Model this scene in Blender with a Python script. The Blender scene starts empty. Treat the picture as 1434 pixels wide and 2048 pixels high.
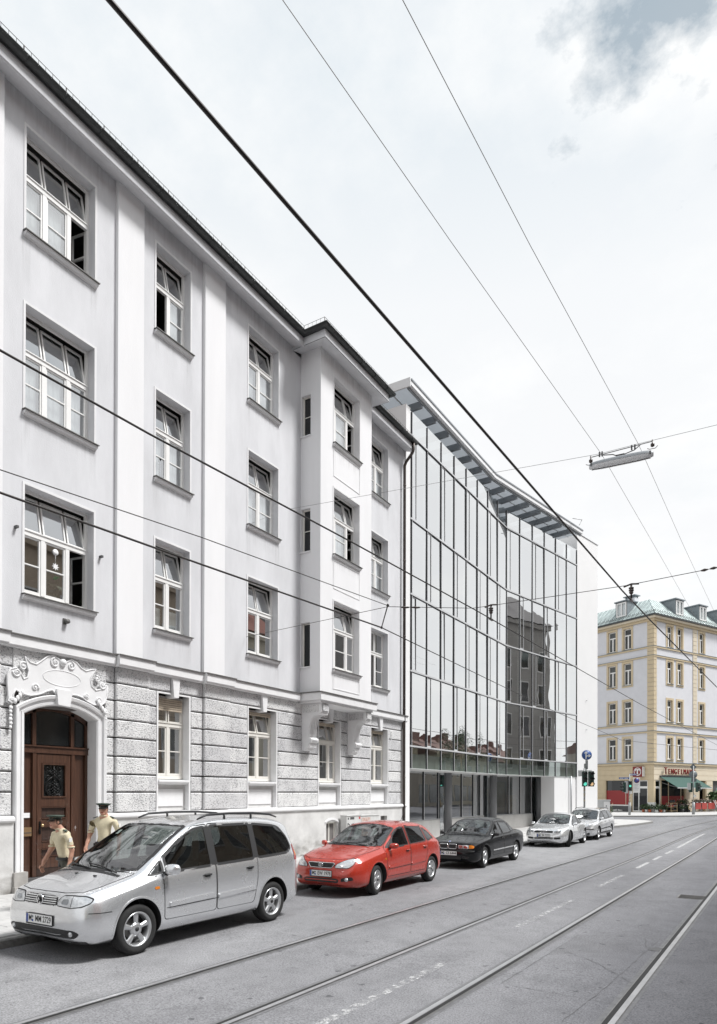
import bpy, bmesh, math, random
from mathutils import Vector, Matrix
from mathutils.bvhtree import BVHTree

SC = bpy.context.scene
COL = SC.collection
R = math.radians
rnd = random.Random(7)

# ------------------------------------------------------------------ camera
YAW, PITCH, ROLL = .5476, .0055, .0026
CAMZ = 2.05
cam = bpy.data.cameras.new('camera')
cam_o = bpy.data.objects.new('camera', cam)
COL.objects.link(cam_o)
cam.sensor_fit = 'HORIZONTAL'
cam.sensor_width = 36.0
cam.lens = 1350 / 1434 * 36
cam.shift_y = (1575.5 - 1024) / 1434
cam.clip_start = .05
cam.clip_end = 3000
_r = Vector((math.cos(YAW), math.sin(YAW), 0))
_f = Vector((-math.sin(YAW), math.cos(YAW), 0))
_u = Vector((0, 0, 1))
_f2 = _f * math.cos(PITCH) + _u * math.sin(PITCH)
_u2 = _u * math.cos(PITCH) - _f * math.sin(PITCH)
_r3 = _r * math.cos(ROLL) + _u2 * math.sin(ROLL)
_u3 = _u2 * math.cos(ROLL) - _r * math.sin(ROLL)
cam_o.matrix_world = Matrix((
    (_r3.x, _u3.x, -_f2.x, 0), (_r3.y, _u3.y, -_f2.y, 0),
    (_r3.z, _u3.z, -_f2.z, CAMZ), (0, 0, 0, 1)))
SC.camera = cam_o

# ------------------------------------------------------------------ world, sun, exposure
SUN_EL, SUN_AZ = R(58), R(66)      # azimuth measured from +Y towards +X
world = bpy.data.worlds.new('World')
SC.world = world
world.use_nodes = True
_nt = world.node_tree
_nt.nodes.clear()
def _wn(t, **k):
    n = _nt.nodes.new(t)
    for a, b in k.items(): setattr(n, a, b)
    return n
_out = _wn('ShaderNodeOutputWorld')
_bg = _wn('ShaderNodeBackground')
_bg.inputs['Strength'].default_value = .085
_sky = _wn('ShaderNodeTexSky')
_sky.sky_type = 'NISHITA'
_sky.sun_disc = False
_sky.sun_elevation = SUN_EL
_sky.sun_rotation = SUN_AZ
_sky.air_density = 1.0
_sky.dust_density = 2.0
_tc = _wn('ShaderNodeTexCoord')
_sep = _wn('ShaderNodeSeparateXYZ')
_nt.links.new(_tc.outputs['Generated'], _sep.inputs[0])
# project the view direction on a cloud layer: (x, y) / (z + .12)
_zp = _wn('ShaderNodeMath', operation='ADD'); _zp.inputs[1].default_value = .16
_nt.links.new(_sep.outputs['Z'], _zp.inputs[0])
_zm = _wn('ShaderNodeMath', operation='MAXIMUM'); _zm.inputs[1].default_value = .05
_nt.links.new(_zp.outputs[0], _zm.inputs[0])
_dv = _wn('ShaderNodeVectorMath', operation='DIVIDE')
_cz = _wn('ShaderNodeCombineXYZ')
for i in range(3): _nt.links.new(_zm.outputs[0], _cz.inputs[i])
_nt.links.new(_tc.outputs['Generated'], _dv.inputs[0])
_nt.links.new(_cz.outputs[0], _dv.inputs[1])
def _noise(scale, detail, rough, off):
    mp = _wn('ShaderNodeMapping'); mp.inputs['Location'].default_value = off
    _nt.links.new(_dv.outputs[0], mp.inputs[0])
    n = _wn('ShaderNodeTexNoise')
    n.inputs['Scale'].default_value = scale
    n.inputs['Detail'].default_value = detail
    n.inputs['Roughness'].default_value = rough
    _nt.links.new(mp.outputs[0], n.inputs['Vector'])
    return n
def _ramp(src, *stops):
    r = _wn('ShaderNodeValToRGB')
    el = r.color_ramp.elements
    while len(el) < len(stops): el.new(.5)
    for e, (p, c) in zip(el, stops):
        e.position = p; e.color = c if len(c) == 4 else (*c, 1)
    _nt.links.new(src, r.inputs[0])
    return r
GAP = tuple((_f2 + _r3 * ((1385 - 717) / 1350) + _u3 * ((1575.5 + 10) / 1350)).normalized())
# clear share of the sky fades to bright haze towards the horizon; loose clouds drift over it
_gr = _ramp(_sep.outputs['Z'], (.42, (9.4, 9.42, 9.45)), (.58, (9.15, 9.3, 9.4)), (.73, (7.7, 8.3, 8.7)), (.97, (4.8, 5.8, 6.8)))
_skm = _wn('ShaderNodeMix', data_type='RGBA')
_skm.inputs['Factor'].default_value = .92
_nt.links.new(_sky.outputs[0], _skm.inputs['A'])
_nt.links.new(_gr.outputs[0], _skm.inputs['B'])
_n1 = _noise(1.7, 10, .60, (1.35, 2.1, 0))
_mask = _ramp(_n1.outputs['Fac'], (.42, (0, 0, 0)), (.60, (1, 1, 1)))
_n2 = _noise(2.6, 9, .62, (4.1, .7, 0))
_cc = _ramp(_n2.outputs['Fac'], (.34, (8.5, 8.75, 8.95)), (.56, (9.45, 9.5, 9.5)))
_mx = _wn('ShaderNodeMix', data_type='RGBA')
_nt.links.new(_mask.outputs[0], _mx.inputs['Factor'])
_nt.links.new(_skm.outputs['Result'], _mx.inputs['A'])
_nt.links.new(_cc.outputs[0], _mx.inputs['B'])
# one ragged break in the cloud, high on the right
_gd = _wn('ShaderNodeVectorMath', operation='DISTANCE'); _gd.inputs[1].default_value = GAP
_nt.links.new(_tc.outputs['Generated'], _gd.inputs[0])
_n3 = _noise(5.5, 9, .62, (.3, 5.2, 0))
_ga = _wn('ShaderNodeMath', operation='MULTIPLY_ADD'); _ga.inputs[1].default_value = -.62; _nt.links.new(_n3.outputs['Fac'], _ga.inputs[0]); _nt.links.new(_gd.outputs['Value'], _ga.inputs[2])
_gm = _wn('ShaderNodeMapRange'); _gm.inputs['From Min'].default_value = -.20; _gm.inputs['From Max'].default_value = -.29; _gm.inputs['To Min'].default_value = 0; _gm.inputs['To Max'].default_value = .8
_nt.links.new(_ga.outputs[0], _gm.inputs['Value'])
_mg = _wn('ShaderNodeMix', data_type='RGBA'); _mg.inputs['B'].default_value = (2.9, 3.75, 4.5, 1)
_nt.links.new(_gm.outputs[0], _mg.inputs['Factor']); _nt.links.new(_mx.outputs['Result'], _mg.inputs['A'])
_nt.links.new(_mg.outputs['Result'], _bg.inputs['Color'])
_nt.links.new(_bg.outputs[0], _out.inputs[0])

sun = bpy.data.lights.new('sun', 'SUN')
sun.energy = 3.8
sun.angle = R(14)
sun.color = (1, .99, .98)
sun_o = bpy.data.objects.new('sun', sun)
COL.objects.link(sun_o)
_sd = Vector((math.sin(SUN_AZ) * math.cos(SUN_EL), math.cos(SUN_AZ) * math.cos(SUN_EL), math.sin(SUN_EL)))
sun_o.rotation_euler = _sd.to_track_quat('Z', 'Y').to_euler()
sun_o.location = (0, 0, 60)

SC.view_settings.view_transform = 'Standard'
SC.view_settings.look = 'None'
SC.view_settings.exposure = .36
SC.view_settings.gamma = 1.0
SC.view_settings.use_curve_mapping = False

# ------------------------------------------------------------------ materials
MATS = {}
def _mat(name):
    m = bpy.data.materials.new(name); m.use_nodes = True
    MATS[name] = m
    nt = m.node_tree
    return m, nt, nt.nodes['Principled BSDF']
def _sock(b, n, v):
    if n in b.inputs: b.inputs[n].default_value = v
def mat(name, col, rough=.6, metal=0, noise=0, nscale=8, bump=0, bscale=60, coat=0, spec=.5, col2=None,
        streak=False, emit=None, estr=1, detail=5, bdetail=4, lo=.35, hi=.65, dirt=0):
    """procedural surface: base colour broken up by object-space noise, optional fine relief"""
    m, nt, b = _mat(name)
    _sock(b, 'Base Color', (*col, 1)); _sock(b, 'Roughness', rough); _sock(b, 'Metallic', metal)
    _sock(b, 'Coat Weight', coat); _sock(b, 'Coat Roughness', .04); _sock(b, 'Specular IOR Level', spec)
    if emit: _sock(b, 'Emission Color', (*emit, 1)); _sock(b, 'Emission Strength', estr)
    L = nt.links.new
    geo = nt.nodes.new('ShaderNodeNewGeometry')
    if noise or col2:
        n = nt.nodes.new('ShaderNodeTexNoise')
        n.inputs['Scale'].default_value = nscale; n.inputs['Detail'].default_value = detail
        n.inputs['Roughness'].default_value = .62
        src = geo.outputs['Position']
        if streak:
            mp = nt.nodes.new('ShaderNodeMapping'); mp.inputs['Scale'].default_value = streak if streak is not True else (1, 1, .12)
            L(src, mp.inputs[0]); src = mp.outputs[0]
        L(src, n.inputs['Vector'])
        rp = nt.nodes.new('ShaderNodeValToRGB')
        c2 = col2 or tuple(max(0, c * (1 - noise)) for c in col)
        rp.color_ramp.elements[0].position = lo; rp.color_ramp.elements[0].color = (*c2, 1)
        rp.color_ramp.elements[1].position = hi; rp.color_ramp.elements[1].color = (*col, 1)
        L(n.outputs['Fac'], rp.inputs[0]); L(rp.outputs[0], b.inputs['Base Color'])
    if bump:
        n2 = nt.nodes.new('ShaderNodeTexNoise')
        n2.inputs['Scale'].default_value = bscale; n2.inputs['Detail'].default_value = bdetail
        L(geo.outputs['Position'], n2.inputs['Vector'])
        bp = nt.nodes.new('ShaderNodeBump'); bp.inputs['Strength'].default_value = min(1, bump)
        bp.inputs['Distance'].default_value = .01 * max(1, bump)
        L(n2.outputs['Fac'], bp.inputs['Height']); L(bp.outputs[0], b.inputs['Normal'])
    return m
def glass_schlick(name, tint, f0, rough=0.0, wav=0, refl=(.97, .985, 1)):
    """clear pane: mirror-like share grows towards grazing view, the rest passes through tinted"""
    m, nt, b = _mat(name); nt.nodes.remove(b)
    out = nt.nodes['Material Output']; L = nt.links.new
    tr = nt.nodes.new('ShaderNodeBsdfTransparent'); tr.inputs[0].default_value = (*tint, 1)
    gl = nt.nodes.new('ShaderNodeBsdfGlossy'); gl.inputs['Roughness'].default_value = rough; gl.inputs['Color'].default_value = (*refl, 1)
    geo = nt.nodes.new('ShaderNodeNewGeometry')
    dt = nt.nodes.new('ShaderNodeVectorMath'); dt.operation = 'DOT_PRODUCT'; L(geo.outputs['Incoming'], dt.inputs[0]); L(geo.outputs['Normal'], dt.inputs[1])
    def mth(op, a, bb):
        n = nt.nodes.new('ShaderNodeMath'); n.operation = op
        for i, v in enumerate((a, bb)):
            if v is None: continue
            if isinstance(v, (int, float)): n.inputs[i].default_value = v
            else: L(v, n.inputs[i])
        return n.outputs[0]
    c = mth('ABSOLUTE', dt.outputs['Value'], None)
    p5 = mth('POWER', mth('SUBTRACT', 1.0, c), 5.0)
    fac = mth('ADD', mth('MULTIPLY', p5, 1 - f0), f0)
    if wav:
        n = nt.nodes.new('ShaderNodeTexNoise'); n.inputs['Scale'].default_value = .9; n.inputs['Detail'].default_value = 1
        L(geo.outputs['Position'], n.inputs['Vector'])
        bp = nt.nodes.new('ShaderNodeBump'); bp.inputs['Strength'].default_value = wav; bp.inputs['Distance'].default_value = .01
        L(n.outputs['Fac'], bp.inputs['Height']); L(bp.outputs[0], gl.inputs['Normal'])
    mx = nt.nodes.new('ShaderNodeMixShader'); L(fac, mx.inputs[0]); L(tr.outputs[0], mx.inputs[1]); L(gl.outputs[0], mx.inputs[2]); L(mx.outputs[0], out.inputs[0])
    return m
def M(*names): return [MATS[n] for n in names]

# ------------------------------------------------------------------ mesh builder
class MB:
    def __init__(s): s.v, s.f, s.m, s.sm = [], [], [], []
    def add(s, vs, fs, m=0, smooth=False):
        o = len(s.v); s.v += [tuple(p) for p in vs]
        for f in fs:
            s.f.append(tuple(i + o for i in f)); s.m.append(m); s.sm.append(smooth)
    def quad(s, a, b, c, d, m=0): s.add([a, b, c, d], [(0, 1, 2, 3)], m)
    def poly(s, pts, m=0): s.add(pts, [tuple(range(len(pts)))], m)
    def box(s, x0, x1, y0, y1, z0, z1, m=0, skip=''):
        if x0 > x1: x0, x1 = x1, x0
        if y0 > y1: y0, y1 = y1, y0
        if z0 > z1: z0, z1 = z1, z0
        v = [(x0, y0, z0), (x1, y0, z0), (x1, y1, z0), (x0, y1, z0), (x0, y0, z1), (x1, y0, z1), (x1, y1, z1), (x0, y1, z1)]
        f = {'b': (0, 3, 2, 1), 't': (4, 5, 6, 7), 'f': (0, 1, 5, 4), 'k': (2, 3, 7, 6), 'l': (3, 0, 4, 7), 'r': (1, 2, 6, 5)}
        s.add(v, [q for k, q in f.items() if k not in skip], m)
    def prism(s, pts, a, b, axis='x', m=0, caps=True, smooth=False):
        """2-D outline swept along an axis; pts are the two other coordinates in cyclic order"""
        n = len(pts)
        def p3(q, t):
            if axis == 'x': return (t, q[0], q[1])
            if axis == 'y': return (q[0], t, q[1])
            return (q[0], q[1], t)
        v = [p3(q, a) for q in pts] + [p3(q, b) for q in pts]
        s.add(v, [(i, (i + 1) % n, n + (i + 1) % n, n + i) for i in range(n)], m, smooth)
        if caps:
            s.add(v[:n], [tuple(range(n - 1, -1, -1))], m); s.add(v[n:], [tuple(range(n))], m)
    def tube(s, path, r, n=6, m=0, caps=True, smooth=True, closed=False):
        path = [Vector(p) for p in path]; k = len(path)
        rs = r if isinstance(r, (list, tuple)) else [r] * k
        vs = []; up = None
        for i, p in enumerate(path):
            if closed: d = path[(i + 1) % k] - path[i - 1]
            else: d = path[min(i + 1, k - 1)] - path[max(i - 1, 0)]
            d.normalize()
            if up is None:
                a = Vector((0, 0, 1)) if abs(d.z) < .9 else Vector((1, 0, 0))
                u = (a - d * a.dot(d)).normalized()
            else:
                u = up - d * up.dot(d)
                u = u.normalized() if u.length > 1e-6 else Vector((1, 0, 0))
            up = u; w = d.cross(u)
            for j in range(n):
                t = 2 * math.pi * j / n
                vs.append(p + (u * math.cos(t) + w * math.sin(t)) * rs[i])
        fs = []
        for i in range(k if closed else k - 1):
            i2 = (i + 1) % k
            for j in range(n):
                fs.append((i * n + j, i * n + (j + 1) % n, i2 * n + (j + 1) % n, i2 * n + j))
        s.add(vs, fs, m, smooth)
        if caps and not closed:
            s.add(vs[:n], [tuple(range(n - 1, -1, -1))], m); s.add(vs[-n:], [tuple(range(n))], m)
    def cyl(s, p0, p1, r, n=12, m=0, smooth=True): s.tube([p0, p1], r, n, m, True, smooth)
    def lathe(s, prof, c=(0, 0, 0), axis='z', n=20, m=0, smooth=True):
        vs, fs = [], []
        for (r, h) in prof:
            for j in range(n):
                t = 2 * math.pi * j / n; a, b = r * math.cos(t), r * math.sin(t)
                if axis == 'z': q = (c[0] + a, c[1] + b, c[2] + h)
                elif axis == 'y': q = (c[0] + a, c[1] + h, c[2] + b)
                else: q = (c[0] + h, c[1] + a, c[2] + b)
                vs.append(q)
        for i in range(len(prof) - 1):
            for j in range(n):
                fs.append((i * n + j, i * n + (j + 1) % n, (i + 1) * n + (j + 1) % n, (i + 1) * n + j))
        s.add(vs, fs, m, smooth)
    def ball(s, c, r, n=10, m=0, sc=(1, 1, 1)):
        prof = []
        k = max(4, n // 2)
        vs, fs = [], []
        for i in range(k + 1):
            a = math.pi * i / k - math.pi / 2
            for j in range(n):
                t = 2 * math.pi * j / n
                vs.append((c[0] + r * sc[0] * math.cos(a) * math.cos(t), c[1] + r * sc[1] * math.cos(a) * math.sin(t), c[2] + r * sc[2] * math.sin(a)))
        for i in range(k):
            for j in range(n):
                fs.append((i * n + j, i * n + (j + 1) % n, (i + 1) * n + (j + 1) % n, (i + 1) * n + j))
        s.add(vs, fs, m, True)
    def mesh(s, name, mats, off=(0, 0, 0), fix=True):
        me = bpy.data.meshes.new(name)
        me.from_pydata([(a - off[0], b - off[1], c - off[2]) for a, b, c in s.v], [], s.f)
        for mm in mats: me.materials.append(mm)
        me.polygons.foreach_set('material_index', s.m)
        me.polygons.foreach_set('use_smooth', s.sm)
        me.update()
        if fix:
            bm = bmesh.new(); bm.from_mesh(me)
            bmesh.ops.remove_doubles(bm, verts=bm.verts, dist=1e-5)
            bmesh.ops.recalc_face_normals(bm, faces=bm.faces)
            bm.to_mesh(me); bm.free()
        return me

def wroot(o):
    p = Vector((0, 0, 0))
    while o is not None: p = p + o.location; o = o.parent
    return p
def tag(o, label=None, cat=None, group=None, kind=None):
    if label: o['label'] = label
    if cat: o['category'] = cat
    if group: o['group'] = group
    if kind: o['kind'] = kind
    return o
def thing(name, label, cat, loc=(0, 0, 0), rz=0, group=None, kind=None):
    o = bpy.data.objects.new(name, None); COL.objects.link(o)
    o.location = loc; o.rotation_euler = (0, 0, rz); o.empty_display_size = .2
    return tag(o, label, cat, group, kind)
def part(parent, name, mb, mats, loc=(0, 0, 0), world=False, label=None, rot=None, kind=None, fix=True):
    """one mesh object under a thing; world=True: the builder's coordinates are world ones"""
    me = mb
    if isinstance(mb, MB):
        off = (0, 0, 0)
        if world:
            w = wroot(parent) + Vector(loc); off = tuple(w)
        me = mb.mesh(name, [MATS[x] if isinstance(x, str) else x for x in (mats if isinstance(mats, (list, tuple)) else [mats])], off, fix)
    o = bpy.data.objects.new(name, me); COL.objects.link(o)
    o.parent = parent; o.location = loc
    if rot: o.rotation_euler = rot
    if label: o['label'] = label
    if kind: o['kind'] = kind
    return o
def solo(name, mb, mats, label=None, cat=None, group=None, kind=None, loc=(0, 0, 0), fix=True):
    me = mb.mesh(name, [MATS[x] for x in (mats if isinstance(mats, (list, tuple)) else [mats])], loc, fix)
    o = bpy.data.objects.new(name, me); COL.objects.link(o); o.location = loc
    return tag(o, label, cat, group, kind)
def copy_tree(o, parent=None):
    c = o.copy(); COL.objects.link(c); c.parent = parent
    for ch in list(o.children): copy_tree(ch, c)
    return c
def text_mesh(txt, size, depth=.0, bevel=0, shear=0, spacing=1.0, bold=0):
    cu = bpy.data.curves.new('lettering', 'FONT'); cu.body = txt; cu.size = size
    cu.extrude = depth; cu.align_x = 'CENTER'; cu.align_y = 'CENTER'; cu.space_character = spacing
    cu.offset = bold; cu.resolution_u = 3
    ob = bpy.data.objects.new('lettering', cu); COL.objects.link(ob)
    dg = bpy.context.evaluated_depsgraph_get()
    me = bpy.data.meshes.new_from_object(ob.evaluated_get(dg))
    bpy.data.objects.remove(ob); bpy.data.curves.remove(cu)
    return me
def text_part(parent, name, txt, size, mat_, loc, rot, depth=.001, sx=1, spacing=1.0, bold=0):
    me = text_mesh(txt, size, depth, spacing=spacing, bold=bold)
    me.materials.clear(); me.materials.append(MATS[mat_])
    if sx != 1:
        for v in me.vertices: v.co.x *= sx
    o = bpy.data.objects.new(name, me); COL.objects.link(o); o.parent = parent
    o.location = loc; o.rotation_euler = rot
    return o

def g(y):
    """height of the carriageway: falls gently away from the camera, level at the crossing"""
    return -.006 * min(max(y, 0), 28)
PAVE = .12
# ------------------------------------------------------------------ material library
def asphalt(name, c1, c2, cspeck):
    m, nt, b = _mat(name); L = nt.links.new
    geo = nt.nodes.new('ShaderNodeNewGeometry')
    def noise(s, d=4, r=.6, sc=None):
        n = nt.nodes.new('ShaderNodeTexNoise'); n.inputs['Scale'].default_value = s; n.inputs['Detail'].default_value = d; n.inputs['Roughness'].default_value = r
        src = geo.outputs['Position']
        if sc:
            mp = nt.nodes.new('ShaderNodeMapping'); mp.inputs['Scale'].default_value = sc; L(src, mp.inputs[0]); src = mp.outputs[0]
        L(src, n.inputs['Vector']); return n
    def ramp(src, *st):
        r = nt.nodes.new('ShaderNodeValToRGB'); el = r.color_ramp.elements
        while len(el) < len(st): el.new(.5)
        for e, (p, c) in zip(el, st): e.position = p; e.color = (*c, 1)
        L(src, r.inputs[0]); return r
    def mul(a, bb, f=1):
        x = nt.nodes.new('ShaderNodeMix'); x.data_type = 'RGBA'; x.blend_type = 'MULTIPLY'; x.inputs['Factor'].default_value = f
        L(a, x.inputs['A']); L(bb, x.inputs['B']); return x.outputs['Result']
    big = ramp(noise(.35, 6, .6, (1, .22, 1)).outputs['Fac'], (.36, c2), (.62, c1))
    fine = ramp(noise(55, 3, .8).outputs['Fac'], (.33, (.48, .48, .49)), (.5, (1, 1, 1)), (.68, (1.4, 1.4, 1.4)))
    mid = ramp(noise(2.2, 6, .7).outputs['Fac'], (.3, (.8, .8, .8)), (.55, (1, 1, 1)))
    spots = ramp(noise(5.5, 2, .5).outputs['Fac'], (.70, (1, 1, 1)), (.735, cspeck))
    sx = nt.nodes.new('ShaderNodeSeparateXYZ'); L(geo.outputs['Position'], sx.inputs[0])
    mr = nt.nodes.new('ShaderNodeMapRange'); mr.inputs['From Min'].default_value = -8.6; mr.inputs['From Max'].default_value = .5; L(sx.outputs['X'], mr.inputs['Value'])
    lane = ramp(mr.outputs[0], (.0, (.95, .95, .95)), (.12, (1.12, 1.12, 1.11)), (.30, (1.10, 1.10, 1.09)), (.38, (.95, .95, .95)), (.60, (1, 1, 1)), (.80, (.80, .80, .82)), (1, (.58, .58, .60)))  # pale lane wear at left; darkening rightwards is light falloff (vignette) put into colour
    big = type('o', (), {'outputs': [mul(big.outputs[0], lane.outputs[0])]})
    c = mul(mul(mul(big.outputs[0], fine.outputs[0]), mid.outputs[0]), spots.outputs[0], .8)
    L(c, b.inputs['Base Color'])
    _sock(b, 'Roughness', .82); _sock(b, 'Specular IOR Level', .35)
    bp = nt.nodes.new('ShaderNodeBump'); bp.inputs['Strength'].default_value = .55; bp.inputs['Distance'].default_value = .006
    L(noise(75, 3, .7).outputs['Fac'], bp.inputs['Height']); L(bp.outputs[0], b.inputs['Normal'])
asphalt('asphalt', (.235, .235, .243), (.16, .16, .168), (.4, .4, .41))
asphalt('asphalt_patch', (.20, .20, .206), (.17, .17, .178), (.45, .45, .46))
def worn_paint(name, col, lo, hi, scale=16):
    m, nt, b = _mat(name); L = nt.links.new
    geo = nt.nodes.new('ShaderNodeNewGeometry')
    n = nt.nodes.new('ShaderNodeTexNoise'); n.inputs['Scale'].default_value = scale; n.inputs['Detail'].default_value = 6; n.inputs['Roughness'].default_value = .75
    L(geo.outputs['Position'], n.inputs['Vector'])
    r = nt.nodes.new('ShaderNodeValToRGB'); r.color_ramp.elements[0].position = lo; r.color_ramp.elements[1].position = hi
    L(n.outputs['Fac'], r.inputs[0]); L(r.outputs[0], b.inputs['Alpha'])
    _sock(b, 'Base Color', (*col, 1)); _sock(b, 'Roughness', .7)
worn_paint('road_paint_worn', (.50, .50, .50), .46, .62, 11)
worn_paint('road_paint', (.54, .54, .54), .34, .58, 30)
def masonry(name, c1, c2, pit, bump, scale=14, streak=.35):
    """tooled stone: dark pits on a pale face, with relief"""
    m, nt, b = _mat(name); L = nt.links.new
    geo = nt.nodes.new('ShaderNodeNewGeometry')
    mp = nt.nodes.new('ShaderNodeMapping'); mp.inputs['Scale'].default_value = (1, .62, 1.0); mp.inputs['Rotation'].default_value = (R(28), 0, 0)
    L(geo.outputs['Position'], mp.inputs[0])
    n = nt.nodes.new('ShaderNodeTexNoise'); n.inputs['Scale'].default_value = scale * 1.9; n.inputs['Detail'].default_value = 3; n.inputs['Roughness'].default_value = .55
    L(mp.outputs[0], n.inputs['Vector'])
    big = nt.nodes.new('ShaderNodeTexNoise'); big.inputs['Scale'].default_value = 2.6; big.inputs['Detail'].default_value = 5
    L(geo.outputs['Position'], big.inputs['Vector'])
    # pits get denser where the big noise is low
    ad = nt.nodes.new('ShaderNodeMath'); ad.operation = 'MULTIPLY_ADD'; ad.inputs[1].default_value = .22; ad.inputs[2].default_value = -.11
    L(big.outputs['Fac'], ad.inputs[0])
    sm = nt.nodes.new('ShaderNodeMath'); sm.operation = 'ADD'; L(n.outputs['Fac'], sm.inputs[0]); L(ad.outputs[0], sm.inputs[1])
    r = nt.nodes.new('ShaderNodeValToRGB'); r.color_ramp.elements[0].position = .37; r.color_ramp.elements[0].color = (*pit, 1)
    r.color_ramp.elements[1].position = .47; r.color_ramp.elements[1].color = (1, 1, 1, 1)
    L(sm.outputs[0], r.inputs[0])
    r2 = nt.nodes.new('ShaderNodeValToRGB'); r2.color_ramp.elements[0].position = .3; r2.color_ramp.elements[0].color = (*c2, 1)
    r2.color_ramp.elements[1].position = .65; r2.color_ramp.elements[1].color = (*c1, 1)
    L(big.outputs['Fac'], r2.inputs[0])
    x = nt.nodes.new('ShaderNodeMix'); x.data_type = 'RGBA'; x.blend_type = 'MULTIPLY'; x.inputs['Factor'].default_value = 1
    oi = nt.nodes.new('ShaderNodeObjectInfo'); rv = nt.nodes.new('ShaderNodeValToRGB'); rv.color_ramp.elements[0].color = (.84, .84, .85, 1); rv.color_ramp.elements[1].color = (1.04, 1.04, 1.03, 1); L(oi.outputs['Random'], rv.inputs[0])
    y = nt.nodes.new('ShaderNodeMix'); y.data_type = 'RGBA'; y.blend_type = 'MULTIPLY'; y.inputs['Factor'].default_value = 1; L(r2.outputs[0], y.inputs['A']); L(rv.outputs[0], y.inputs['B'])
    L(y.outputs['Result'], x.inputs['A']); L(r.outputs[0], x.inputs['B']); L(x.outputs['Result'], b.inputs['Base Color'])
    bp = nt.nodes.new('ShaderNodeBump'); bp.inputs['Strength'].default_value = bump; bp.inputs['Distance'].default_value = .03
    L(sm.outputs[0], bp.inputs['Height']); L(bp.outputs[0], b.inputs['Normal'])
    _sock(b, 'Roughness', .9); _sock(b, 'Specular IOR Level', .2)
masonry('tooled_stone', (.72, .72, .72), (.64, .64, .645), (.46, .46, .47), .75, 22)
mat('plaster', (.685, .69, .71), .85, noise=.13, nscale=1.5, streak=(1, 1, .3), detail=9, bump=.35, bscale=38, spec=.2, bdetail=6)
mat('plaster_pale', (.80, .80, .81), .85, noise=.05, nscale=1.5, streak=(1, 1, .2), bump=.3, bscale=40, spec=.2)
mat('plaster_trim', (.77, .77, .775), .8, noise=.08, nscale=2.5, bump=.2, bscale=60, spec=.2)
mat('plaster_side', (.74, .74, .745), .85, noise=.07, nscale=1.1, bump=.35, bscale=38, spec=.2)
mat('plinth_render', (.68, .675, .665), .9, noise=.22, nscale=1.6, bump=.4, bscale=30, spec=.2, detail=8)
mat('groove', (.16, .15, .145), .95)
mat('zinc_dark', (.075, .08, .08), .5, metal=.5, noise=.3, nscale=6, bump=.1)
mat('zinc_cap', (.17, .165, .16), .6, metal=.4, noise=.3, nscale=5)
mat('copper_brown', (.085, .07, .063), .5, metal=.5, noise=.35, nscale=5)
mat('roof_tile', (.13, .10, .09), .8, noise=.3, nscale=6)
mat('window_white', (.82, .815, .80), .45, noise=.04, nscale=3)
mat('window_cream', (.74, .72, .67), .5, noise=.06, nscale=3)
mat('window_rubber', (.02, .02, .02), .6)
mat('interior', (.20, .195, .185), .9, noise=.4, nscale=1.2)
mat('interior_pale', (.42, .41, .40), .9, noise=.1, nscale=1.2)
mat('curtain', (.86, .86, .86), .9, noise=.18, nscale=9, streak=(1, 1, .02))
mat('blind_slat', (.55, .47, .37), .6, noise=.15, nscale=9)
glass_schlick('window_glass', (.82, .86, .86), .52, wav=.10)
glass_schlick('window_glass_top', (.80, .84, .84), .18)
glass_schlick('shop_glass', (.74, .78, .78), .42, wav=.2)
glass_schlick('facade_glass', (.80, .84, .83), .76, wav=.26, refl=(.99, 1, 1))
glass_schlick('spandrel_glass', (.62, .69, .66), .34, wav=.2, refl=(.8, .87, .85))
mat('oak', (.086, .039, .023), .42, noise=.45, nscale=5, streak=(6, 6, .35), bump=.12, bscale=40, coat=.25)
mat('oak_dark', (.046, .025, .018), .5, noise=.45, nscale=5, streak=(6, 6, .35), coat=.1)
mat('iron', (.02, .02, .02), .35, metal=.6)
mat('brass', (.65, .47, .26), .3, metal=.9)
mat('door_glass', (.015, .017, .018), .08, spec=.7)
mat('sandstone_step', (.40, .385, .365), .9, noise=.25, nscale=4, bump=.4)
mat('paving', (.50, .495, .485), .88, noise=.22, nscale=2.2, bump=.35, bscale=70, detail=8)
mat('paving_b', (.465, .46, .45), .88, noise=.22, nscale=2.2, bump=.35, bscale=70, detail=8)
mat('paving_joint', (.30, .29, .28), .95, noise=.3, nscale=9)
mat('kerb_granite', (.30, .295, .285), .85, noise=.35, nscale=14, bump=.5, bscale=40)
mat('rail_steel', (.52, .52, .53), .36, metal=.6, noise=.2, nscale=3)
mat('rail_side', (.24, .235, .23), .55, metal=.6, noise=.3, nscale=8)
mat('rail_groove', (.018, .018, .018), .8)
mat('bitumen', (.165, .165, .17), .7, noise=.3, nscale=10)
mat('crack', (.11, .11, .112), .9)
mat('white_wall', (.80, .80, .80), .8, noise=.03, nscale=.8, spec=.25)
mat('mullion_face', (.62, .63, .64), .4, metal=.3)
mat('mullion_dark', (.045, .045, .05), .45)
mat('column_grey', (.22, .225, .235), .5, noise=.1, nscale=2)
mat('canopy_mesh', (.74, .77, .80), .6, metal=.2, noise=.25, nscale=9, streak=(.3, 6, 1))
def translucent_panel(name, col):
    m, nt, b = _mat(name); nt.nodes.remove(b); L = nt.links.new
    d = nt.nodes.new('ShaderNodeBsdfDiffuse'); t = nt.nodes.new('ShaderNodeBsdfTranslucent'); x = nt.nodes.new('ShaderNodeMixShader')
    for q in (d, t): q.inputs[0].default_value = (*col, 1)
    x.inputs[0].default_value = .62; L(d.outputs[0], x.inputs[1]); L(t.outputs[0], x.inputs[2]); L(x.outputs[0], nt.nodes['Material Output'].inputs[0])
translucent_panel('canopy_panel', (.56, .58, .60))
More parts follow.
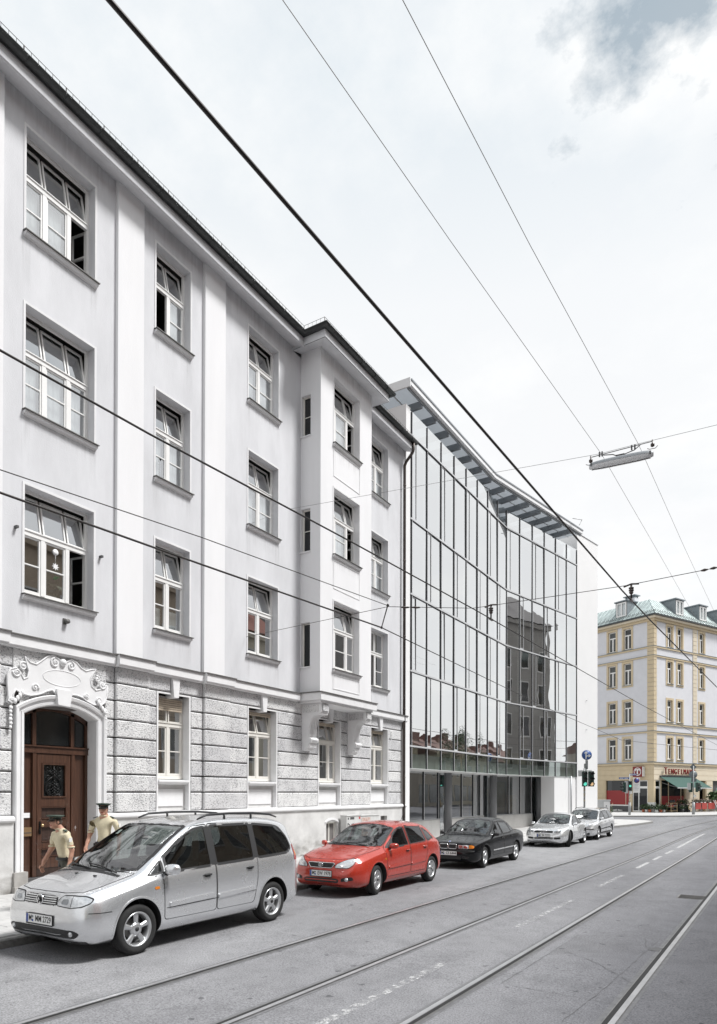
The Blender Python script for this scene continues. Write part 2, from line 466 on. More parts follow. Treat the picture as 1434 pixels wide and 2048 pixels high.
mat('canopy_beam', (.27, .29, .31), .5, metal=.2)
mat('canopy_white', (.78, .79, .80), .5)
mat('base_stone', (.52, .515, .50), .7, noise=.12, nscale=2)
mat('wire_black', (.035, .03, .028), .5, metal=.3)
mat('wire_grey', (.30, .30, .30), .5, metal=.5)
mat('insulator', (.06, .045, .04), .35)
mat('galv', (.44, .45, .46), .5, metal=.5, noise=.15, nscale=10)
mat('galv_pale', (.60, .61, .61), .5, metal=.3, noise=.1, nscale=6)
mat('lamp_grey', (.33, .345, .36), .45, metal=.3)
mat('lamp_lens', (.75, .76, .77), .15)
mat('black_plastic', (.025, .025, .026), .5)
mat('dark_grey', (.08, .08, .082), .6)
mat('white_paint', (.80, .80, .80), .5)
mat('print_black', (.02, .02, .02), .6)
def stain(name, col, amt, up=False, sc=(14, 14, 1.2)):
    """dirt run: its alpha thins out along the height of the patch"""
    m, nt, b = _mat(name); L = nt.links.new
    tc = nt.nodes.new('ShaderNodeTexCoord'); sp = nt.nodes.new('ShaderNodeSeparateXYZ'); L(tc.outputs['Generated'], sp.inputs[0])
    geo = nt.nodes.new('ShaderNodeNewGeometry'); mp = nt.nodes.new('ShaderNodeMapping'); mp.inputs['Scale'].default_value = sc; L(geo.outputs['Position'], mp.inputs[0])
    n = nt.nodes.new('ShaderNodeTexNoise'); n.inputs['Scale'].default_value = 1; n.inputs['Detail'].default_value = 6; L(mp.outputs[0], n.inputs['Vector'])
    r = nt.nodes.new('ShaderNodeMapRange'); r.inputs['From Min'].default_value = .36; r.inputs['From Max'].default_value = .72; L(n.outputs['Fac'], r.inputs['Value'])
    f = nt.nodes.new('ShaderNodeMapRange'); f.inputs['To Min'].default_value = amt if up else 0; f.inputs['To Max'].default_value = 0 if up else amt; L(sp.outputs['Z'], f.inputs['Value'])
    k = nt.nodes.new('ShaderNodeMath'); k.operation = 'MULTIPLY'; L(r.outputs[0], k.inputs[0]); L(f.outputs[0], k.inputs[1]); L(k.outputs[0], b.inputs['Alpha'])
    _sock(b, 'Base Color', (*col, 1)); _sock(b, 'Roughness', .95)
stain('rain_run', (.36, .355, .345), .18)
stain('splash_dirt', (.22, .205, .18), .75, True, (2.5, 2.5, 5))
# ------------------------------------------------------------------ road, rails, pavements
YS = [-120, -40, -5] + [i * 2 for i in range(0, 16)] + [34, 40, 50, 60, 80, 120, 200, 400]
mb = MB()
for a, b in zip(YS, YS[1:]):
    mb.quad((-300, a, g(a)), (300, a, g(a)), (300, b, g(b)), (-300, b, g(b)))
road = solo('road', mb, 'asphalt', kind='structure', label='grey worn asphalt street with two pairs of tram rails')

def cshift(y): return .018 * (y - 5) + (.0015 * (y - 35) ** 2 if y > 35 else 0)
RAILX = (-5.62, -4.15, -2.77, -1.27)
def strip(mb, x0, x1, dz, y0, y1, step=1.0, m=0, curve=True):
    n = max(1, int((y1 - y0) / step)); ys = [y0 + (y1 - y0) * i / n for i in range(n + 1)]
    for a, b in zip(ys, ys[1:]):
        ca, cb = (cshift(a), cshift(b)) if curve else (0, 0)
        mb.quad((x0 + ca, a, g(a) + dz), (x1 + ca, a, g(a) + dz), (x1 + cb, b, g(b) + dz), (x0 + cb, b, g(b) + dz), m)
RLAB = ['outermost tram rail, the one nearest the parked cars', 'tram rail with dark groove, second from the parked cars',
        'tram rail just right of the worn lane dashes', 'tram rail at the lower right corner of the street']
for i, x in enumerate(RAILX):
    root = thing('tram_rail', RLAB[i], 'rail', (x, 5, g(5)), group='grooved tram rails in the asphalt')
    s = 1 if i % 2 else -1                # groove lies on the inner side of each track
    mb = MB(); strip(mb, x - .11, x + .10, .003, 0, 74); part(root, 'bitumen_seal', mb, 'bitumen', world=True)
    mb = MB(); strip(mb, x - .062 , x + .062, .006, 0, 74); part(root, 'rail_bed', mb, 'rail_side', world=True)
    gx = -s * .022
    mb = MB(); gw = (.014, .027, .019, .027)[i]; strip(mb, x + gx - gw, x + gx + gw, .009, 0, 74); part(root, 'flange_groove', mb, 'rail_groove', world=True)
    hx = s * .028
    mb = MB(); strip(mb, x + hx - .027, x + hx + .027, .013, 0, 74); part(root, 'rail_head', mb, 'rail_steel', world=True)

DASH = [(3.2, 7.6, 1), (10.3, 13.5, 1), (15.9, 18.6, 1), (20.6, 22.6, 0), (23.6, 25.2, 0), (26.4, 28.2, 0), (29.6, 40.5, 0)]
for a, b, worn in DASH:
    mb = MB(); x = -3.43
    n = 6; ys = [a + (b - a) * i / n for i in range(n + 1)]
    for p, q in zip(ys, ys[1:]):
        ca, cb = cshift(p) * .62, cshift(q) * .62
        mb.quad((x - .055 + ca, p, g(p) + .004), (x + .055 + ca, p, g(p) + .004), (x + .055 + cb, q, g(q) + .004), (x - .055 + cb, q, g(q) + .004))
    part(road, 'lane_marking', mb, 'road_paint_worn' if worn else 'road_paint')
# stop / crossing lines near the junction
mb = MB(); mb.quad((-8.4, 47.2, g(47) + .004), (-5.9, 47.6, g(47) + .004), (-5.9, 47.9, g(47) + .004), (-8.4, 47.5, g(47) + .004))
part(road, 'lane_marking', mb, 'road_paint_worn')

# repaired patch between the rails of the near track, its seams and the cracks round it
mb = MB(); mb.quad((-2.5, 7.1, g(8) + .002), (-1.28, 7.0, g(8) + .002), (-1.18, 11.1, g(11) + .002), (-2.42, 10.2, g(10) + .002))
part(road, 'asphalt_patch', mb, 'asphalt_patch')
def crack(pts, w, jit=.03, seed=1):
    rr = random.Random(seed); mb = MB(); P = []
    for (ax, ay), (bx, by) in zip(pts, pts[1:]):
        n = max(2, int(math.hypot(bx - ax, by - ay) / .12))
        P += [(ax + (bx - ax) * i / n + rr.uniform(-jit, jit), ay + (by - ay) * i / n + rr.uniform(-jit, jit)) for i in range(n)]
    P.append(pts[-1])
    for i in range(len(P) - 1):
        (ax, ay), (bx, by) = P[i], P[i + 1]
        d = math.hypot(bx - ax, by - ay) or 1; nx, ny = -(by - ay) / d, (bx - ax) / d
        w0 = w * rr.uniform(.15, .6)
        mb.quad((ax - nx * w0, ay - ny * w0, g(ay) + .005), (bx - nx * w0, by - ny * w0, g(by) + .005),
                (bx + nx * w0, by + ny * w0, g(by) + .005), (ax + nx * w0, ay + ny * w0, g(ay) + .005))
    part(road, 'crack', mb, 'crack', fix=False)
crack([(-2.5, 7.1), (-1.28, 7.0)], .008, .008, 1)
crack([(-1.62, 6.2), (-1.5, 7.6), (-1.36, 10.6)], .007, .01, 2)
crack([(-2.5, 7.15), (-2.42, 10.2)], .006, .01, 3)
crack([(-2.42, 10.2), (-1.9, 10.8), (-1.18, 11.1)], .006, .02, 4)
crack([(-2.4, 9.1), (-1.8, 8.6), (-1.3, 7.9)], .007, .015, 5)
crack([(-3.9, 11.0), (-3.2, 10.9), (-2.75, 10.6)], .005, .02, 6)
crack([(-1.55, 10.5), (-1.42, 9.9), (-1.25, 9.75), (-1.17, 9.95)], .012, .02, 7)
crack([(-.9, 9.6), (-.5, 9.7), (.1, 9.6)], .008, .02, 8)
mb = MB(); mb.quad((-1.40, 9.72, g(9.8) + .006), (-1.20, 9.66, g(9.8) + .006), (-1.2, 9.92, g(9.8) + .006), (-1.33, 9.95, g(9.8) + .006)); part(road, 'pothole', mb, 'crack')

# drain grate in the carriageway
dr = thing('drain_grate', 'dark iron drain grate between the rails at the right edge of the street', 'drain', (-1.36, 15.3, g(15.3)))
mb = MB(); mb.box(-.27, .27, -.27, .27, .0, .006); part(dr, 'frame', mb, 'rail_side')
for k in range(7):
    mb = MB(); mb.box(-.23, .23, -.012, .012, .006, .014); part(dr, 'bar', mb, 'zinc_cap', loc=(0, -.21 + k * .07, 0))
mb = MB(); mb.box(-.235, .235, -.235, .235, .006, .0065); part(dr, 'opening', mb, 'rail_groove')
# scrap of paper on the road
mb = MB(); mb.poly([(0, 0, .004), (.14, .02, .02), (.17, .07, .012), (.05, .09, .006)])
solo('paper_scrap', mb, 'white_paint', 'small white scrap of paper lying on the road beside the silver minivan', 'litter', loc=(-5.95, 5.55, g(5.5)))

# ---- near pavement
KX = -8.62
pav = solo('pavement', (lambda m: ([m.quad((-60 if a > 47.5 else -13.2, a, g(a) + PAVE - .01), (KX - .13, a, g(a) + PAVE - .01), (KX - .13, b, g(b) + PAVE - .01), (-60 if a > 47.5 else -13.2, b, g(b) + PAVE - .01)) for a, b in zip([-60, -20, 0] + list(range(2, 46, 2)), [-20, 0] + list(range(2, 46, 2)) + [48])], m)[1])(MB()), 'paving_joint', kind='structure', label='pale slab pavement in front of the plaster house')
# paving slabs picked apart one by one along the house
slab_mesh = {}
def slab(w, l, v):
    k = (w, l, v)
    if k not in slab_mesh:
        m = MB(); e = .006
        m.add([(-w/2, -l/2, 0), (w/2, -l/2, 0), (w/2, l/2, 0), (-w/2, l/2, 0), (-w/2+e, -l/2+e, .012), (w/2-e, -l/2+e, .012), (w/2-e, l/2-e, .012), (-w/2+e, l/2-e, .012)],
              [(4, 5, 6, 7), (0, 1, 5, 4), (1, 2, 6, 5), (2, 3, 7, 6), (3, 0, 4, 7)])
        slab_mesh[k] = m.mesh('paving_slab', M('paving' if v == 0 else 'paving_b'))
    return slab_mesh[k]
n_s = 0
xs0, xs1 = -12.36, KX - .14
ncol = 6; sw = (xs1 - xs0) / ncol
yy = 1.5; row = 0
SL = .49
while yy < 25.4 and n_s < 294:
    for c in range(ncol):
        off = (c % 2) * SL / 2
        o = part(pav, 'paving_slab', slab(round(sw - .012, 4), SL - .012, rnd.choice((0, 0, 1))), None,
                 loc=(xs0 + sw * (c + .5), yy + off, g(yy) + PAVE - .006 + rnd.uniform(-.002, .002)))
        n_s += 1
    yy += SL
# the rest of the slabs, further off: one field
mb = MB()
while yy < 46:
    for c in range(ncol):
        x = xs0 + sw * (c + .5); y = yy + (c % 2) * SL / 2; z = g(yy) + PAVE - .001
        a, b = sw / 2 - .008, SL / 2 - .008
        mb.quad((x - a, y - b, z), (x + a, y - b, z), (x + a, y + b, z), (x - a, y + b, z))
    yy += SL
part(pav, 'slab_field', mb, 'paving', kind='stuff')
# kerb stones
km = MB(); km.prism([(-.06, -.3), (.06, -.3), (.065, PAVE - .02), (.045, PAVE), (-.06, PAVE)], -.49, .49, 'y')
kmesh = km.mesh('kerb_stone', M('kerb_granite'))
for k in range(44):
    y = -1 + k
    part(pav, 'kerb_stone', kmesh, None, loc=(KX - .06, y + .5, g(y + .5) + rnd.uniform(-.004, .004)))
# the pavement bulges out at the corner of the glass building
BUL = [(KX - .01, 42.9), (-8.2, 44.6), (-7.8, 47.0), (-7.45, 50.0), (-7.3, 52.3), (-7.5, 53.8), (-8.3, 54.9), (-10.4, 55.4), (-40, 55.8)]
z0 = g(50)
mb = MB(); mb.prism(BUL + [(-40, 48.001), (-8.745, 48.001), (-8.745, 42.9)], z0 - .2, z0 + PAVE - .004, 'z')
part(pav, 'corner_pavement', mb, 'paving')
for (ax, ay), (bx, by) in zip(BUL, BUL[1:]):
    L_ = math.hypot(bx - ax, by - ay); n_ = 1 if L_ < 3 else min(6, round(L_ / 1.4))
    for k in range(n_):
        m = MB(); m.box(-.02, .12, L_ * k / n_ + .01, L_ * (k + 1) / n_ - .01, -.2, PAVE + .006)
        part(pav, 'kerb_stone', m, 'kerb_granite', loc=(ax, ay, z0), rot=(0, 0, math.atan2(by - ay, bx - ax) - R(90)))
# ------------------------------------------------------------------ the plaster house
WX = -12.5
house = thing('plaster_house', 'grey white plaster apartment house with rusticated stone ground floor, oriel and carved doorway', 'building', (WX, 12, g(12) + PAVE))
HY0, HY1 = -6.0, 23.98
ZC = 5.06                                  # top of the string course
def wall_holes(mb, X, y0, y1, z0, z1, holes, depth=.2, m=0, mr=None, axis='x'):
    """a wall in the plane x = X facing +x, with rectangular openings and their reveals"""
    mr = m if mr is None else mr
    ys = sorted({y0, y1, *[h[0] for h in holes], *[h[1] for h in holes]}); ys = [y for y in ys if y0 <= y <= y1]
    zs = sorted({z0, z1, *[h[2] for h in holes], *[h[3] for h in holes]}); zs = [z for z in zs if z0 <= z <= z1]
    def pt(d, y, z): return (X - d, y, z) if axis == 'x' else (y, X + d, z)
    for a, b in zip(ys, ys[1:]):
        for c, d in zip(zs, zs[1:]):
            my, mz = (a + b) / 2, (c + d) / 2
            if any(h[0] < my < h[1] and h[2] < mz < h[3] for h in holes): continue
            mb.quad(pt(0, a, c), pt(0, b, c), pt(0, b, d), pt(0, a, d), m)
    for (a, b, c, d) in [h[:4] for h in holes]:
        mb.quad(pt(0, a, c), pt(0, a, d), pt(depth, a, d), pt(depth, a, c), mr)
        mb.quad(pt(0, b, c), pt(depth, b, c), pt(depth, b, d), pt(0, b, d), mr)
        mb.quad(pt(0, a, d), pt(0, b, d), pt(depth, b, d), pt(depth, a, d), mr)
        mb.quad(pt(0, a, c), pt(depth, a, c), pt(depth, b, c), pt(0, b, c), mr)

RV = .2
FL = [(5.92, 8.07), (9.54, 11.63), (13.06, 15.14)]
COLS = [(7.87, 9.45, 3), (11.165, 12.274, 2), (14.507, 15.85, 2), (21.33, 22.61, 2), (3.3, 4.9, 3), (.2, 1.3, 2)]
holes = [(a, b, c, d) for (c, d) in FL for (a, b, n) in COLS]
mb = MB()
BAY0, BAY1, BX = 16.99, 20.08, -11.75
wall_holes(mb, WX, HY0, BAY0, ZC, 15.72, [h for h in holes if h[1] < BAY0], RV)
wall_holes(mb, WX, BAY1, HY1, ZC, 15.72, [h for h in holes if h[0] > BAY1], RV)
mb.quad((WX, HY1, -.3), (WX - 11, HY1, -.3), (WX - 11, HY1, 15.72), (WX, HY1, 15.72))
mb.quad((WX, HY0, -.3), (WX - 11, HY0, -.3), (WX - 11, HY0, 15.72), (WX, HY0, 15.72))
mb.quad((WX - 11, HY0, -.3), (WX - 11, HY1, -.3), (WX - 11, HY1, 15.72), (WX - 11, HY0, 15.72))
part(house, 'upper_wall', mb, 'plaster', world=True)
for (a, b) in [(6.63, 7.37), (10.0, 10.73), (12.72, 13.48), (2.2, 2.9)]:
    mb = MB(); mb.box(WX - .01, WX + .09, a, b, ZC + .03, 15.70); part(house, 'pilaster', mb, 'plaster_pale', world=True)
# ---- oriel
BWIN = (17.72, 19.27)
mb = MB()
wall_holes(mb, BX, BAY0, BAY1, ZC - .2, 15.72, [(BWIN[0], BWIN[1], c, d) for c, d in FL], RV)
SWIN = [(5.90, 7.28), (9.48, 10.82), (13.08, 14.35)]
sh = [(-12.47, -12.13, c, d) for c, d in SWIN]
wall_holes(mb, BAY0, WX, BX, ZC - .2, 15.72, sh, .13, axis='y')
mb.quad((BX, BAY1, ZC - .2), (WX, BAY1, ZC - .2), (WX, BAY1, 15.72), (BX, BAY1, 15.72))
mb.quad((BX, BAY0, ZC - .2), (BX, BAY1, ZC - .2), (WX, BAY1, ZC - .2), (WX, BAY0, ZC - .2))
part(house, 'oriel', mb, 'plaster_pale', world=True)
for (c, d) in ((6.02 - .75, 5.45 + .0),):
    pass
def frame_lines(y0, y1, z0, z1, X):
    """shallow raised field border on the oriel"""
    mb = MB(); w = .025
    mb.box(X, X + .012, y0, y1, z0, z0 + w); mb.box(X, X + .012, y0, y1, z1 - w, z1)
    mb.box(X, X + .012, y0, y0 + w, z0 + w, z1 - w); mb.box(X, X + .012, y1 - w, y1, z0 + w, z1 - w)
    part(house, 'wall_field', mb, 'plaster_trim', world=True)
frame_lines(17.70, 19.30, 8.45, 9.36, BX); frame_lines(17.70, 19.30, 12.0, 12.88, BX); frame_lines(17.70, 19.30, 5.28, 5.74, BX)

# ---- windows
def make_window(w, h, n, fracs, tr=.60, mat_f='window_white', tilt=True, opened=None, curt=0, gl='window_glass', shutter=0, bars=True, key=None):
    """w x h window in its own frame: origin lower left on the frame plane, +x out of the wall (local x), y along, z up"""
    win = bpy.data.objects.new('window', None); COL.objects.link(win); win.empty_display_size = .1
    ft, fd = .055, .06
    mb = MB()
    mb.box(-fd, 0, 0, ft, 0, h); mb.box(-fd, 0, w - ft, w, 0, h)
    mb.box(-fd, 0, ft, w - ft, 0, .085); mb.box(-fd, 0, ft, w - ft, h - ft, h)
    zt = h * tr
    mb.box(-fd, .012, ft, w - ft, zt - .055, zt + .055)
    mb.box(-.01, .03, ft, w - ft, zt + .035, zt + .055)          # drip moulding
    part(win, 'frame', mb, mat_f)
    xs = [ft] + [w * q for q in fracs] + [w - ft]
    for q in fracs:
        m = MB(); m.box(-fd, .008, w * q - .045, w * q + .045, .085, zt - .055); part(win, 'mullion', m, mat_f)
    s = .032
    for i in range(n):
        a = xs[i] + (.045 if i else .0) + .003; b = xs[i + 1] - (.045 if i < n - 1 else 0) - .003
        z0, z1 = .088, zt - .058
        op = opened is not None and i == opened[0]
        m = MB(); L = b - a
        m.box(-.05, -.008, 0, s, z0, z1); m.box(-.05, -.008, L - s, L, z0, z1); m.box(-.05, -.008, s, L - s, z0, z0 + s + .02); m.box(-.05, -.008, s, L - s, z1 - s, z1)
        if bars: m.box(-.03, .0, s, L - s, (z0 + z1) / 2 - .012, (z0 + z1) / 2 + .012)
        side = opened[1] if op else 1
        if op and side > 0:        # hinged on the far side, swung inwards
            m.v = [(x, y - L, z) for x, y, z in m.v]
            sa = part(win, 'sash', m, mat_f, loc=(-.06, b, 0), rot=(0, 0, R(-80)))
            p = MB(); p.quad((-.03, s - L, z0 + s), (-.03, -s, z0 + s), (-.03, -s, z1 - s), (-.03, s - L, z1 - s))
        elif op:
            sa = part(win, 'sash', m, mat_f, loc=(-.06, a, 0), rot=(0, 0, R(84)))
            p = MB(); p.quad((-.03, s, z0 + s), (-.03, L - s, z0 + s), (-.03, L - s, z1 - s), (-.03, s, z1 - s))
        else:
            sa = part(win, 'sash', m, mat_f, loc=(0, a, 0))
            p = MB(); p.quad((-.03, s, z0 + s), (-.03, L - s, z0 + s), (-.03, L - s, z1 - s), (-.03, s, z1 - s))
        part(sa, 'pane', p, gl)
        if curt and not op:
            m = MB(); N = 10
            for k in range(N):
                u0, u1 = a + s + (b - a - 2 * s) * k / N, a + s + (b - a - 2 * s) * (k + 1) / N
                e0, e1 = .012 * math.sin(k * 2.3), .012 * math.sin((k + 1) * 2.3)
                m.quad((-.13 + e0, u0, z0), (-.13 + e1, u1, z0), (-.13 + e1, u1, z0 + (z1 - z0) * curt), (-.13 + e0, u0, z0 + (z1 - z0) * curt))
            part(win, 'curtain', m, 'curtain', fix=False)
    # upper lights, tilted inwards at the top
    z0, z1 = zt + .058, h - ft - .003
    nn = max(2, n); ux = [ft] + (list(fracs) if n > 1 else [.5 * w / w]) + [w - ft]
    ux = [ft] + [w * q for q in fracs] + [w - ft]
    for i in range(n):
        a, b = ux[i] + (.02 if i else 0), ux[i + 1] - (.02 if i < n - 1 else 0)
        L = b - a; H = z1 - z0
        m = MB(); m.box(-.04, 0, 0, s, 0, H); m.box(-.04, 0, L - s, L, 0, H); m.box(-.04, 0, s, L - s, 0, s); m.box(-.04, 0, s, L - s, H - s, H)
        sa = part(win, 'top_light', m, mat_f, loc=(-.012, a, z0), rot=(0, R(-11.5) if tilt else 0, 0))
        p = MB(); p.quad((-.02, s, s), (-.02, L - s, s), (-.02, L - s, H - s), (-.02, s, H - s)); part(sa, 'pane', p, gl)
    if not tilt:
        pass
    if shutter:
        m = MB(); k = 0; z = h - ft
        while z > h - ft - shutter:
            m.box(-.02 + .004, .035, ft, w - ft, z - .045, z - .006); z -= .05
        part(win, 'roller_shutter', m, 'blind_slat')
    return win
def sill(X, y0, y1, z, ov=.065, out=.115, wmat='zinc_cap'):
    m = MB(); m.prism([(X - .19, z + .012), (X + out, z - .012), (X + out, z - .03), (X - .19, z - .006)], y0 - ov, y1 + ov, 'y', 0)
    s = part(house, 'window_sill', m, wmat, world=True)
    m = MB(); m.prism([(X - .0, z - .032), (X + out - .03, z - .032), (X + out - .035, z - .08), (X + .03, z - .10), (X + .02, z - .125), (X, z - .125)], y0 - ov + .02, y1 + ov - .02, 'y', 0)
    part(s, 'sill_moulding', m, 'plaster_trim', world=True)
def runs(X, y0, y1, z):
    for a, b, L in ((y0 - .08, y0 + .10, .9), (y1 - .12, y1 + .07, .8), (y0 + .2, y1 - .2, .4)):
        m = MB(); L *= rnd.uniform(.6, 1.2); m.quad((X + .003, a, z - .13 - L), (X + .003, b, z - .13 - L), (X + .003, b, z - .126), (X + .003, a, z - .126)); part(house, 'rain_stain', m, 'rain_run', world=True)
def casing(X, y0, y1, z0, z1):
    m = MB(); w = .05; t = .014
    m.box(X, X + t, y0 - w, y0 - .002, z0, z1 + w); m.box(X, X + t, y1 + .002, y1 + w, z0, z1 + w); m.box(X, X + t, y0 - .002, y1 + .002, z1 + .002, z1 + w)
    part(house, 'window_casing', m, 'plaster_trim', world=True)
F3, F2 = (.335, .69), (.5,)
SPEC = {  # (column, floor): opened sash, curtain height
    (0, 2): ((2, 1), .97), (1, 2): ((0, -1), .97), (2, 2): (None, .97), (3, 2): (None, .97),
    (0, 1): (None, .97), (1, 1): (None, .97), (2, 1): (None, .97), (3, 1): (None, .97),
    (0, 0): ((2, 1), 0), (1, 0): (None, .45), (2, 0): (None, 0), (3, 0): ((0, -1), 0)}
for ci, (a, b, n) in enumerate(COLS):
    for fi, (c, d) in enumerate(FL):
        op, cu = SPEC.get((ci, fi), (None, .97 if fi else 0))
        w = make_window(b - a, d - c - .01, n, F3 if n == 3 else F2, .60, opened=op, curt=cu, tilt=not (ci == 3 and fi == 0),
                        gl='window_glass')
        w.parent = house; w.location = Vector((WX - RV, a, c + .012)) - house.location
        sill(WX, a, b, c); runs(WX, a, b, c); casing(WX, a, b, c, d)
for fi, (c, d) in enumerate(FL):
    w = make_window(BWIN[1] - BWIN[0], d - c - .01, 3, (.22, .68), .60, opened=(2, 1) if fi else None, curt=.97 if fi else 0)
    w.parent = house; w.location = Vector((BX - RV, BWIN[0], c + .012)) - house.location
    sill(BX, BWIN[0], BWIN[1], c); runs(BX, BWIN[0], BWIN[1], c); casing(BX, BWIN[0], BWIN[1], c, d)
for fi, (c, d) in enumerate(SWIN):                        # slit windows in the flank of the oriel
    m = MB(); a, b = -12.47, -12.13; t = .045; Y = BAY0 + .10
    m.box(a, a + t, Y, Y + .04, c, d); m.box(b - t, b, Y, Y + .04, c, d); m.box(a + t, b - t, Y, Y + .04, c, c + t); m.box(a + t, b - t, Y, Y + .04, d - t, d)
    if fi: m.box(a + t, b - t, Y + .005, Y + .03, (c + d) / 2 - .012, (c + d) / 2 + .012)
    w = part(house, 'slit_window', m, 'window_cream', world=True)
    p = MB(); p.quad((a + t, Y + .02, c + t), (b - t, Y + .02, c + t), (b - t, Y + .02, d - t), (a + t, Y + .02, d - t)); part(w, 'pane', p, 'door_glass', world=True)
    m = MB(); m.box(a - .03, b + .02, BAY0 - .05, BAY0 + .1, c - .03, c - .001); part(w, 'sill', m, 'plaster_trim', world=True)
# rooms behind the panes
mb = MB()
for z in (-.1, 4.95, 8.75, 12.3, 15.6): mb.box(WX - 6.5, WX - .35, HY0 + .2, HY1 - .1, z - .15, z + .15)
for y in (-2.0, 2.4, 6.5, 10.4, 13.2, 16.3, 20.8, 23.85): mb.box(WX - 6.5, WX - .32, y - .06, y + .06, .051, 15.44)
mb.box(WX - 6.6, WX - 6.5, HY0 + .2, HY1 - .1, -.2, 15.7)
part(house, 'interior', mb, 'interior', world=True)

# ---- string course with its metal cap
def course(y0, y1, X, cap=True, z0=4.85, z1=ZC, ends=True):
    m = MB(); m.prism([(WX - .02, z0 - .04), (X - .05, z0 - .04), (X - .035, z0), (X, z0), (X, z1), (WX - .02, z1)], y0, y1, 'y'); c = part(house, 'string_course', m, 'plaster_trim', world=True)
    m = MB(); m.prism([(WX + .0, z1 + .045), (X + .035, z1 + .006), (X + .035, z1 - .02), (X + .002, z1 - .02), (X + .002, z1 + .002), (WX + .0, z1 + .002)], y0 - .01, y1 + .01, 'y'); part(c, 'metal_cap', m, 'zinc_cap', world=True)
ED = [(HY0, 2.15, -12.33), (2.16, 2.95, -12.22), (2.96, 6.58, -12.33), (6.59, 7.43, -12.22), (7.44, 9.93, -12.33), (9.94, 10.95, -12.22), (10.96, 12.63, -12.33), (12.64, 13.72, -12.22), (13.73, 16.78, -12.33), (20.24, HY1 + .02, -12.33)]
for a, b, X in ED: course(a, b, X)
# round the oriel
BC = -11.6
m = MB(); m.prism([(WX, 16.84), (BC, 16.84), (BC, 20.23), (WX, 20.23)], 4.845, ZC, 'z'); c = part(house, 'string_course', m, 'plaster_trim', world=True)
m = MB(); m.prism([(WX, 16.81), (BC + .03, 16.81), (BC + .03, 20.26), (WX, 20.26)], ZC + .001, ZC + .035, 'z'); part(c, 'metal_cap', m, 'zinc_cap', world=True)
m = MB(); m.prism([(WX, 16.95), (BC - .1, 16.95), (BC - .1, 20.12), (WX, 20.12)], 4.77, 4.843, 'z'); part(c, 'bed_moulding', m, 'plaster_trim', world=True)

# ---- ground floor: plain back wall, rusticated blocks in courses
GFW = [(11.222, 12.322), (14.495, 15.841), (17.95, 19.32), (21.30, 22.66), (3.4, 4.75), (.3, 1.4)]
DOOR = (7.63, 9.75)
mb = MB()
gh = [(a, b, 1.56, 4.40) for a, b in GFW] + [(7.84, 9.56, .0, 3.74)]
wall_holes(mb, WX - .03, HY0, HY1, -.3, ZC - .2, gh, .30)
part(house, 'ground_floor_wall', mb, 'groove', world=True)
CZ = [1.56, 2.02, 2.42, 2.82, 3.235, 3.64, 4.06, 4.45, 4.83]
bcache = {}
def stone_block(y0, y1, z0, z1, X):
    w, h = round(y1 - y0, 3), round(z1 - z0, 3)
    k = (w, h)
    if k not in bcache:
        m = MB(); e = .022; D = .09; b = .018
        a = [(0, 0, 0), (0, w, 0), (0, w, h), (0, 0, h)]
        q = [(D - b, 0, 0), (D - b, w, 0), (D - b, w, h), (D - b, 0, h)]
        f = [(D, e, e), (D, w - e, e), (D, w - e, h - e), (D, e, h - e)]
        m.add(a + q + f, [(8, 9, 10, 11)] + [(4 + i, 4 + (i + 1) % 4, 8 + (i + 1) % 4, 8 + i) for i in range(4)] + [(i, (i + 1) % 4, 4 + (i + 1) % 4, 4 + i) for i in range(4)])
        bcache[k] = m.mesh('stone_block', M('tooled_stone'))
    part(house, 'stone_block', bcache[k], None, loc=Vector((X - .09 + rnd.uniform(-.004, .004), y0, z0)) - house.location)
GR = .030
PIL = [(2.2, 3.0), (6.62, 7.36), (10.0, 10.93), (12.74, 13.70)]
def pier(y0, y1, zlist):
    """one course after the other; blocks under a pilaster stand further out"""
    cuts = [y0] + [v for a, b in PIL for v in (a, b) if y0 < v < y1] + [y1]
    for z0, z1 in zip(zlist, zlist[1:]):
        for a, b in zip(cuts, cuts[1:]):
            if b - a < .05: continue
            under = any(p <= (a + b) / 2 <= q for p, q in PIL)
            stone_block(a, b, z0 + GR / 2, z1 - GR / 2, WX + (.11 if under else .03))
gaps = sorted(GFW + [DOOR])
edges = [HY0] + [v for a, b in gaps for v in (a - .0, b + .0)] + [HY1 - .22]
for i in range(0, len(edges), 2):
    pier(edges[i] + (.008 if i else 0), edges[i + 1] - .008, CZ[:-1])
# top course runs over the windows, split by keystones
kz = []
for a, b in GFW: kz += [(a + b) / 2]
tops = [HY0] + [v for k in sorted(kz) for v in (k - .125, k + .125)] + [HY1 - .22]
for i in range(0, len(tops), 2):
    y0, y1 = tops[i] + .004, tops[i + 1] - .004
    cuts = [y0] + [v for a, b in PIL for v in (a, b) if y0 < v < y1] + [y1]
    for a, b in zip(cuts, cuts[1:]):
        if b - a < .05: continue
        under = any(p <= (a + b) / 2 <= q for p, q in PIL)
        stone_block(a, b, 4.45 + GR / 2, 4.815, WX + (.11 if under else .03))
for k in kz:
    m = MB(); m.prism([(k - .075, 4.33), (k + .075, 4.33), (k + .12, 4.81), (k - .12, 4.81)], WX - .2, WX + .10, 'x'); part(house, 'keystone', m, 'plaster_trim', world=True)
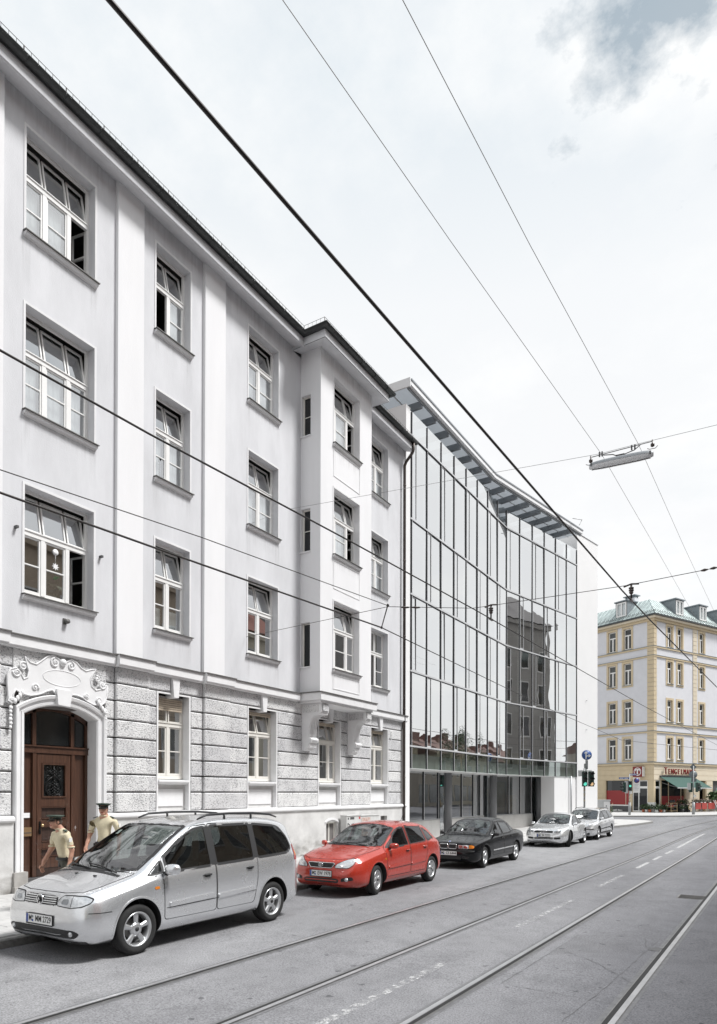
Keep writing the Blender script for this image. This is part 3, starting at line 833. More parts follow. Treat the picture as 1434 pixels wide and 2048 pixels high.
# smooth surrounds and window recess lining, apron panels, windows
for gi, (a, b) in enumerate(GFW):
    m = MB(); wall_holes(m, WX + .02, a - .0, b + .0, 1.56, 4.44, [(a + .05, b - .05, 1.57, 4.40)], .33); part(house, 'window_casing', m, 'plaster_trim', world=True)
    m = MB(); m.box(WX - .30, WX - .13, a + .052, b - .052, 1.575, 2.20)
    ap = part(house, 'apron', m, 'plinth_render', world=True)
    m = MB(); m.box(WX - .129, WX - .105, a + .13, b - .13, 1.68, 2.10); part(ap, 'apron_panel', m, 'plaster_trim', world=True)
    m = MB(); m.prism([(WX - .3, 2.335), (WX + .03, 2.315), (WX + .06, 2.31), (WX + .06, 2.27), (WX + .02, 2.265), (WX - .05, 2.205), (WX - .3, 2.205)], a + .051, b - .051 if gi != 2 else b - .051, 'y'); s = part(house, 'window_sill', m, 'plaster_trim', world=True)
    n = 3 if gi == 2 else 2
    w = make_window(b - a - .11, 2.03, n, (.22, .68) if n == 3 else (.5,), .66, 'window_cream', tilt=gi != 0, shutter=.26 if gi == 0 else .10, curt=0)
    w.parent = house; w.location = Vector((WX - .2, a + .055, 2.345)) - house.location
    m = MB()
    if gi < 4:                       # net curtain deep in the room
        N = 16
        for kk in range(N):
            u0, u1 = a + .1 + (b - a - .2) * kk / N, a + .1 + (b - a - .2) * (kk + 1) / N
            if kk in (7, 8) : continue
            m.quad((WX - .45 + .02 * math.sin(kk * 2.1), u0, 2.4), (WX - .45 + .02 * math.sin(kk * 2.1 + 2.1), u1, 2.4), (WX - .45 + .02 * math.sin(kk * 2.1 + 2.1), u1, 4.3), (WX - .45 + .02 * math.sin(kk * 2.1), u0, 4.3))
        part(house, 'curtain', m, 'interior_pale', world=True, fix=False)
# plinth with its ledge
PX = -12.41
for a, b in ((HY0, DOOR[0] - .0), (DOOR[1] + .0, 19.0), (19.0, HY1)):
    pass
mb = MB()
bw = [(18.32, 18.98, .35, 1.03), (21.94, 22.44, .93, 1.14)]
wall_holes(mb, PX, DOOR[1] + .002, HY1, -.3, 1.46, bw, .16)
wall_holes(mb, PX, HY0, DOOR[0] - .002, -.3, 1.46, [], .12)
part(house, 'plinth', mb, 'plinth_render', world=True)
for a, b in ((HY0, DOOR[0] - .002), (DOOR[1] + .002, HY1)):
    m = MB(); m.prism([(WX - .05, 1.44), (PX + .03, 1.44), (PX + .055, 1.47), (PX + .055, 1.52), (PX + .02, 1.55), (WX + .0, 1.565), (WX - .05, 1.565)], a, b, 'y'); part(house, 'plinth_ledge', m, 'plaster_trim', world=True)
m = MB(); m.box(PX - .2, PX - .15, 18.32, 18.98, .35, 1.03); w = part(house, 'basement_window', m, 'door_glass', world=True)
m = MB(); X = PX - .15
for u0, u1, v0, v1 in ((18.32, 18.37, .35, 1.03), (18.93, 18.98, .35, 1.03), (18.62, 18.67, .4, .98), (18.37, 18.93, .35, .4), (18.37, 18.93, .98, 1.03)): m.box(X, X + .04, u0, u1, v0, v1)
part(w, 'frame', m, 'window_cream', world=True)
m = MB(); m.prism([(18.25, .98), (18.32, 1.04), (18.5, 1.09), (18.65, 1.105), (18.8, 1.09), (18.98, 1.04), (19.05, .98), (19.05, 1.06), (18.85, 1.15), (18.65, 1.17), (18.45, 1.15), (18.25, 1.06)], PX, PX + .03, 'x'); part(w, 'arched_head', m, 'plaster_trim', world=True)
m = MB(); m.box(PX - .16, PX - .14, 21.94, 22.44, .93, 1.14); part(house, 'cellar_vent', m, 'dark_grey', world=True)

for a, b in ((HY0, DOOR[0] - .01), (DOOR[1] + .01, 18.2), (19.06, HY1 - .2)):
    m = MB(); m.quad((PX + .004, a, g(12) + PAVE), (PX + .004, b, g(12) + PAVE), (PX + .004, b, .75), (PX + .004, a, .75)); part(house, 'splash_stain', m, 'splash_dirt', world=True)
for a, b in ((HY0, 16.5), (16.9, 20.1), (20.3, HY1)):
    X = BX if 16.8 < a < 17 else WX
    m = MB(); m.quad((X + .003, a, 14.95), (X + .003, b, 14.95), (X + .003, b, 15.69), (X + .003, a, 15.69)); part(house, 'soot_stain', m, 'rain_run', world=True)
# ---- eaves, gutter, snow guard, roof
SO = -12.08
def eave(y0, y1, xin, xo, endcap=True):
    m = MB(); m.prism([(xin, 15.70), (xo, 15.55), (xo + .02, 15.57), (xo + .02, 15.66), (xo - .01, 15.68), (xo - .01, 15.83), (xin, 15.83)], y0, y1, 'y')
    part(house, 'eave', m, 'plaster', world=True)
def gutter(pts, name='gutter'):
    """half-round gutter along a plan path (x, y), bead on the outer lip"""
    m = MB(); r = .085
    prof = [(-r, 0), (-r * .9, -r * .5), (-r * .5, -r * .87), (0, -r), (r * .5, -r * .87), (r * .9, -r * .5), (r, 0), (r + .012, .012), (r - .01, .016), (r - .012, 0), (r * .8, -r * .45), (0, -r + .012), (-r * .8, -r * .45), (-r + .012, 0)]
    P = [Vector((x, y)) for x, y in pts]; vs = []
    for i, p in enumerate(P):
        d0 = (p - P[i - 1]).normalized() if i else None
        d1 = (P[i + 1] - p).normalized() if i < len(P) - 1 else None
        d0 = d0 or d1; d1 = d1 or d0
        n0, n1 = Vector((d0.y, -d0.x)), Vector((d1.y, -d1.x))
        n = (n0 + n1); n = n / max(.3, n.dot(n0))
        for (a, z) in prof: vs.append((p.x + n.x * a, p.y + n.y * a, GZ + z))
    k = len(prof); fs = []
    for i in range(len(P) - 1):
        for j in range(k): fs.append((i * k + j, i * k + (j + 1) % k, (i + 1) * k + (j + 1) % k, (i + 1) * k + j))
    m.add(vs, fs, 0, True)
    m.poly(vs[:k]); m.poly(vs[-k:])
    o = part(house, name, m, 'zinc_dark', world=True)
    # straps round it
    s = MB()
    for a, b in zip(P, P[1:]):
        L = (b - a).length; d = (b - a).normalized(); n = Vector((d.y, -d.x)); kk = int(L / .82)
        for q in range(kk):
            c = a + d * (.4 + q * .82)
            pts3 = [(c.x + n.x * (r + .006) * math.cos(t), c.y + n.y * (r + .006) * math.cos(t), GZ - (r + .006) * math.sin(t)) for t in [math.pi * j / 8 for j in range(9)]]
            s.tube(pts3, .008, 4)
    part(o, 'gutter_strap', s, 'zinc_dark', world=True, kind='stuff')
GZ = 15.90
GX, GBX = -12.0, -11.22
eave(HY0, 16.6, WX, SO); eave(20.42, HY1 + .03, WX, SO)
m = MB()
# oriel eave: soffit ring
m.prism([(WX, 16.56), (-11.30, 16.56), (-11.30, 20.46), (WX, 20.46)], 15.66, 15.83, 'z', caps=False)
m.quad((WX, 16.56, 15.58), (-11.30, 16.56, 15.58), (BX, BAY0, 15.70), (WX, BAY0, 15.70)); m.quad((-11.30, 16.56, 15.58), (-11.30, 20.46, 15.58), (BX, BAY1, 15.70), (BX, BAY0, 15.70)); m.quad((-11.30, 20.46, 15.58), (WX, 20.46, 15.58), (WX, BAY1, 15.70), (BX, BAY1, 15.70))
m.prism([(WX, 16.54), (-11.28, 16.54), (-11.28, 20.48), (WX, 20.48)], 15.58, 15.66, 'z', caps=False)
part(house, 'eave', m, 'plaster', world=True)
m = MB(); m.prism([(WX, 16.5), (-11.27, 16.5), (-11.27, 20.5), (WX, 20.5)], 15.835, 15.88, 'z'); part(house, 'eave_board', m, 'zinc_dark', world=True)
m = MB(); m.box(WX, SO + .02, HY0, 16.49, 15.835, 15.88); m.box(WX, SO + .02, 20.51, HY1 + .03, 15.835, 15.88); part(house, 'eave_board', m, 'zinc_dark', world=True)
gutter([(GX, HY0), (GX, 16.46), (GBX, 16.46), (GBX, 20.62), (GX - .1, 20.62)])
gutter([(GX, 20.72), (GX, HY1 + .06)])
# roof
m = MB()
m.quad((GX - .07, HY0, 15.95), (GX - .07, HY1 + .05, 15.95), (WX - 5.5, HY1 + .05, 20.6), (WX - 5.5, HY0, 20.6))
m.quad((WX - 11, HY0, 15.7), (WX - 11, HY1 + .05, 15.7), (WX - 5.5, HY1 + .05, 20.6), (WX - 5.5, HY0, 20.6))
m.poly([(GX - .07, HY1 + .05, 15.95), (WX - 5.5, HY1 + .05, 20.6), (WX - 11, HY1 + .05, 15.7)])
m.poly([(GX - .07, HY0, 15.95), (WX - 5.5, HY0, 20.6), (WX - 11, HY0, 15.7)])
m.quad((GX - .07, 16.5, 15.94), (GBX - .07, 16.5, 15.94), (GBX - 1.9, 18.5, 17.4), (WX - 1.5, 18.5, 17.4)); m.quad((GBX - .07, 16.5, 15.94), (GBX - .07, 20.6, 15.94), (GBX - 1.9, 18.6, 17.4), (GBX - 1.9, 18.5, 17.4)); m.quad((GBX - .07, 20.6, 15.94), (GX - .07, 20.6, 15.94), (WX - 1.5, 18.6, 17.4), (GBX - 1.9, 18.6, 17.4))
part(house, 'roof', m, 'roof_tile', world=True)
def snow_guard(pts, zb=16.0, h=.24):
    m = MB(); P = [Vector(p) for p in pts]
    for a, b in zip(P, P[1:]):
        L = (b - a).length; d = (b - a).normalized()
        for z in (zb + .03, zb + h): m.tube([(a.x, a.y, z), (b.x, b.y, z)], .007, 4)
        k = int(L / .15)
        for q in range(k + 1):
            c = a + d * (L * q / k)
            m.tube([(c.x, c.y, zb - .05), (c.x, c.y, zb + h)], .0055 if q % 6 else .014, 4)
    part(house, 'snow_guard', m, 'wire_black', world=True)
snow_guard([(GX - .12, HY0), (GX - .12, 16.62), (GBX - .14, 16.62), (GBX - .14, 20.5)]); snow_guard([(GX - .12, 20.75), (GX - .12, HY1)], 15.98)
# chimney on the ridge is out of sight; downpipe at the right end
m = MB()
PXp, PYp = -12.37, 23.74
m.tube([(GX - .01, 23.80, GZ - .05), (GX - .01, 23.80, GZ - .35), (GX - .06, 23.79, GZ - .48), (PXp + .06, 23.75, GZ - .78), (PXp, PYp, GZ - .92), (PXp, PYp, GZ - 1.3), (PXp, PYp, g(23) + .15)], .056, 10)
dp = part(house, 'downpipe', m, 'copper_brown', world=True)
for z in (14.2, 11.2, 8.2, 5.3, 2.6):
    m = MB(); m.tube([(PXp, PYp, z - .02), (PXp, PYp, z + .02)], .064, 10); part(dp, 'pipe_collar', m, 'copper_brown', world=True)
# small iron hooks on the wall
for (y, z, s) in [(7.68, 7.15, .04), (9.62, 7.15, .04)]:
    m = MB(); m.box(WX, WX + .09, y - s * .6, y + s * .6, z - .015, z + .03); part(house, 'wall_bracket', m, 'dark_grey', world=True)
m = MB(); m.box(WX, WX + .03, 8.72, 8.78, 5.5, 5.62); m.lathe([(.0, 0), (.05, 0), (.05, .07), (0, .07)], (WX + .03, 8.78, 5.56), 'x', 10); part(house, 'lamp_bracket', m, 'zinc_cap', world=True)
m = MB(); m.box(WX + .03, WX + .05, 22.78, 22.88, 4.06, 4.36); vt = part(house, 'vent_plate', m, 'white_paint', world=True)
for k in range(5):
    m = MB(); m.box(WX + .0505, WX + .053, 22.79, 22.87, 4.09 + k * .055, 4.11 + k * .055); part(vt, 'slot', m, 'dark_grey', world=True)
# ------------------------------------------------------------------ doorway, carved cartouche, corbels
OY0, OY1, SPR, CRN = 7.87, 9.53, 3.56, 3.79
GZD = g(8.7) + PAVE
_h = (OY1 - OY0) / 2; _s = CRN - SPR; _R = (_h * _h + _s * _s) / (2 * _s); _cy = (OY0 + OY1) / 2; _cz = CRN - _R
def arch_pts(off=0.0, n=14, y0=None, y1=None, zb=None):
    """opening outline moved outwards by off: left foot, arch, right foot"""
    zb = GZD + .12 if zb is None else zb
    r = _R + off; hw = _h + off
    a = math.asin(min(.999, hw / r))
    pts = [(_cy - hw, zb)]
    for i in range(n + 1):
        t = -a + 2 * a * i / n
        pts.append((_cy + r * math.sin(t), _cz + r * math.cos(t)))
    pts.append((_cy + hw, zb))
    return pts
prof = [(0, -12.84), (0, -12.47), (.025, -12.44), (.075, -12.43), (.08, -12.45), (.135, -12.45), (.145, -12.40), (.20, -12.385), (.215, -12.40), (.22, -12.55)]
mb = MB(); rows = [[(x, y, z) for y, z in arch_pts(o)] for o, x in prof]
vs = [p for r in rows for p in r]; n = len(rows[0])
mb.add(vs, [(i * n + j, i * n + j + 1, (i + 1) * n + j + 1, (i + 1) * n + j) for i in range(len(rows) - 1) for j in range(n - 1)], 0)
sur = part(house, 'door_surround', mb, 'plaster_trim', world=True)
# spandrel behind the surround up to the string course
m = MB()
for y0, y1 in ((OY0 - .23, _cy), (_cy, OY1 + .23)):
    ap = [q for q in arch_pts(.1, 20) if y0 <= q[0] <= y1]
m = MB(); ap = arch_pts(.1, 20)[1:-1]
for (a, za), (b, zb) in zip(ap, ap[1:]): m.quad((WX + .03, a, za), (WX + .03, b, zb), (WX + .03, b, 4.07), (WX + .03, a, 4.07))
part(house, 'spandrel', m, 'tooled_stone', world=True)
m = MB(); m.box(WX - .02, WX + .05, DOOR[0], OY1 + .225, 4.06, 4.83); part(house, 'stone_block', m, 'tooled_stone', world=True)
for a in (OY0, OY1):
    s = 1 if a == OY1 else -1
    m = MB(); m.box(-12.53, -12.35, a - .02 if s > 0 else a - .26, a + .26 if s > 0 else a + .02, GZD + .10, GZD + .40); part(house, 'jamb_base', m, 'sandstone_step', world=True)
m = MB(); m.box(-12.9, -12.30, OY0 - .28, OY1 + .28, g(8.7) + PAVE - .1, GZD + .13); part(house, 'door_step', m, 'sandstone_step', world=True)
m = MB(); m.box(-12.95, -12.62, OY0 + .002, OY1 - .002, GZD + .131, GZD + .22); part(house, 'threshold', m, 'dark_grey', world=True)
# door
DX = -12.80
door = part(house, 'door', (lambda m: (m.box(DX - .06, DX - .01, OY0, OY1 + .21, GZD + .22, 2.82), m)[1])(MB()), 'oak', world=True)
def dbox(y0, y1, z0, z1, x0=0, x1=.04, name='door_rail', mt='oak'):
    m = MB(); m.box(DX + x0 - .012, DX + x1, y0, y1, z0, z1); return part(door, name, m, mt, world=True)
dbox(OY0, OY1 + .21, 2.82, 2.94, -.03, .06, 'transom_bar'); dbox(OY0, OY1 + .21, 2.945, 2.975, -.03, .085, 'transom_moulding')
for y in (8.28, 9.16): dbox(y - .04, y + .04, GZD + .23, 2.819, 0, .05, 'door_post')
for y, y_ in ((7.87, 7.93), (9.47, 9.74)): dbox(y, y_, GZD + .23, 2.819, 0, .035, 'door_post')
LY0, LY1 = 8.34, 9.10
dbox(LY0, LY0 + .10, .68, 2.80); dbox(LY1 - .10, LY1, .68, 2.80)
for z0, z1 in ((2.62, 2.80), (1.72, 1.90), (1.32, 1.46), (.86, .99)): dbox(LY0 + .101, LY1 - .101, z0, z1)
dbox(LY0, LY1, .46, .679); dbox(LY0, LY1, GZD + .225, .455, 0, .03, 'kick_board', 'oak_dark')
for z0, z1 in ((1.465, 1.715), (.995, 1.315), (.685, .855)):
    p = dbox(LY0 + .12, LY1 - .12, z0 + .015, z1 - .015, 0, .012, 'door_panel', 'oak_dark')
    for q in ((LY0 + .101, LY1 - .101, z0 + .001, z0 + .018), (LY0 + .101, LY1 - .101, z1 - .018, z1 - .001)):
        m = MB(); m.box(DX, DX + .055, *q); part(p, 'bead', m, 'oak', world=True)
# glazed opening with its scroll grille
gy0, gy1, gz0, gz1 = 8.44, 9.00, 1.905, 2.615
m = MB(); m.quad((DX + .004, gy0, gz0), (DX + .004, gy1, gz0), (DX + .004, gy1, gz1), (DX + .004, gy0, gz1)); gp = part(door, 'door_glass', m, 'door_glass', world=True)
for q in ((gy0, gy1, gz0, gz0 + .03), (gy0, gy1, gz1 - .03, gz1), (gy0, gy0 + .03, gz0 + .031, gz1 - .031), (gy1 - .03, gy1, gz0 + .031, gz1 - .031)):
    m = MB(); m.box(DX, DX + .06, *q); part(gp, 'bead', m, 'oak', world=True)
m = MB(); gx = DX + .035; cyy = (gy0 + gy1) / 2
def spiral(m, y, z, r, a0, turns, w=.010, x=gx, n=26, taper=True, sgn=1, r1=.15):
    P = []
    for i in range(n + 1):
        t = i / n; rr = r * (1 - (1 - r1) * t); a = a0 + sgn * turns * 2 * math.pi * t
        P.append((x, y + rr * math.cos(a), z + rr * math.sin(a)))
    m.tube(P, [w * (1 - .4 * i / n) for i in range(n + 1)] if taper else w, 5)
    return P[0]
for s in (-1, 1):
    for (dy, dz, r, a0, tn, sg) in ((.13, .60, .075, R(90), 1.4, 1), (.14, .42, .06, R(-90), 1.3, -1), (.08, .22, .07, R(60), 1.4, 1), (.10, .10, .07, R(90), 1.2, -1), (.05, .50, .045, R(0), 1.2, 1)):
        a = a0 if s > 0 else math.pi - a0
        spiral(m, cyy + s * dy, gz0 + dz, r, a, tn, .011, sgn=sg * s)
ring = [(gx, cyy + .19 * math.cos(t), gz0 + .235 + .19 * math.sin(t)) for t in [2 * math.pi * i / 24 for i in range(24)]]
m.tube(ring, .012, 5, closed=True)
for z in (.1, .16, .22, .28, .34, .46, .52, .58): m.ball((gx + .01, cyy, gz0 + z), .026, 8); m.ball((gx + .01, cyy - .035, gz0 + z - .02), .016, 6); m.ball((gx + .01, cyy + .035, gz0 + z - .02), .016, 6)
m.tube([(gx, cyy, gz0 + .02), (gx, cyy, gz1 - .03)], .009, 5)
part(gp, 'scroll_grille', m, 'iron', world=True)
# fanlight: three panes under the arch
ap = [q for q in arch_pts(-.0, 30)[1:-1]]
def zarch(y, off=0): return _cz + math.sqrt((_R + off) ** 2 - (y - _cy) ** 2)
for a, b in ((OY0 + .05, 8.24), (8.32, 9.12), (9.20, OY1 - .05)):
    m = MB(); k = 10; ys = [a + (b - a) * i / k for i in range(k + 1)]
    m.poly([(DX - .02, a, 3.0), (DX - .02, b, 3.0)] + [(DX - .02, y, zarch(y, -.06)) for y in reversed(ys)]); part(door, 'fanlight_pane', m, 'door_glass', world=True)
for y in (8.28, 9.16):
    m = MB(); m.box(DX - .03, DX + .03, y - .04, y + .04, 2.98, zarch(y, -.03)); part(door, 'fanlight_bar', m, 'oak', world=True)
for y, y_ in ((OY0, OY0 + .05), (OY1 - .05, OY1 + .21)):
    m = MB(); m.box(DX - .03, DX + .03, y, y_, 2.98, 3.75); part(door, 'fanlight_bar', m, 'oak', world=True)
m = MB(); k = 20; ys = [OY0 + .01 + (OY1 - OY0 - .02) * i / k for i in range(k + 1)]
for a, b in zip(ys, ys[1:]): m.quad((DX + .03, a, zarch(a, -.09)), (DX + .03, b, zarch(b, -.09)), (DX + .03, b, zarch(b, .02)), (DX + .03, a, zarch(a, .02))); m.quad((DX + .03, a, zarch(a, -.09)), (DX + .03, b, zarch(b, -.09)), (DX - .03, b, zarch(b, -.09)), (DX - .03, a, zarch(a, -.09)))
part(door, 'arched_frame', m, 'oak', world=True)
m = MB(); m.box(DX + .04, DX + .055, 8.38, 8.42, 1.16, 1.42); m.cyl((DX + .05, 8.40, 1.34), (DX + .11, 8.40, 1.34), .012, 8); part(door, 'lock_plate', m, 'iron', world=True)
m = MB(); m.ball((DX + .125, 8.405, 1.34), .035, 10); part(door, 'door_knob', m, 'brass', world=True)
m = MB(); m.box(DX, DX + .012, 8.0, 8.20, 1.50, 1.60); part(door, 'name_plate', m, 'white_paint', world=True)
m = MB(); m.box(DX, DX + .03, 7.98, 8.23, 1.13, 1.31); lb = part(door, 'letter_box', m, 'brass', world=True)
m = MB(); m.box(DX + .031, DX + .04, 7.99, 8.22, 1.19, 1.205); part(lb, 'flap', m, 'dark_grey', world=True)
m = MB(); m.box(DX - .3, DX - .25, OY0, OY1, GZD, 3.85); part(house, 'hall_darkness', m, 'interior', world=True)

# cartouche over the door
OUT = [(7.85, 4.66), (7.95, 4.57), (8.08, 4.55), (8.18, 4.63), (8.32, 4.75), (8.45, 4.79), (8.57, 4.74), (8.66, 4.67), (8.76, 4.71), (8.86, 4.78), (8.98, 4.74), (9.09, 4.64), (9.21, 4.59), (9.34, 4.64), (9.46, 4.67), (9.39, 4.57), (9.32, 4.43), (9.35, 4.29), (9.46, 4.21), (9.58, 4.25), (9.7, 4.4), (9.76, 4.33), (9.75, 4.16), (9.7, 3.98), (9.58, 3.9), (9.4, 3.9), (9.25, 3.95), (9.14, 4.02), (9.01, 4.05), (8.84, 4.05), (8.78, 3.96), (8.76, 3.85), (8.53, 3.87), (8.58, 3.95), (8.51, 4.03), (8.42, 4.09), (8.3, 4.05), (8.22, 4.0), (8.12, 3.96), (7.96, 3.92), (7.77, 3.94), (7.65, 4.0), (7.6, 3.88), (7.63, 3.78), (7.56, 3.7), (7.48, 3.74), (7.51, 3.89), (7.49, 4.1), (7.49, 4.27), (7.55, 4.38), (7.66, 4.42), (7.75, 4.33), (7.81, 4.22), (7.9, 4.27), (7.92, 4.41), (7.88, 4.52)]
m = MB(); m.prism(OUT, -12.46, -12.405, 'x')
car = part(house, 'cartouche', m, 'plaster_trim', world=True)
m = MB(); m.tube([(-12.405, y, z) for y, z in OUT], .017, 6, closed=True); part(car, 'rim_moulding', m, 'plaster_trim', world=True)
SCR = [(8.48, 4.65, .10, 1, R(100)), (8.85, 4.64, .09, -1, R(80)), (7.80, 4.47, .085, 1, R(60)), (7.67, 4.33, .085, 1, R(170)), (9.49, 4.46, .07, -1, R(120)), (9.62, 4.34, .085, -1, R(10)), (8.05, 4.09, .075, 1, R(-20)), (9.23, 4.05, .06, -1, R(200)), (9.54, 4.0, .07, -1, R(200)), (7.57, 3.79, .06, 1, R(200)), (9.70, 3.80, .06, -1, R(-20))]
for y, z, r, sg, a0 in SCR:
    m = MB(); spiral(m, y, z, r, a0, 1.5, .020, -12.395, sgn=sg); m.ball((-12.392, y, z), .026, 8)
    part(car, 'scroll', m, 'plaster_trim', world=True)
m = MB(); m.ball((-12.40, 8.66, 4.68), .075, 14); part(car, 'boss', m, 'plaster_trim', world=True)
m = MB(); m.tube([(-12.403, 8.65 + .43 * math.cos(t), 4.35 + .16 * math.sin(t)) for t in [2 * math.pi * q / 36 for q in range(36)]], .007, 6, closed=True); part(car, 'field_border', m, 'plaster_trim', world=True)
m = MB(); m.prism([(8.53, 3.80), (8.80, 3.78), (8.86, 4.10), (8.5, 4.12)], -12.45, -12.35, 'x'); part(car, 'keystone', m, 'plaster_trim', world=True)
for s, y, z in ((-1, 7.56, 3.64), (1, 9.72, 3.62)):            # leaf drops beside the jambs
    for k in range(6):
        m = MB(); m.ball((-12.41, y + s * .006 * (k % 2), z - k * .075), .042 - .004 * (k % 3), 8, sc=(.7, 1, 1.1)); part(car, 'leaf_drop', m, 'plaster_trim', world=True)
for s, y in ((-1, 7.62), (1, 9.66)):
    for k in range(4):
        m = MB(); m.ball((-12.37, y - s * .05 * k, 3.95 - .06 * (3 - k)), .05, 8, sc=(.5, .8, 1.2)); part(car, 'acanthus_leaf', m, 'plaster_trim', world=True)

# corbels carrying the oriel
CP = [(-12.50, 4.765), (-11.74, 4.765), (-11.74, 4.50), (-11.79, 4.46), (-11.81, 4.42), (-11.95, 4.42), (-12.03, 4.40), (-12.11, 4.32), (-12.17, 4.20), (-12.205, 4.05), (-12.215, 3.85), (-12.21, 3.74), (-12.16, 3.71), (-12.11, 3.66), (-12.13, 3.59), (-12.2, 3.55), (-12.24, 3.45), (-12.3, 3.40), (-12.34, 3.33), (-12.50, 3.31)]
for y0, y1 in ((17.04, 17.48), (19.70, 20.10)):
    m = MB(); m.prism(CP, y0 + .02, y1 - .02, 'y'); cb = part(house, 'corbel', m, 'plaster_trim', world=True)
    for k in range(5):
        y = y0 + .06 + (y1 - y0 - .12) * k / 4
        m = MB(); m.tube([(x + .012, y, z) for x, z in CP[5:12]], .022, 5); part(cb, 'flute', m, 'plaster_trim', world=True)
    m = MB(); m.box(-11.73, -11.70, y0 + .06, y1 - .06, 4.53, 4.72); part(cb, 'rosette_panel', m, 'tooled_stone', world=True)
    m = MB(); m.box(-12.42, -11.84, y0 + .004, y0 + .018, 4.5, 4.72); part(cb, 'relief_panel', m, 'tooled_stone', world=True)
    for k in range(6):
        y = y0 + .07 + (y1 - y0 - .14) * k / 5
        m = MB(); m.box(-11.80, -11.755, y - .018, y + .018, 4.425, 4.485); m.box(-12.28, -12.19, y - .016, y + .016, 3.42, 3.55); part(cb, 'dentil', m, 'plaster_trim', world=True)
    m = MB(); m.ball((-12.15, (y0 + y1) / 2, 3.65), .1, 10, sc=(.7, 1.9, .6)); part(cb, 'leaf_roll', m, 'plaster_trim', world=True)
# service boxes standing against the plinth
def service_box(y0, y1, z0, z1, x0, x1, label, mt, name='service_box'):
    r = thing(name, label, 'utility box', (x0, (y0 + y1) / 2, g(y0) + PAVE))
    zb = g(y0) + PAVE
    m = MB(); m.box(x0, x1, y0, y1, zb + .1, z1); part(r, 'cabinet_body', m, mt, world=True)
    m = MB(); m.box(x0, x1 + .02, y0 - .015, y1 + .015, z1 + .001, z1 + .03); part(r, 'lid', m, mt, world=True)
    m = MB(); m.box(x0, x1 - .03, y0 + .02, y1 - .02, zb, zb + .099); part(r, 'base', m, 'dark_grey', world=True)
    m = MB(); m.box(x1 + .0005, x1 + .006, y0 + .03, y1 - .03, zb + .16, z1 - .05); part(r, 'door', m, mt, world=True)
    return r
mat('box_grey', (.62, .62, .61), .6, noise=.12, nscale=5)
mat('poster_red', (.42, .20, .17), .7, noise=.75, nscale=14, col2=(.62, .56, .50))
mat('sticker_red', (.45, .05, .05), .5)
b1 = service_box(19.08, 19.99, 0, 1.22, -12.34, -12.10, 'pale grey utility box with black graffiti tag and small red sticker beside the house wall', 'box_grey')
def flat(parent, name, pts, x, mt, w=.016):
    m = MB()
    for (ay, az), (by, bz) in zip(pts, pts[1:]):
        d = math.hypot(by - ay, bz - az); ny, nz = -(bz - az) / d * w, (by - ay) / d * w
        m.quad((x, ay - ny, az - nz), (x, by - ny, bz - nz), (x, by + ny, bz + nz), (x, ay + ny, az + nz))
    return part(parent, name, m, mt, world=True, fix=False)
flat(b1, 'graffiti', [(19.16, .55), (19.15, .98), (19.30, .90), (19.18, .78), (19.33, .55)], -12.091, 'print_black')
flat(b1, 'graffiti', [(19.37, .93), (19.55, .95), (19.40, .75), (19.56, .70), (19.50, .50)], -12.0905, 'print_black')
m = MB(); m.box(-12.093, -12.0915, 19.86, 19.96, 1.10, 1.18); part(b1, 'sticker', m, 'sticker_red', world=True)
m = MB(); m.box(-12.093, -12.0915, 19.3, 19.56, 1.10, 1.18); part(b1, 'sign_plate', m, 'dark_grey', world=True)
m = MB(); m.box(-12.093, -12.0915, 19.15, 19.22, 1.10, 1.17); part(b1, 'sign_plate', m, 'dark_grey', world=True)
b2 = service_box(20.01, 20.85, 0, 1.20, -12.34, -12.11, 'pale grey utility box with reddish torn poster, next to the graffiti one', 'box_grey')
m = MB(); m.box(-12.103, -12.101, 20.06, 20.66, .28, 1.14); part(b2, 'poster', m, 'poster_red', world=True)
b3 = service_box(20.87, 21.35, 0, 1.19, -12.34, -12.14, 'narrow plain pale utility box at the right end of the row by the downpipe', 'box_grey')
# ------------------------------------------------------------------ the glass office building
GA, GK, GE = Vector((-12.45, 24.5)), Vector((-12.35, 35.78)), Vector((-10.55, 44.0))
GL1, GL2 = (GK - GA).length, (GE - GK).length
office = thing('glass_office', 'modern office building with kinked curtain wall of glass and steel fins', 'building', (GA.x, GA.y, g(24.5) + PAVE))
def fseg(s):
    if s <= GL1: t = (GK - GA).normalized(); p = GA + t * s
    else: t = (GE - GK).normalized(); p = GK + t * (s - GL1)
    return p, t, Vector((t.y, -t.x))
def fp(s, z, d=0):
    """point on the facade: s metres along it, z up, d outwards"""
    if abs(s - GL1) < 1e-4 and d:
        t1 = (GK - GA).normalized(); t2 = (GE - GK).normalized(); n = (Vector((t1.y, -t1.x)) + Vector((t2.y, -t2.x))).normalized()
        q = GK + n * (d / n.dot(Vector((t1.y, -t1.x)))); return (q.x, q.y, z)
    p, t, n = fseg(s); q = p + n * d
    return (q.x, q.y, z)
def fbox(mb, s0, s1, z0, z1, d0, d1, m=0, side=None):
    a, b, c, e = fp(s0, z0, d0), fp(s1, z0, d0), fp(s1, z0, d1), fp(s0, z0, d1)
    v = [a, b, c, e] + [(p[0], p[1], z1) for p in (a, b, c, e)]
    fs = [((0, 1, 2, 3), m), ((4, 7, 6, 5), m), ((0, 4, 5, 1), m), ((1, 5, 6, 2), side if side is not None else m), ((2, 6, 7, 3), m), ((3, 7, 4, 0), side if side is not None else m)]
    for f, mm in fs: mb.add([v[i] for i in f], [(0, 1, 2, 3)], mm)
BAYS = [GL1 * k / 8 for k in range(9)] + [GL1 + GL2 * k / 6 for k in range(1, 7)]
ROWS = [(3.01, 3.90), (3.90, 6.95), (6.95, 10.07), (10.07, 13.13), (13.13, 16.54), (16.54, 17.56)]
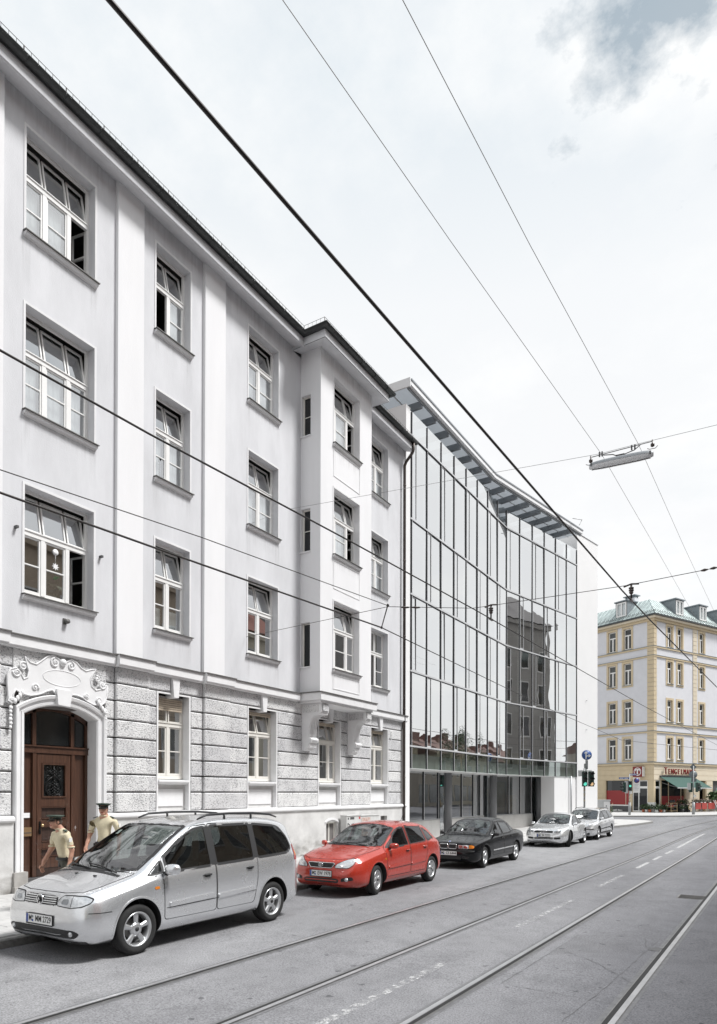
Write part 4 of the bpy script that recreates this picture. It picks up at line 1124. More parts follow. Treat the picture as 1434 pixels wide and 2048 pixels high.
VENT = {1: {1, 3, 5, 7, 9, 11}, 2: {0, 2, 4, 6, 8, 10, 12}, 3: {1, 3, 5, 7, 9, 11}, 4: {0, 2, 4, 6, 8, 10, 12}}
pcache = {}
def pane(s0, s1, z0, z1, gl):
    p0, p1 = Vector(fp(s0, 0)), Vector(fp(s1, 0))
    t = (p1 - p0); L = round(t.length, 3); H = round(z1 - z0, 3)
    if (L, H, gl) not in pcache:
        m = MB(); m.quad((0, 0, 0), (L, 0, 0), (L, 0, H), (0, 0, H)); pcache[(L, H, gl)] = m.mesh('glass_pane', M(gl))
    # every pane sits a hair out of true, so that reflections break from pane to pane
    o = part(office, 'glass_pane', pcache[(L, H, gl)], None, loc=Vector((p0.x, p0.y, z0)) - office.location,
             rot=(rnd.gauss(0, .0022), 0, math.atan2(t.y, t.x) + rnd.gauss(0, .0036)))
    return o
for ri, (z0, z1) in enumerate(ROWS):
    for b in range(14):
        s0, s1 = BAYS[b], BAYS[b + 1]
        gl = 'spandrel_glass' if ri == 0 else 'facade_glass'
        if b in VENT.get(ri, ()):
            sm = s0 + .41
            pane(s0 + .02, sm - .02, z0 + .10, z1 - .1, gl); pane(sm + .02, s1 - .02, z0 + .03, z1 - .03, gl)
            m = MB(); fbox(m, sm - .018, sm + .018, z0 + .03, z1 - .03, -.04, .018, 0, 1); v = part(office, 'vent_mullion', m, ['mullion_face', 'mullion_dark'], world=True)
            m = MB(); fbox(m, s0 + .022, sm - .02, z0 + .035, z0 + .10, -.03, .012); fbox(m, s0 + .022, sm - .02, z1 - .1, z1 - .04, -.03, .012); part(office, 'vent_frame', m, 'mullion_face', world=True)
        else:
            pane(s0 + .02, s1 - .02, z0 + (.03 if ri else .0), z1 - .03, gl)
for k, s in enumerate(BAYS):
    m = MB(); fbox(m, s - .018, s + .018, 3.0, 17.5, -.02, .045, 0, 1)
    part(office, 'mullion_fin', m, ['mullion_face', 'mullion_dark'], world=True)
for z in (3.90, 6.95, 10.07, 13.13, 16.54):
    for (a, b) in ((-.12, GL1), (GL1, GL1 + GL2 + .04)):
        m = MB(); fbox(m, a, b, z - .032, z + .032, -.03, .05); m2 = MB()
        t = part(office, 'transom', m, 'mullion_face', world=True)
        m = MB(); fbox(m, a, b, z - .052, z - .0355, -.03, .048); part(t, 'transom_gasket', m, 'mullion_dark', world=True)
# white end strip beside the plaster house
m = MB(); m.box(-13.5, -12.44, 23.99, 24.36, g(24), 17.6); part(office, 'party_wall', m, 'white_wall', world=True)
for a, b in zip(ROWS, ROWS[1:]): pass
m = MB(); m.quad((-12.45, 24.36, 3.01), (-12.45, 24.47, 3.01), (-12.45, 24.47, 17.5), (-12.45, 24.36, 17.5)); part(office, 'glass_pane', m, 'facade_glass', world=True)
# floor slabs, back wall and soffit
def floor_poly(d0, d1, s0=0.0, s1=None):
    s1 = GL1 + GL2 if s1 is None else s1
    return [fp(s0, 0, d0)[:2], fp(GL1, 0, d0)[:2], fp(s1, 0, d0)[:2], fp(s1, 0, d1)[:2], fp(GL1, 0, d1)[:2], fp(s0, 0, d1)[:2]]
for z0, z1 in ((3.02, 3.60), (6.55, 6.92), (9.7, 10.02), (12.75, 13.08), (16.1, 16.5)):
    m = MB(); m.prism(floor_poly(-.25, -6.4), z0, z1, 'z'); part(office, 'floor_slab', m, 'interior_pale', world=True)
m = MB(); m.prism(floor_poly(-.03, -1.9), 2.985, 3.015, 'z'); part(office, 'soffit', m, 'white_wall', world=True)
m = MB(); m.prism(floor_poly(-6.4, -6.6), g(30), 17.4, 'z'); part(office, 'back_wall', m, 'interior_pale', world=True)
for s in (2.9, 8.4, 13.2, 17.3):
    m = MB(); p = fp(s, 0, -1.4); m.cyl((p[0], p[1], 3.6), (p[0], p[1], 16.1), .2, 14); part(office, 'inner_column', m, 'interior_pale', world=True)
# wooden blinds behind some panes
def blind(s0, s1, z0, z1, d=-.16):
    m = MB(); z = z0
    while z < z1 - .03:
        a, b = fp(s0, z, d), fp(s1, z, d); c, e = fp(s1, z + .045, d + .035), fp(s0, z + .045, d + .035)
        m.quad(a, b, c, e); z += .075
    part(office, 'slat_blind', m, 'blind_slat', world=True, fix=False)
for b, z0, z1 in ((6, 3.95, 5.9), (7, 3.95, 6.3), (11, 3.95, 5.9), (12, 3.95, 6.0), (9, 3.95, 5.2)):
    blind(BAYS[b] + .46, BAYS[b + 1] - .30, z0, z1)
for b, w in ((0, .9), (2, .4), (3, .5), (4, .9), (8, .6), (9, .9), (10, .4)):       # low sideboards and cartons on the sills
    m = MB(); fbox(m, BAYS[b] + .3, BAYS[b] + .3 + w, 3.62, 4.25 + .1 * (b % 3), -.7, -.3); part(office, 'cupboard', m, 'blind_slat', world=True)
for ri in (2, 3, 4):
    z0, z1 = ROWS[ri]
    for b in range(0, 14):                                                # pale drapes gathered behind the fins
        if rnd.random() < .75:
            m = MB(); s0 = BAYS[b] + .05; w = rnd.uniform(.18, .5); N = 6
            for q in range(N):
                m.quad(fp(s0 + w * q / N, z0 + .05, -.17 + .03 * (q % 2)), fp(s0 + w * (q + 1) / N, z0 + .05, -.17 + .03 * ((q + 1) % 2)), fp(s0 + w * (q + 1) / N, z1 - .1, -.17 + .03 * ((q + 1) % 2)), fp(s0 + w * q / N, z1 - .1, -.17 + .03 * (q % 2)))
            part(office, 'drape', m, 'curtain', world=True, fix=False)
# white end wall, behind the last two bays and out to the corner
t2 = (GE - GK).normalized(); n2 = Vector((t2.y, -t2.x))
SE = GL1 + GL2
m = MB(); fbox(m, SE - 2.82, SE - .06, 3.09, 17.6, -.75, -.32); part(office, 'inner_white_wall', m, 'white_wall', world=True)
m = MB(); fbox(m, SE - 2.82, SE + .02, g(44), 3.0, -.95, -.05); part(office, 'end_wall_base', m, 'white_wall', world=True)
m = MB(); fbox(m, SE + .03, SE + 3.04, g(44), 18.6, -9.0, .02); part(office, 'end_wall', m, 'white_wall', world=True)
m = MB(); fbox(m, SE + .03, SE + 3.1, 18.62, 18.70, -9.0, .06); part(office, 'coping', m, 'canopy_white', world=True)
for z in (4.05, 6.1, 8.0): 
    m = MB(); a = fp(SE + 1.3, z, .02); b = fp(SE + 1.3, z, .12); m.tube([a, b], .02, 6); part(office, 'wire_hook', m, 'galv', world=True)
# penthouse wall and roof canopy
m = MB(); m.prism(floor_poly(-1.5, -6.4), 16.5, 17.95, 'z'); part(office, 'penthouse', m, 'white_wall', world=True)
C0, CK, CE = Vector((-12.13, 23.75)), Vector((-12.02, 33.12)), Vector((-9.98, 43.1))
def canopy_poly(o0, o1):
    t1 = (CK - C0).normalized(); t2_ = (CE - CK).normalized(); n1_ = Vector((t1.y, -t1.x)); n2_ = Vector((t2_.y, -t2_.x)); nk = (n1_ + n2_).normalized(); f = 1 / nk.dot(n1_)
    return [tuple(C0 + n1_ * o0), tuple(CK + nk * o0 * f), tuple(CE + n2_ * o0), tuple(CE + n2_ * o1), tuple(CK + nk * o1 * f), tuple(C0 + n1_ * o1)]
m = MB(); m.prism(canopy_poly(0, -3.6), 18.20, 18.22, 'z'); part(office, 'roof_canopy', m, 'canopy_panel', world=True)
m = MB(); m.prism(canopy_poly(.04, -.10), 18.12, 18.30, 'z'); cf = part(office, 'canopy_fascia', m, 'canopy_white', world=True)
m = MB(); m.prism(canopy_poly(.07, -.06), 18.301, 18.37, 'z'); part(cf, 'edge_strip', m, 'canopy_beam', world=True)
m = MB(); m.prism(canopy_poly(-.101, -.16), 18.02, 18.12, 'z'); part(cf, 'inner_angle', m, 'canopy_beam', world=True)
m = MB(); m.box(-15.6, -12.1, 23.68, 23.74, 18.05, 18.4); part(office, 'canopy_end_plate', m, 'canopy_white', world=True)
def canopy_pt(u, o):
    L1, L2 = (CK - C0).length, (CE - CK).length
    if u < L1: t = (CK - C0).normalized(); p = C0 + t * u
    else: t = (CE - CK).normalized(); p = CK + t * (u - L1)
    n = Vector((t.y, -t.x)); return p + n * o
Lc = (CK - C0).length + (CE - CK).length
u = 1.35
while u < Lc - .3:
    m = MB(); a, b = canopy_pt(u, -.16), canopy_pt(u, -3.4); d = (b - a).normalized(); q = Vector((-d.y, d.x)) * .05
    m.prism([tuple(a + q), tuple(b + q), tuple(b - q), tuple(a - q)], 17.90, 18.199, 'z'); part(office, 'canopy_beam', m, 'canopy_beam', world=True)
    m = MB(); a2, b2 = canopy_pt(u + .62, -.9), canopy_pt(u + .62, -.86)
    u += 1.31
for o in (-.95, -1.9):
    m = MB()
    pl = canopy_poly(o, o - .05); m.prism(pl, 18.16, 18.195, 'z'); part(office, 'canopy_purlin', m, 'canopy_white', world=True)
m = MB(); m.tube([fp(SE + .2, 18.75, .02), fp(SE + 1.6, 18.66, .02)], .02, 5); part(office, 'roof_rail', m, 'galv', world=True)
m = MB(); e = CE; m.tube([(e.x - .1, e.y - 2.0, 18.44), (e.x + .02, e.y - .2, 18.95), (e.x - .05, e.y - .6, 18.5)], .02, 5); part(office, 'roof_bracket', m, 'galv', world=True)
# ---- ground floor, set back under the glass
DG = -1.5
GD = [2.5, 4.16, 5.72]                   # first shop window, up to the stone return
GZ0, GZ1, GT = g(30), .70, 2.985
def gf_glass(s0, s1, z0=GZ1, gl='shop_glass', d=DG):
    m = MB(); m.quad(fp(s0, z0, d), fp(s1, z0, d), fp(s1, GT, d), fp(s0, GT, d)); part(office, 'shop_pane', m, gl, world=True)
def gf_post(s, z0=GZ1, w=.028, d=DG, mt='mullion_face'):
    m = MB(); fbox(m, s - w, s + w, z0, GT, d - .03, d + .05, 0, 1); part(office, 'shop_post', m, [mt, 'mullion_dark'], world=True)
def gf_base(s0, s1, d=DG, z1=GZ1):
    n = max(1, round((s1 - s0) / .95)); 
    for k in range(n):
        m = MB(); fbox(m, s0 + (s1 - s0) * k / n + .004, s0 + (s1 - s0) * (k + 1) / n - .004, GZ0, z1, d - .2, d + .07); part(office, 'base_slab', m, 'base_stone', world=True)
    m = MB(); fbox(m, s0, s1, z1 + .001, z1 + .03, d - .2, d + .09); part(office, 'base_coping', m, 'galv', world=True)
LAY = [(.1, 2.5, 1), (2.5, 4.16, 1), (4.16, 5.75, 1), (7.2, 8.64, 0), (8.64, 10.2, 0), (10.2, 11.2, 0), (12.6, 14.0, 0), (14.0, 15.3, 0), (15.3, 16.6, 0), (17.7, 18.2, 0), (18.2, 18.85, 0)]
for a, b, st in LAY:
    gf_glass(a, b); gf_post(a)
gf_post(5.75); gf_post(11.2, w=.045); gf_post(16.6); gf_post(18.85)
gf_base(.0, 5.85, z1=.80 - .1); gf_base(7.15, 11.3); gf_base(12.55, 16.7); gf_base(17.65, 18.9)
for a, b in ((5.85, 7.15), (11.3, 12.55), (16.7, 17.65)):                # dark niches with a glazed door behind each column
    m = MB(); fbox(m, a, b, GZ0, GT, DG - .14, DG - .12); part(office, 'niche_pane', m, 'shop_glass', world=True)
    m = MB(); fbox(m, a - .02, a + .02, GZ0, GT, DG - .12, DG); fbox(m, b - .02, b + .02, GZ0, GT, DG - .12, DG); part(office, 'niche_side', m, 'mullion_face', world=True)
for s in (6.50, 12.05, 17.35):
    p = fp(s, 0, -1.30); m = MB(); m.cyl((p[0], p[1], GZ0 - .05), (p[0], p[1], GT), .20, 24); part(office, 'column', m, 'column_grey', world=True)
for b0, b1, z0, z1 in ((8.75, 10.1, .75, 2.3), (12.7, 13.9, .75, 2.6), (14.1, 15.2, .75, 1.9), (10.3, 11.1, .75, 2.9)): blind(b0, b1, z0, z1, DG - .2)
m = MB(); m.prism(floor_poly(-1.2, -6.4), g(30) - .1, g(30) + .02, 'z'); part(office, 'ground_slab', m, 'interior_pale', world=True)
m = MB(); m.prism([tuple(fp(.0, 0, DG - 3.2)[:2]), tuple(fp(GL1, 0, DG - 3.2)[:2]), tuple(fp(SE, 0, DG - 3.2)[:2]), tuple(fp(SE, 0, DG - 3.3)[:2]), tuple(fp(GL1, 0, DG - 3.3)[:2]), tuple(fp(.0, 0, DG - 3.3)[:2])], g(30), GT, 'z'); part(office, 'shop_back_wall', m, 'interior_pale', world=True)
# grey drainpipe on the white base wall
m = MB(); p = fp(SE - .85, 0, .06); m.tube([(p[0], p[1], g(44) + .1), (p[0], p[1], 3.05)], .05, 8); part(office, 'downpipe', m, 'galv', world=True)
m = MB(); m.box(-22, -13.6, 24.2, 50, 17.3, 17.4); part(office, 'flat_roof', m, 'canopy_beam', world=True)
m = MB(); m.prism([(-13.5, 24.2), (-13.45, 24.2), (-13.45, 24.25), (-13.5, 24.25)], 17.5, 17.6, 'z')
# ------------------------------------------------------------------ the yellow corner house beyond the crossing
YO = Vector((-10.3, 75.7)); YR = math.atan2(.898, .44)
mat('lilac_render', (.66, .66, .685), .85, noise=.06, nscale=1, bump=.2, bscale=30)
mat('ochre_render', (.60, .495, .335), .85, noise=.08, nscale=2, bump=.2, bscale=30)
mat('ochre_pale', (.66, .58, .45), .85, noise=.06, nscale=2)
mat('ochre_dark', (.50, .38, .21), .85, noise=.08, nscale=2)
mat('patina', (.50, .58, .57), .6, noise=.35, nscale=2.2, streak=(1, 1, .35), metal=.1)
mat('lead', (.22, .25, .27), .6, noise=.2, nscale=3)
mat('sign_red', (.19, .013, .012), .45)
mat('sign_white', (.78, .78, .76), .5)
mat('awning_green', (.03, .085, .07), .8, noise=.12, nscale=6)
mat('shop_red', (.28, .02, .02), .4)
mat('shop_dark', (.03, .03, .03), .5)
glass_schlick('far_glass', (.35, .37, .37), .06)
corner = thing('corner_house', 'yellow and lilac corner house with green copper mansard roof and supermarket', 'building', (YO.x, YO.y, -.05), YR)
def yp(name, mb, mats, parent=None, **k): return part(parent or corner, name, mb, mats, **k)
# local frame: x along the right-hand street front (outside is -y), y along the left-hand front (outside is -x)
LX, LY, EZ = 16.0, 9.5, 20.45
LW = [(2.66, 3.59), (4.59, 5.54)]
FLZ = [(17.45, 19.68), (13.6, 15.95), (9.55, 11.86), (5.57, 7.87)]
RW = [(2.31, 3.24), (4.12, 5.05), (8.24, 9.17), (12.4, 13.3)]
mb = MB()
def ywall(mb, side, a0, a1, z0, z1, holes, m=0, mr=None, depth=.22):
    mr = m if mr is None else mr
    if side == 'R': wall_holes(mb, 0, a0, a1, z0, z1, holes, depth, m, mr, 'y')
    else:
        t = MB(); wall_holes(t, 0, a0, a1, z0, z1, holes, depth, m, mr, 'x')
        t.v = [(-x, y, z) for x, y, z in t.v]; mb.add(t.v, t.f, 0); mb.m[-len(t.f):] = t.m
ywall(mb, 'R', 0, LX, 5.2, EZ - .3, [(a, b, c, d) for a, b in RW for c, d in FLZ], 0, 1)
ywall(mb, 'L', 0, LY, 5.2, EZ - .3, [(a, b, c, d) for a, b in LW + [(7.6, 8.5)] for c, d in FLZ], 0, 1)
mb.quad((LX, 0, 0), (LX, LY, 0), (LX, LY, EZ), (LX, 0, EZ)); mb.quad((0, LY, 0), (LX, LY, 0), (LX, LY, EZ), (0, LY, EZ))
yp('upper_wall', mb, ['lilac_render', 'ochre_render'])
def ybox(side, a, b, z0, z1, o0, o1):
    m = MB()
    if side == 'R': m.box(a, b, -o1, -o0, z0, z1)
    else: m.box(-o1, -o0, a, b, z0, z1)
    return m
def surround(side, a, b, c, d, ext=None):
    m = MB(); w = .22
    for q in ((a - w, a - .001, c - w, d + w), (b + .001, b + w, c - w, d + w), (a - .001, b + .001, d + .001, d + w), (a - .001, b + .001, c - w, c - .001)):
        t = ybox(side, *q, .0, .045); m.add(t.v, t.f)
    yp('window_surround', m, 'ochre_render')
    win_far(side, a, b, c, d)
wcache = {}
def win_far(side, a, b, c, d):
    W, H = round(b - a, 2), round(d - c, 2)
    w = bpy.data.objects.new('window', None); COL.objects.link(w); w.parent = corner; w.empty_display_size = .1
    if side == 'R': w.location = (a, .14, c); w.rotation_euler = (0, 0, 0)
    else: w.location = (.14, b, c); w.rotation_euler = (0, 0, -math.pi / 2)
    if (W, H) not in wcache:
        m = MB(); t = .09
        m.box(0, t, 0, .08, 0, H); m.box(W - t, W, 0, .08, 0, H); m.box(t, W - t, 0, .08, 0, t + .03); m.box(t, W - t, 0, .08, H - t, H); m.box(t, W - t, 0, .08, H * .66, H * .66 + .12); m.box(W / 2 - .07, W / 2 + .07, 0, .08, t + .03, H * .66)
        f = m.mesh('frame', M('window_white'))
        m = MB(); m.quad((t, .04, t), (W - t, .04, t), (W - t, .04, H - t), (t, .04, H - t)); p = m.mesh('pane', M('far_glass'))
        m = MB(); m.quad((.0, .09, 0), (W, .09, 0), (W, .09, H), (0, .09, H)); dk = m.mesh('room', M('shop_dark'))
        m = MB(); m.box(-.1, W + .1, -.25, .0, -.05, -.002); sl = m.mesh('sill', M('lead'))
        wcache[(W, H)] = (f, p, dk, sl)
    for nm, me in zip(('frame', 'pane', 'room', 'sill'), wcache[(W, H)]): part(w, nm, me, None)
    v = rnd.random()
    if v < .6:
        m = MB(); q = rnd.uniform(.3, .95); m.quad((0, .075, H * (1 - q)), (W * (1 if v < .35 else .45), .075, H * (1 - q)), (W * (1 if v < .35 else .45), .075, H), (0, .075, H)); part(w, 'curtain', m, 'interior_pale')
for c, d in FLZ:
    for a, b in LW + [(7.6, 8.5)]: surround('L', a, b, c, d)
    for a, b in RW: surround('R', a, b, c, d)
def ring(name, z0, z1, o, mt, back=.0):
    m = MB(); m.prism([(-o, LY), (-o, -o), (LX, -o), (LX, back), (back, back), (back, LY)], z0, z1, 'z'); return yp(name, m, mt)
for z in (17.16, 16.2, 9.15, 8.3):
    ring('band_course', z, z + .16, .10, 'ochre_render'); ring('band_cap', z + .161, z + .20, .13, 'lead')
ring('shop_cornice', 5.0, 5.2, .16, 'ochre_render'); ring('band_cap', 5.201, 5.25, .2, 'lead')
ring('eaves_moulding', 19.95, 20.2, .18, 'ochre_render'); ring('eaves_moulding', 20.201, 20.42, .40, 'ochre_pale'); ring('gutter', 20.421, 20.6, .52, 'zinc_dark')
# quoins: blocks of render with open joints
z = 5.3
while z < 19.9:
    h = .46
    m = MB(); m.prism([(-.07, .72), (-.07, -.07), (.42, -.07), (.42, .0), (0, 0), (0, .72)], z, z + h - .035, 'z'); yp('quoin_block', m, 'ochre_render')
    m = MB(); m.box(7.0, 7.74, -.06, 0, z, z + h - .035); yp('quoin_block', m, 'ochre_pale')
    z += h
# ground floor in rusticated bands
mb = MB()
ywall(mb, 'L', 0, LY, 0, 5.0, [(2.95, 5.9, .75, 3.36), (.72, 2.55, .02, 3.36)], 0, 0, .35)
ywall(mb, 'R', 0, LX, 0, 5.0, [(.30, 1.25, .02, 3.36), (1.32, 5.6, .02, 3.36), (8.3, 9.5, .02, 3.36), (10.9, 12.6, .02, 3.9)], 0, 0, .35)
yp('ground_floor_wall', mb, 'ochre_render')
for k, (z0, z1) in enumerate(((3.40, 3.92), (3.95, 4.47), (4.50, 4.98))):
    for side, L in (('L', LY), ('R', LX)):
        yp('render_band', ybox(side, 0 if side == 'R' else -.03, L, z0, z1, .0, .03), 'ochre_render' if side == 'L' else 'ochre_pale')
for k in range(7):
    z0 = .05 + k * .475
    yp('render_band', ybox('L', 6.1, LY, z0, z0 + .445, 0, .03), 'ochre_render'); yp('render_band', ybox('R', 5.75, 8.15, z0, z0 + .445, 0, .03), 'ochre_pale'); yp('render_band', ybox('R', 9.65, 10.8, z0, z0 + .445, 0, .03), 'ochre_pale')
# shop front, left
def quad_part(name, side, a, b, z0, z1, o, mt, par=None):
    m = MB()
    if side == 'R': m.quad((a, -o, z0), (b, -o, z0), (b, -o, z1), (a, -o, z1))
    else: m.quad((-o, a, z0), (-o, b, z0), (-o, b, z1), (-o, a, z1))
    return yp(name, m, mt, par)
sw_ = quad_part('shop_window', 'L', 2.95, 5.9, .75, 3.36, -.18, 'far_glass'); quad_part('window_film', 'L', 2.95, 5.9, .75, 2.28, -.17, 'shop_red', sw_)
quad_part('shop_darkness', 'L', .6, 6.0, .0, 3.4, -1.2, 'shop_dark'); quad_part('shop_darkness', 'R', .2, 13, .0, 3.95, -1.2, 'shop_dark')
yp('window_ledge', ybox('L', 2.95, 5.9, .62, .74, -.2, .05), 'sign_white'); yp('plinth', ybox('L', 2.6, 6.05, 0, .61, 0, .04), 'dark_grey'); yp('window_post', ybox('L', 3.4, 3.46, .75, 3.36, -.2, -.14), 'ochre_pale')
def glass_door(side, a, b, z1=3.34):
    r = bpy.data.objects.new('shop_door', None); COL.objects.link(r); r.parent = corner
    m = MB()
    for q in ((a, a + .08, .03, z1), (b - .08, b, .03, z1), (a + .08, b - .08, 2.5, 2.72), (a + .08, b - .08, .03, .16), (a + .08, b - .08, z1 - .08, z1)):
        t = ybox(side, *q, -.16, -.08); m.add(t.v, t.f)
    if b - a > 1.2: t = ybox(side, (a + b) / 2 + .12, (a + b) / 2 + .22, .16, 2.5, -.16, -.08); m.add(t.v, t.f); t = ybox(side, (a + b) / 2 + .12, (a + b) / 2 + .2, 2.72, z1 - .08, -.16, -.08); m.add(t.v, t.f)
    yp('frame', m, 'sign_white', r); quad_part('pane', side, a + .05, b - .05, .05, z1 - .02, -.13, 'far_glass', r)
glass_door('L', .74, 2.53); glass_door('R', .32, 1.23)
yp('pillar_base', (lambda m: (m.prism([(-.05, .70), (-.05, -.05), (.29, -.05), (.29, 0), (0, 0), (0, .7)], .0, 1.05, 'z'), m)[1])(MB()), 'sign_white')
sr = quad_part('shop_window', 'R', 1.32, 5.6, .75, 3.36, -.18, 'far_glass'); quad_part('window_film', 'R', 1.32, 5.6, .75, 1.7, -.17, 'shop_red', sr)
for x in (2.75, 5.0): yp('window_post', ybox('R', x, x + .09, .7, 3.36, -.2, -.14), 'ochre_render')
yp('window_ledge', ybox('R', 1.32, 5.6, .62, .74, -.2, .05), 'sign_white')
m = MB(); m.box(11.0, 12.5, .2, .3, 0, 3.9); yp('entrance_gate', m, 'dark_grey')
# mansard roof in standing-seam copper
RI, RZ = 1.75, 22.8
mb = MB()
o = -.45
mb.quad((o, LY, 20.6), (o, o, 20.6), (RI, RI, RZ), (RI, LY, RZ)); mb.quad((o, o, 20.6), (LX, o, 20.6), (LX, RI, RZ), (RI, RI, RZ)); mb.quad((RI, RI, RZ), (LX, RI, RZ), (LX, LY, RZ), (RI, LY, RZ))
roof_y = yp('mansard_roof', mb, 'patina')
def seam(a, b):
    m = MB(); m.tube([a, b], .035, 4); yp('standing_seam', m, 'patina', roof_y)
for k in range(17):
    y = .2 + k * .55; t = min(1, (y - o) / (RI - o)); seam((o, y, 20.62), (o + (RI - o) * t, y, 20.62 + (RZ - 20.6) * t))
for k in range(29):
    x = .2 + k * .55; t = min(1, (x - o) / (RI - o)); seam((x, o, 20.62), (x, o + (RI - o) * t, 20.62 + (RZ - 20.6) * t))
seam((o, o, 20.62), (RI, RI, RZ + .02))
m = MB()
for k in range(40):
    m.tube([(o + .12 + .1, -.3 + k * .25, 20.85), (o + .12, -.2 + k * .25, 21.05), (o + .22, -.1 + k * .25, 20.85)], .02, 4); m.tube([(-.3 + k * .4, o + .22, 20.85), (-.15 + k * .4, o + .12, 21.05), (0 + k * .4, o + .22, 20.85)], .02, 4)
yp('snow_hooks', m, 'wire_black', kind='stuff')
def dormer(side, a, b):
    r = bpy.data.objects.new('dormer', None); COL.objects.link(r); r.parent = corner
    z0, z1 = 21.05, 22.78
    f = .05
    m = MB(); 
    if side == 'L': m.box(f, RI + .3, a, b, z0, z1, skip='l')
    else: m.box(a, b, f, RI + .3, z0, z1, skip='f')
    yp('cheek', m, 'lead', r)
    m = MB()
    if side == 'L': m.box(f - .12, RI + .4, a - .12, b + .12, z1 + .001, z1 + .12)
    else: m.box(a - .12, b + .12, f - .12, RI + .4, z1 + .001, z1 + .12)
    yp('dormer_roof', m, 'lead', r)
    m = MB(); w = .13
    for q in ((a + .1, a + .1 + w, z0 + .12, z1 - .08), (b - .1 - w, b - .1, z0 + .12, z1 - .08), (a + .1 + w, b - .1 - w, z0 + .12, z0 + .25), (a + .1 + w, b - .1 - w, z1 - .2, z1 - .08), ((a + b) / 2 - .07, (a + b) / 2 + .07, z0 + .25, z1 - .2)):
        t = ybox(side, *q, -f - .06, -f + .03); m.add(t.v, t.f)
    yp('window_frame', m, 'window_white', r); quad_part('pane', side, a + .12, b - .12, z0 + .14, z1 - .1, -f - .05, 'window_glass_top', r); quad_part('curtain', side, a + .12, b - .12, z0 + .14, z1 - .1, -f - .15, 'curtain', r)
dormer('L', 3.2, 4.65); dormer('R', 3.9, 5.4); dormer('R', 8.3, 9.8); dormer('R', 12.2, 13.7)
m = MB(); m.box(1.9, 2.7, 3.6, 4.9, 22.8, 23.5); ch = yp('chimney', m, 'plaster')
m = MB(); m.box(1.8, 2.8, 3.5, 5.0, 23.75, 23.84); 
for q in ((1.95, 3.7), (2.55, 3.7), (1.95, 4.7), (2.55, 4.7), (2.25, 4.2)): m.box(q[0], q[0] + .1, q[1], q[1] + .1, 23.5, 23.75)
yp('chimney_cover', m, 'lead', ch); m = MB(); m.tube([(2.2, 4.2, 23.84), (2.2, 4.2, 25.2)], .03, 5); yp('aerial', m, 'wire_black', ch)
# shop signs
sg = bpy.data.objects.new('square_sign', None); COL.objects.link(sg); sg.parent = corner
m = MB(); m.box(-.40, -.05, 1.06, 2.20, 3.72, 4.80); yp('sign_box', m, 'sign_red', sg)
m = MB(); m.box(-.40, -.05, .985, 1.055, 3.74, 4.78); yp('light_edge', m, 'sign_white', sg)
m = MB(); c = (1.63, 4.26)
for i in range(32):
    t0, t1 = 2 * math.pi * i / 32, 2 * math.pi * (i + 1) / 32
    m.quad(*[(-.405, c[0] + r * math.cos(t), c[1] + r * math.sin(t)) for r, t in ((.43, t0), (.43, t1), (.36, t1), (.36, t0))])
yp('ring', m, 'sign_white', sg)
m = MB()                                        # slab-serif T
for y0, y1, z0, z1 in ((-.26, .26, .17, .26), (-.26, -.19, .06, .1701), (.19, .26, .06, .1701), (-.065, .065, -.22, .1701), (-.14, .14, -.27, -.2199)): m.box(-.42, -.406, c[0] - y1, c[0] - y0, c[1] + z0, c[1] + z1)
yp('letter', m, 'sign_white', sg)
tx = 1.38; bl = bpy.data.objects.new('lettering', None); COL.objects.link(bl); bl.parent = corner
word = 'TENGELMANN'
for i, chh in enumerate(word):
    big = i == 0
    w = .58
    text_part(bl, 'letter', chh, 1.05 if big else .82, 'sign_red', (tx + .33, -.24, 4.31 if big else 4.26), (R(90), 0, 0), .05, sx=.78, bold=.0)
    tx += .62 if big else .56
for k in range(10):
    m = MB(); m.box(1.5 + k * .57, 1.54 + k * .57, -.2, -.03, 3.86, 3.9); yp('bracket', m, 'sign_white', bl)
m = MB(); m.box(1.35, 7.2, -.13, -.035, 3.93, 3.97); yp('mounting_rail', m, 'ochre_pale', bl)
# awning
aw = bpy.data.objects.new('awning', None); COL.objects.link(aw); aw.parent = corner
AP = 2.05
m = MB(); m.add([(.95, -.06, 3.74), (7.15, -.06, 3.74), (7.15, -AP, 2.62), (.95, -AP, 2.62), (.95, -.06, 3.70), (7.15, -.06, 3.70), (7.15, -AP, 2.58), (.95, -AP, 2.58)], [(0, 1, 2, 3), (4, 7, 6, 5), (0, 4, 5, 1), (2, 6, 7, 3), (0, 3, 7, 4), (1, 5, 6, 2)]); yp('canvas', m, 'awning_green', aw)
m = MB(); m.box(.95, 7.15, -AP - .05, -AP + .03, 2.50, 2.60); yp('front_bar', m, 'galv_pale', aw)
for x in (1.3, 6.8): 
    m = MB(); m.tube([(x, -.05, 3.1), (x + .35, -1.0, 2.75), (x, -AP, 2.58)], .03, 5); yp('folding_arm', m, 'galv', aw)
m = MB(); m.box(.93, 7.17, -.16, -.031, 3.745, 3.86); yp('cassette', m, 'dark_grey', aw)
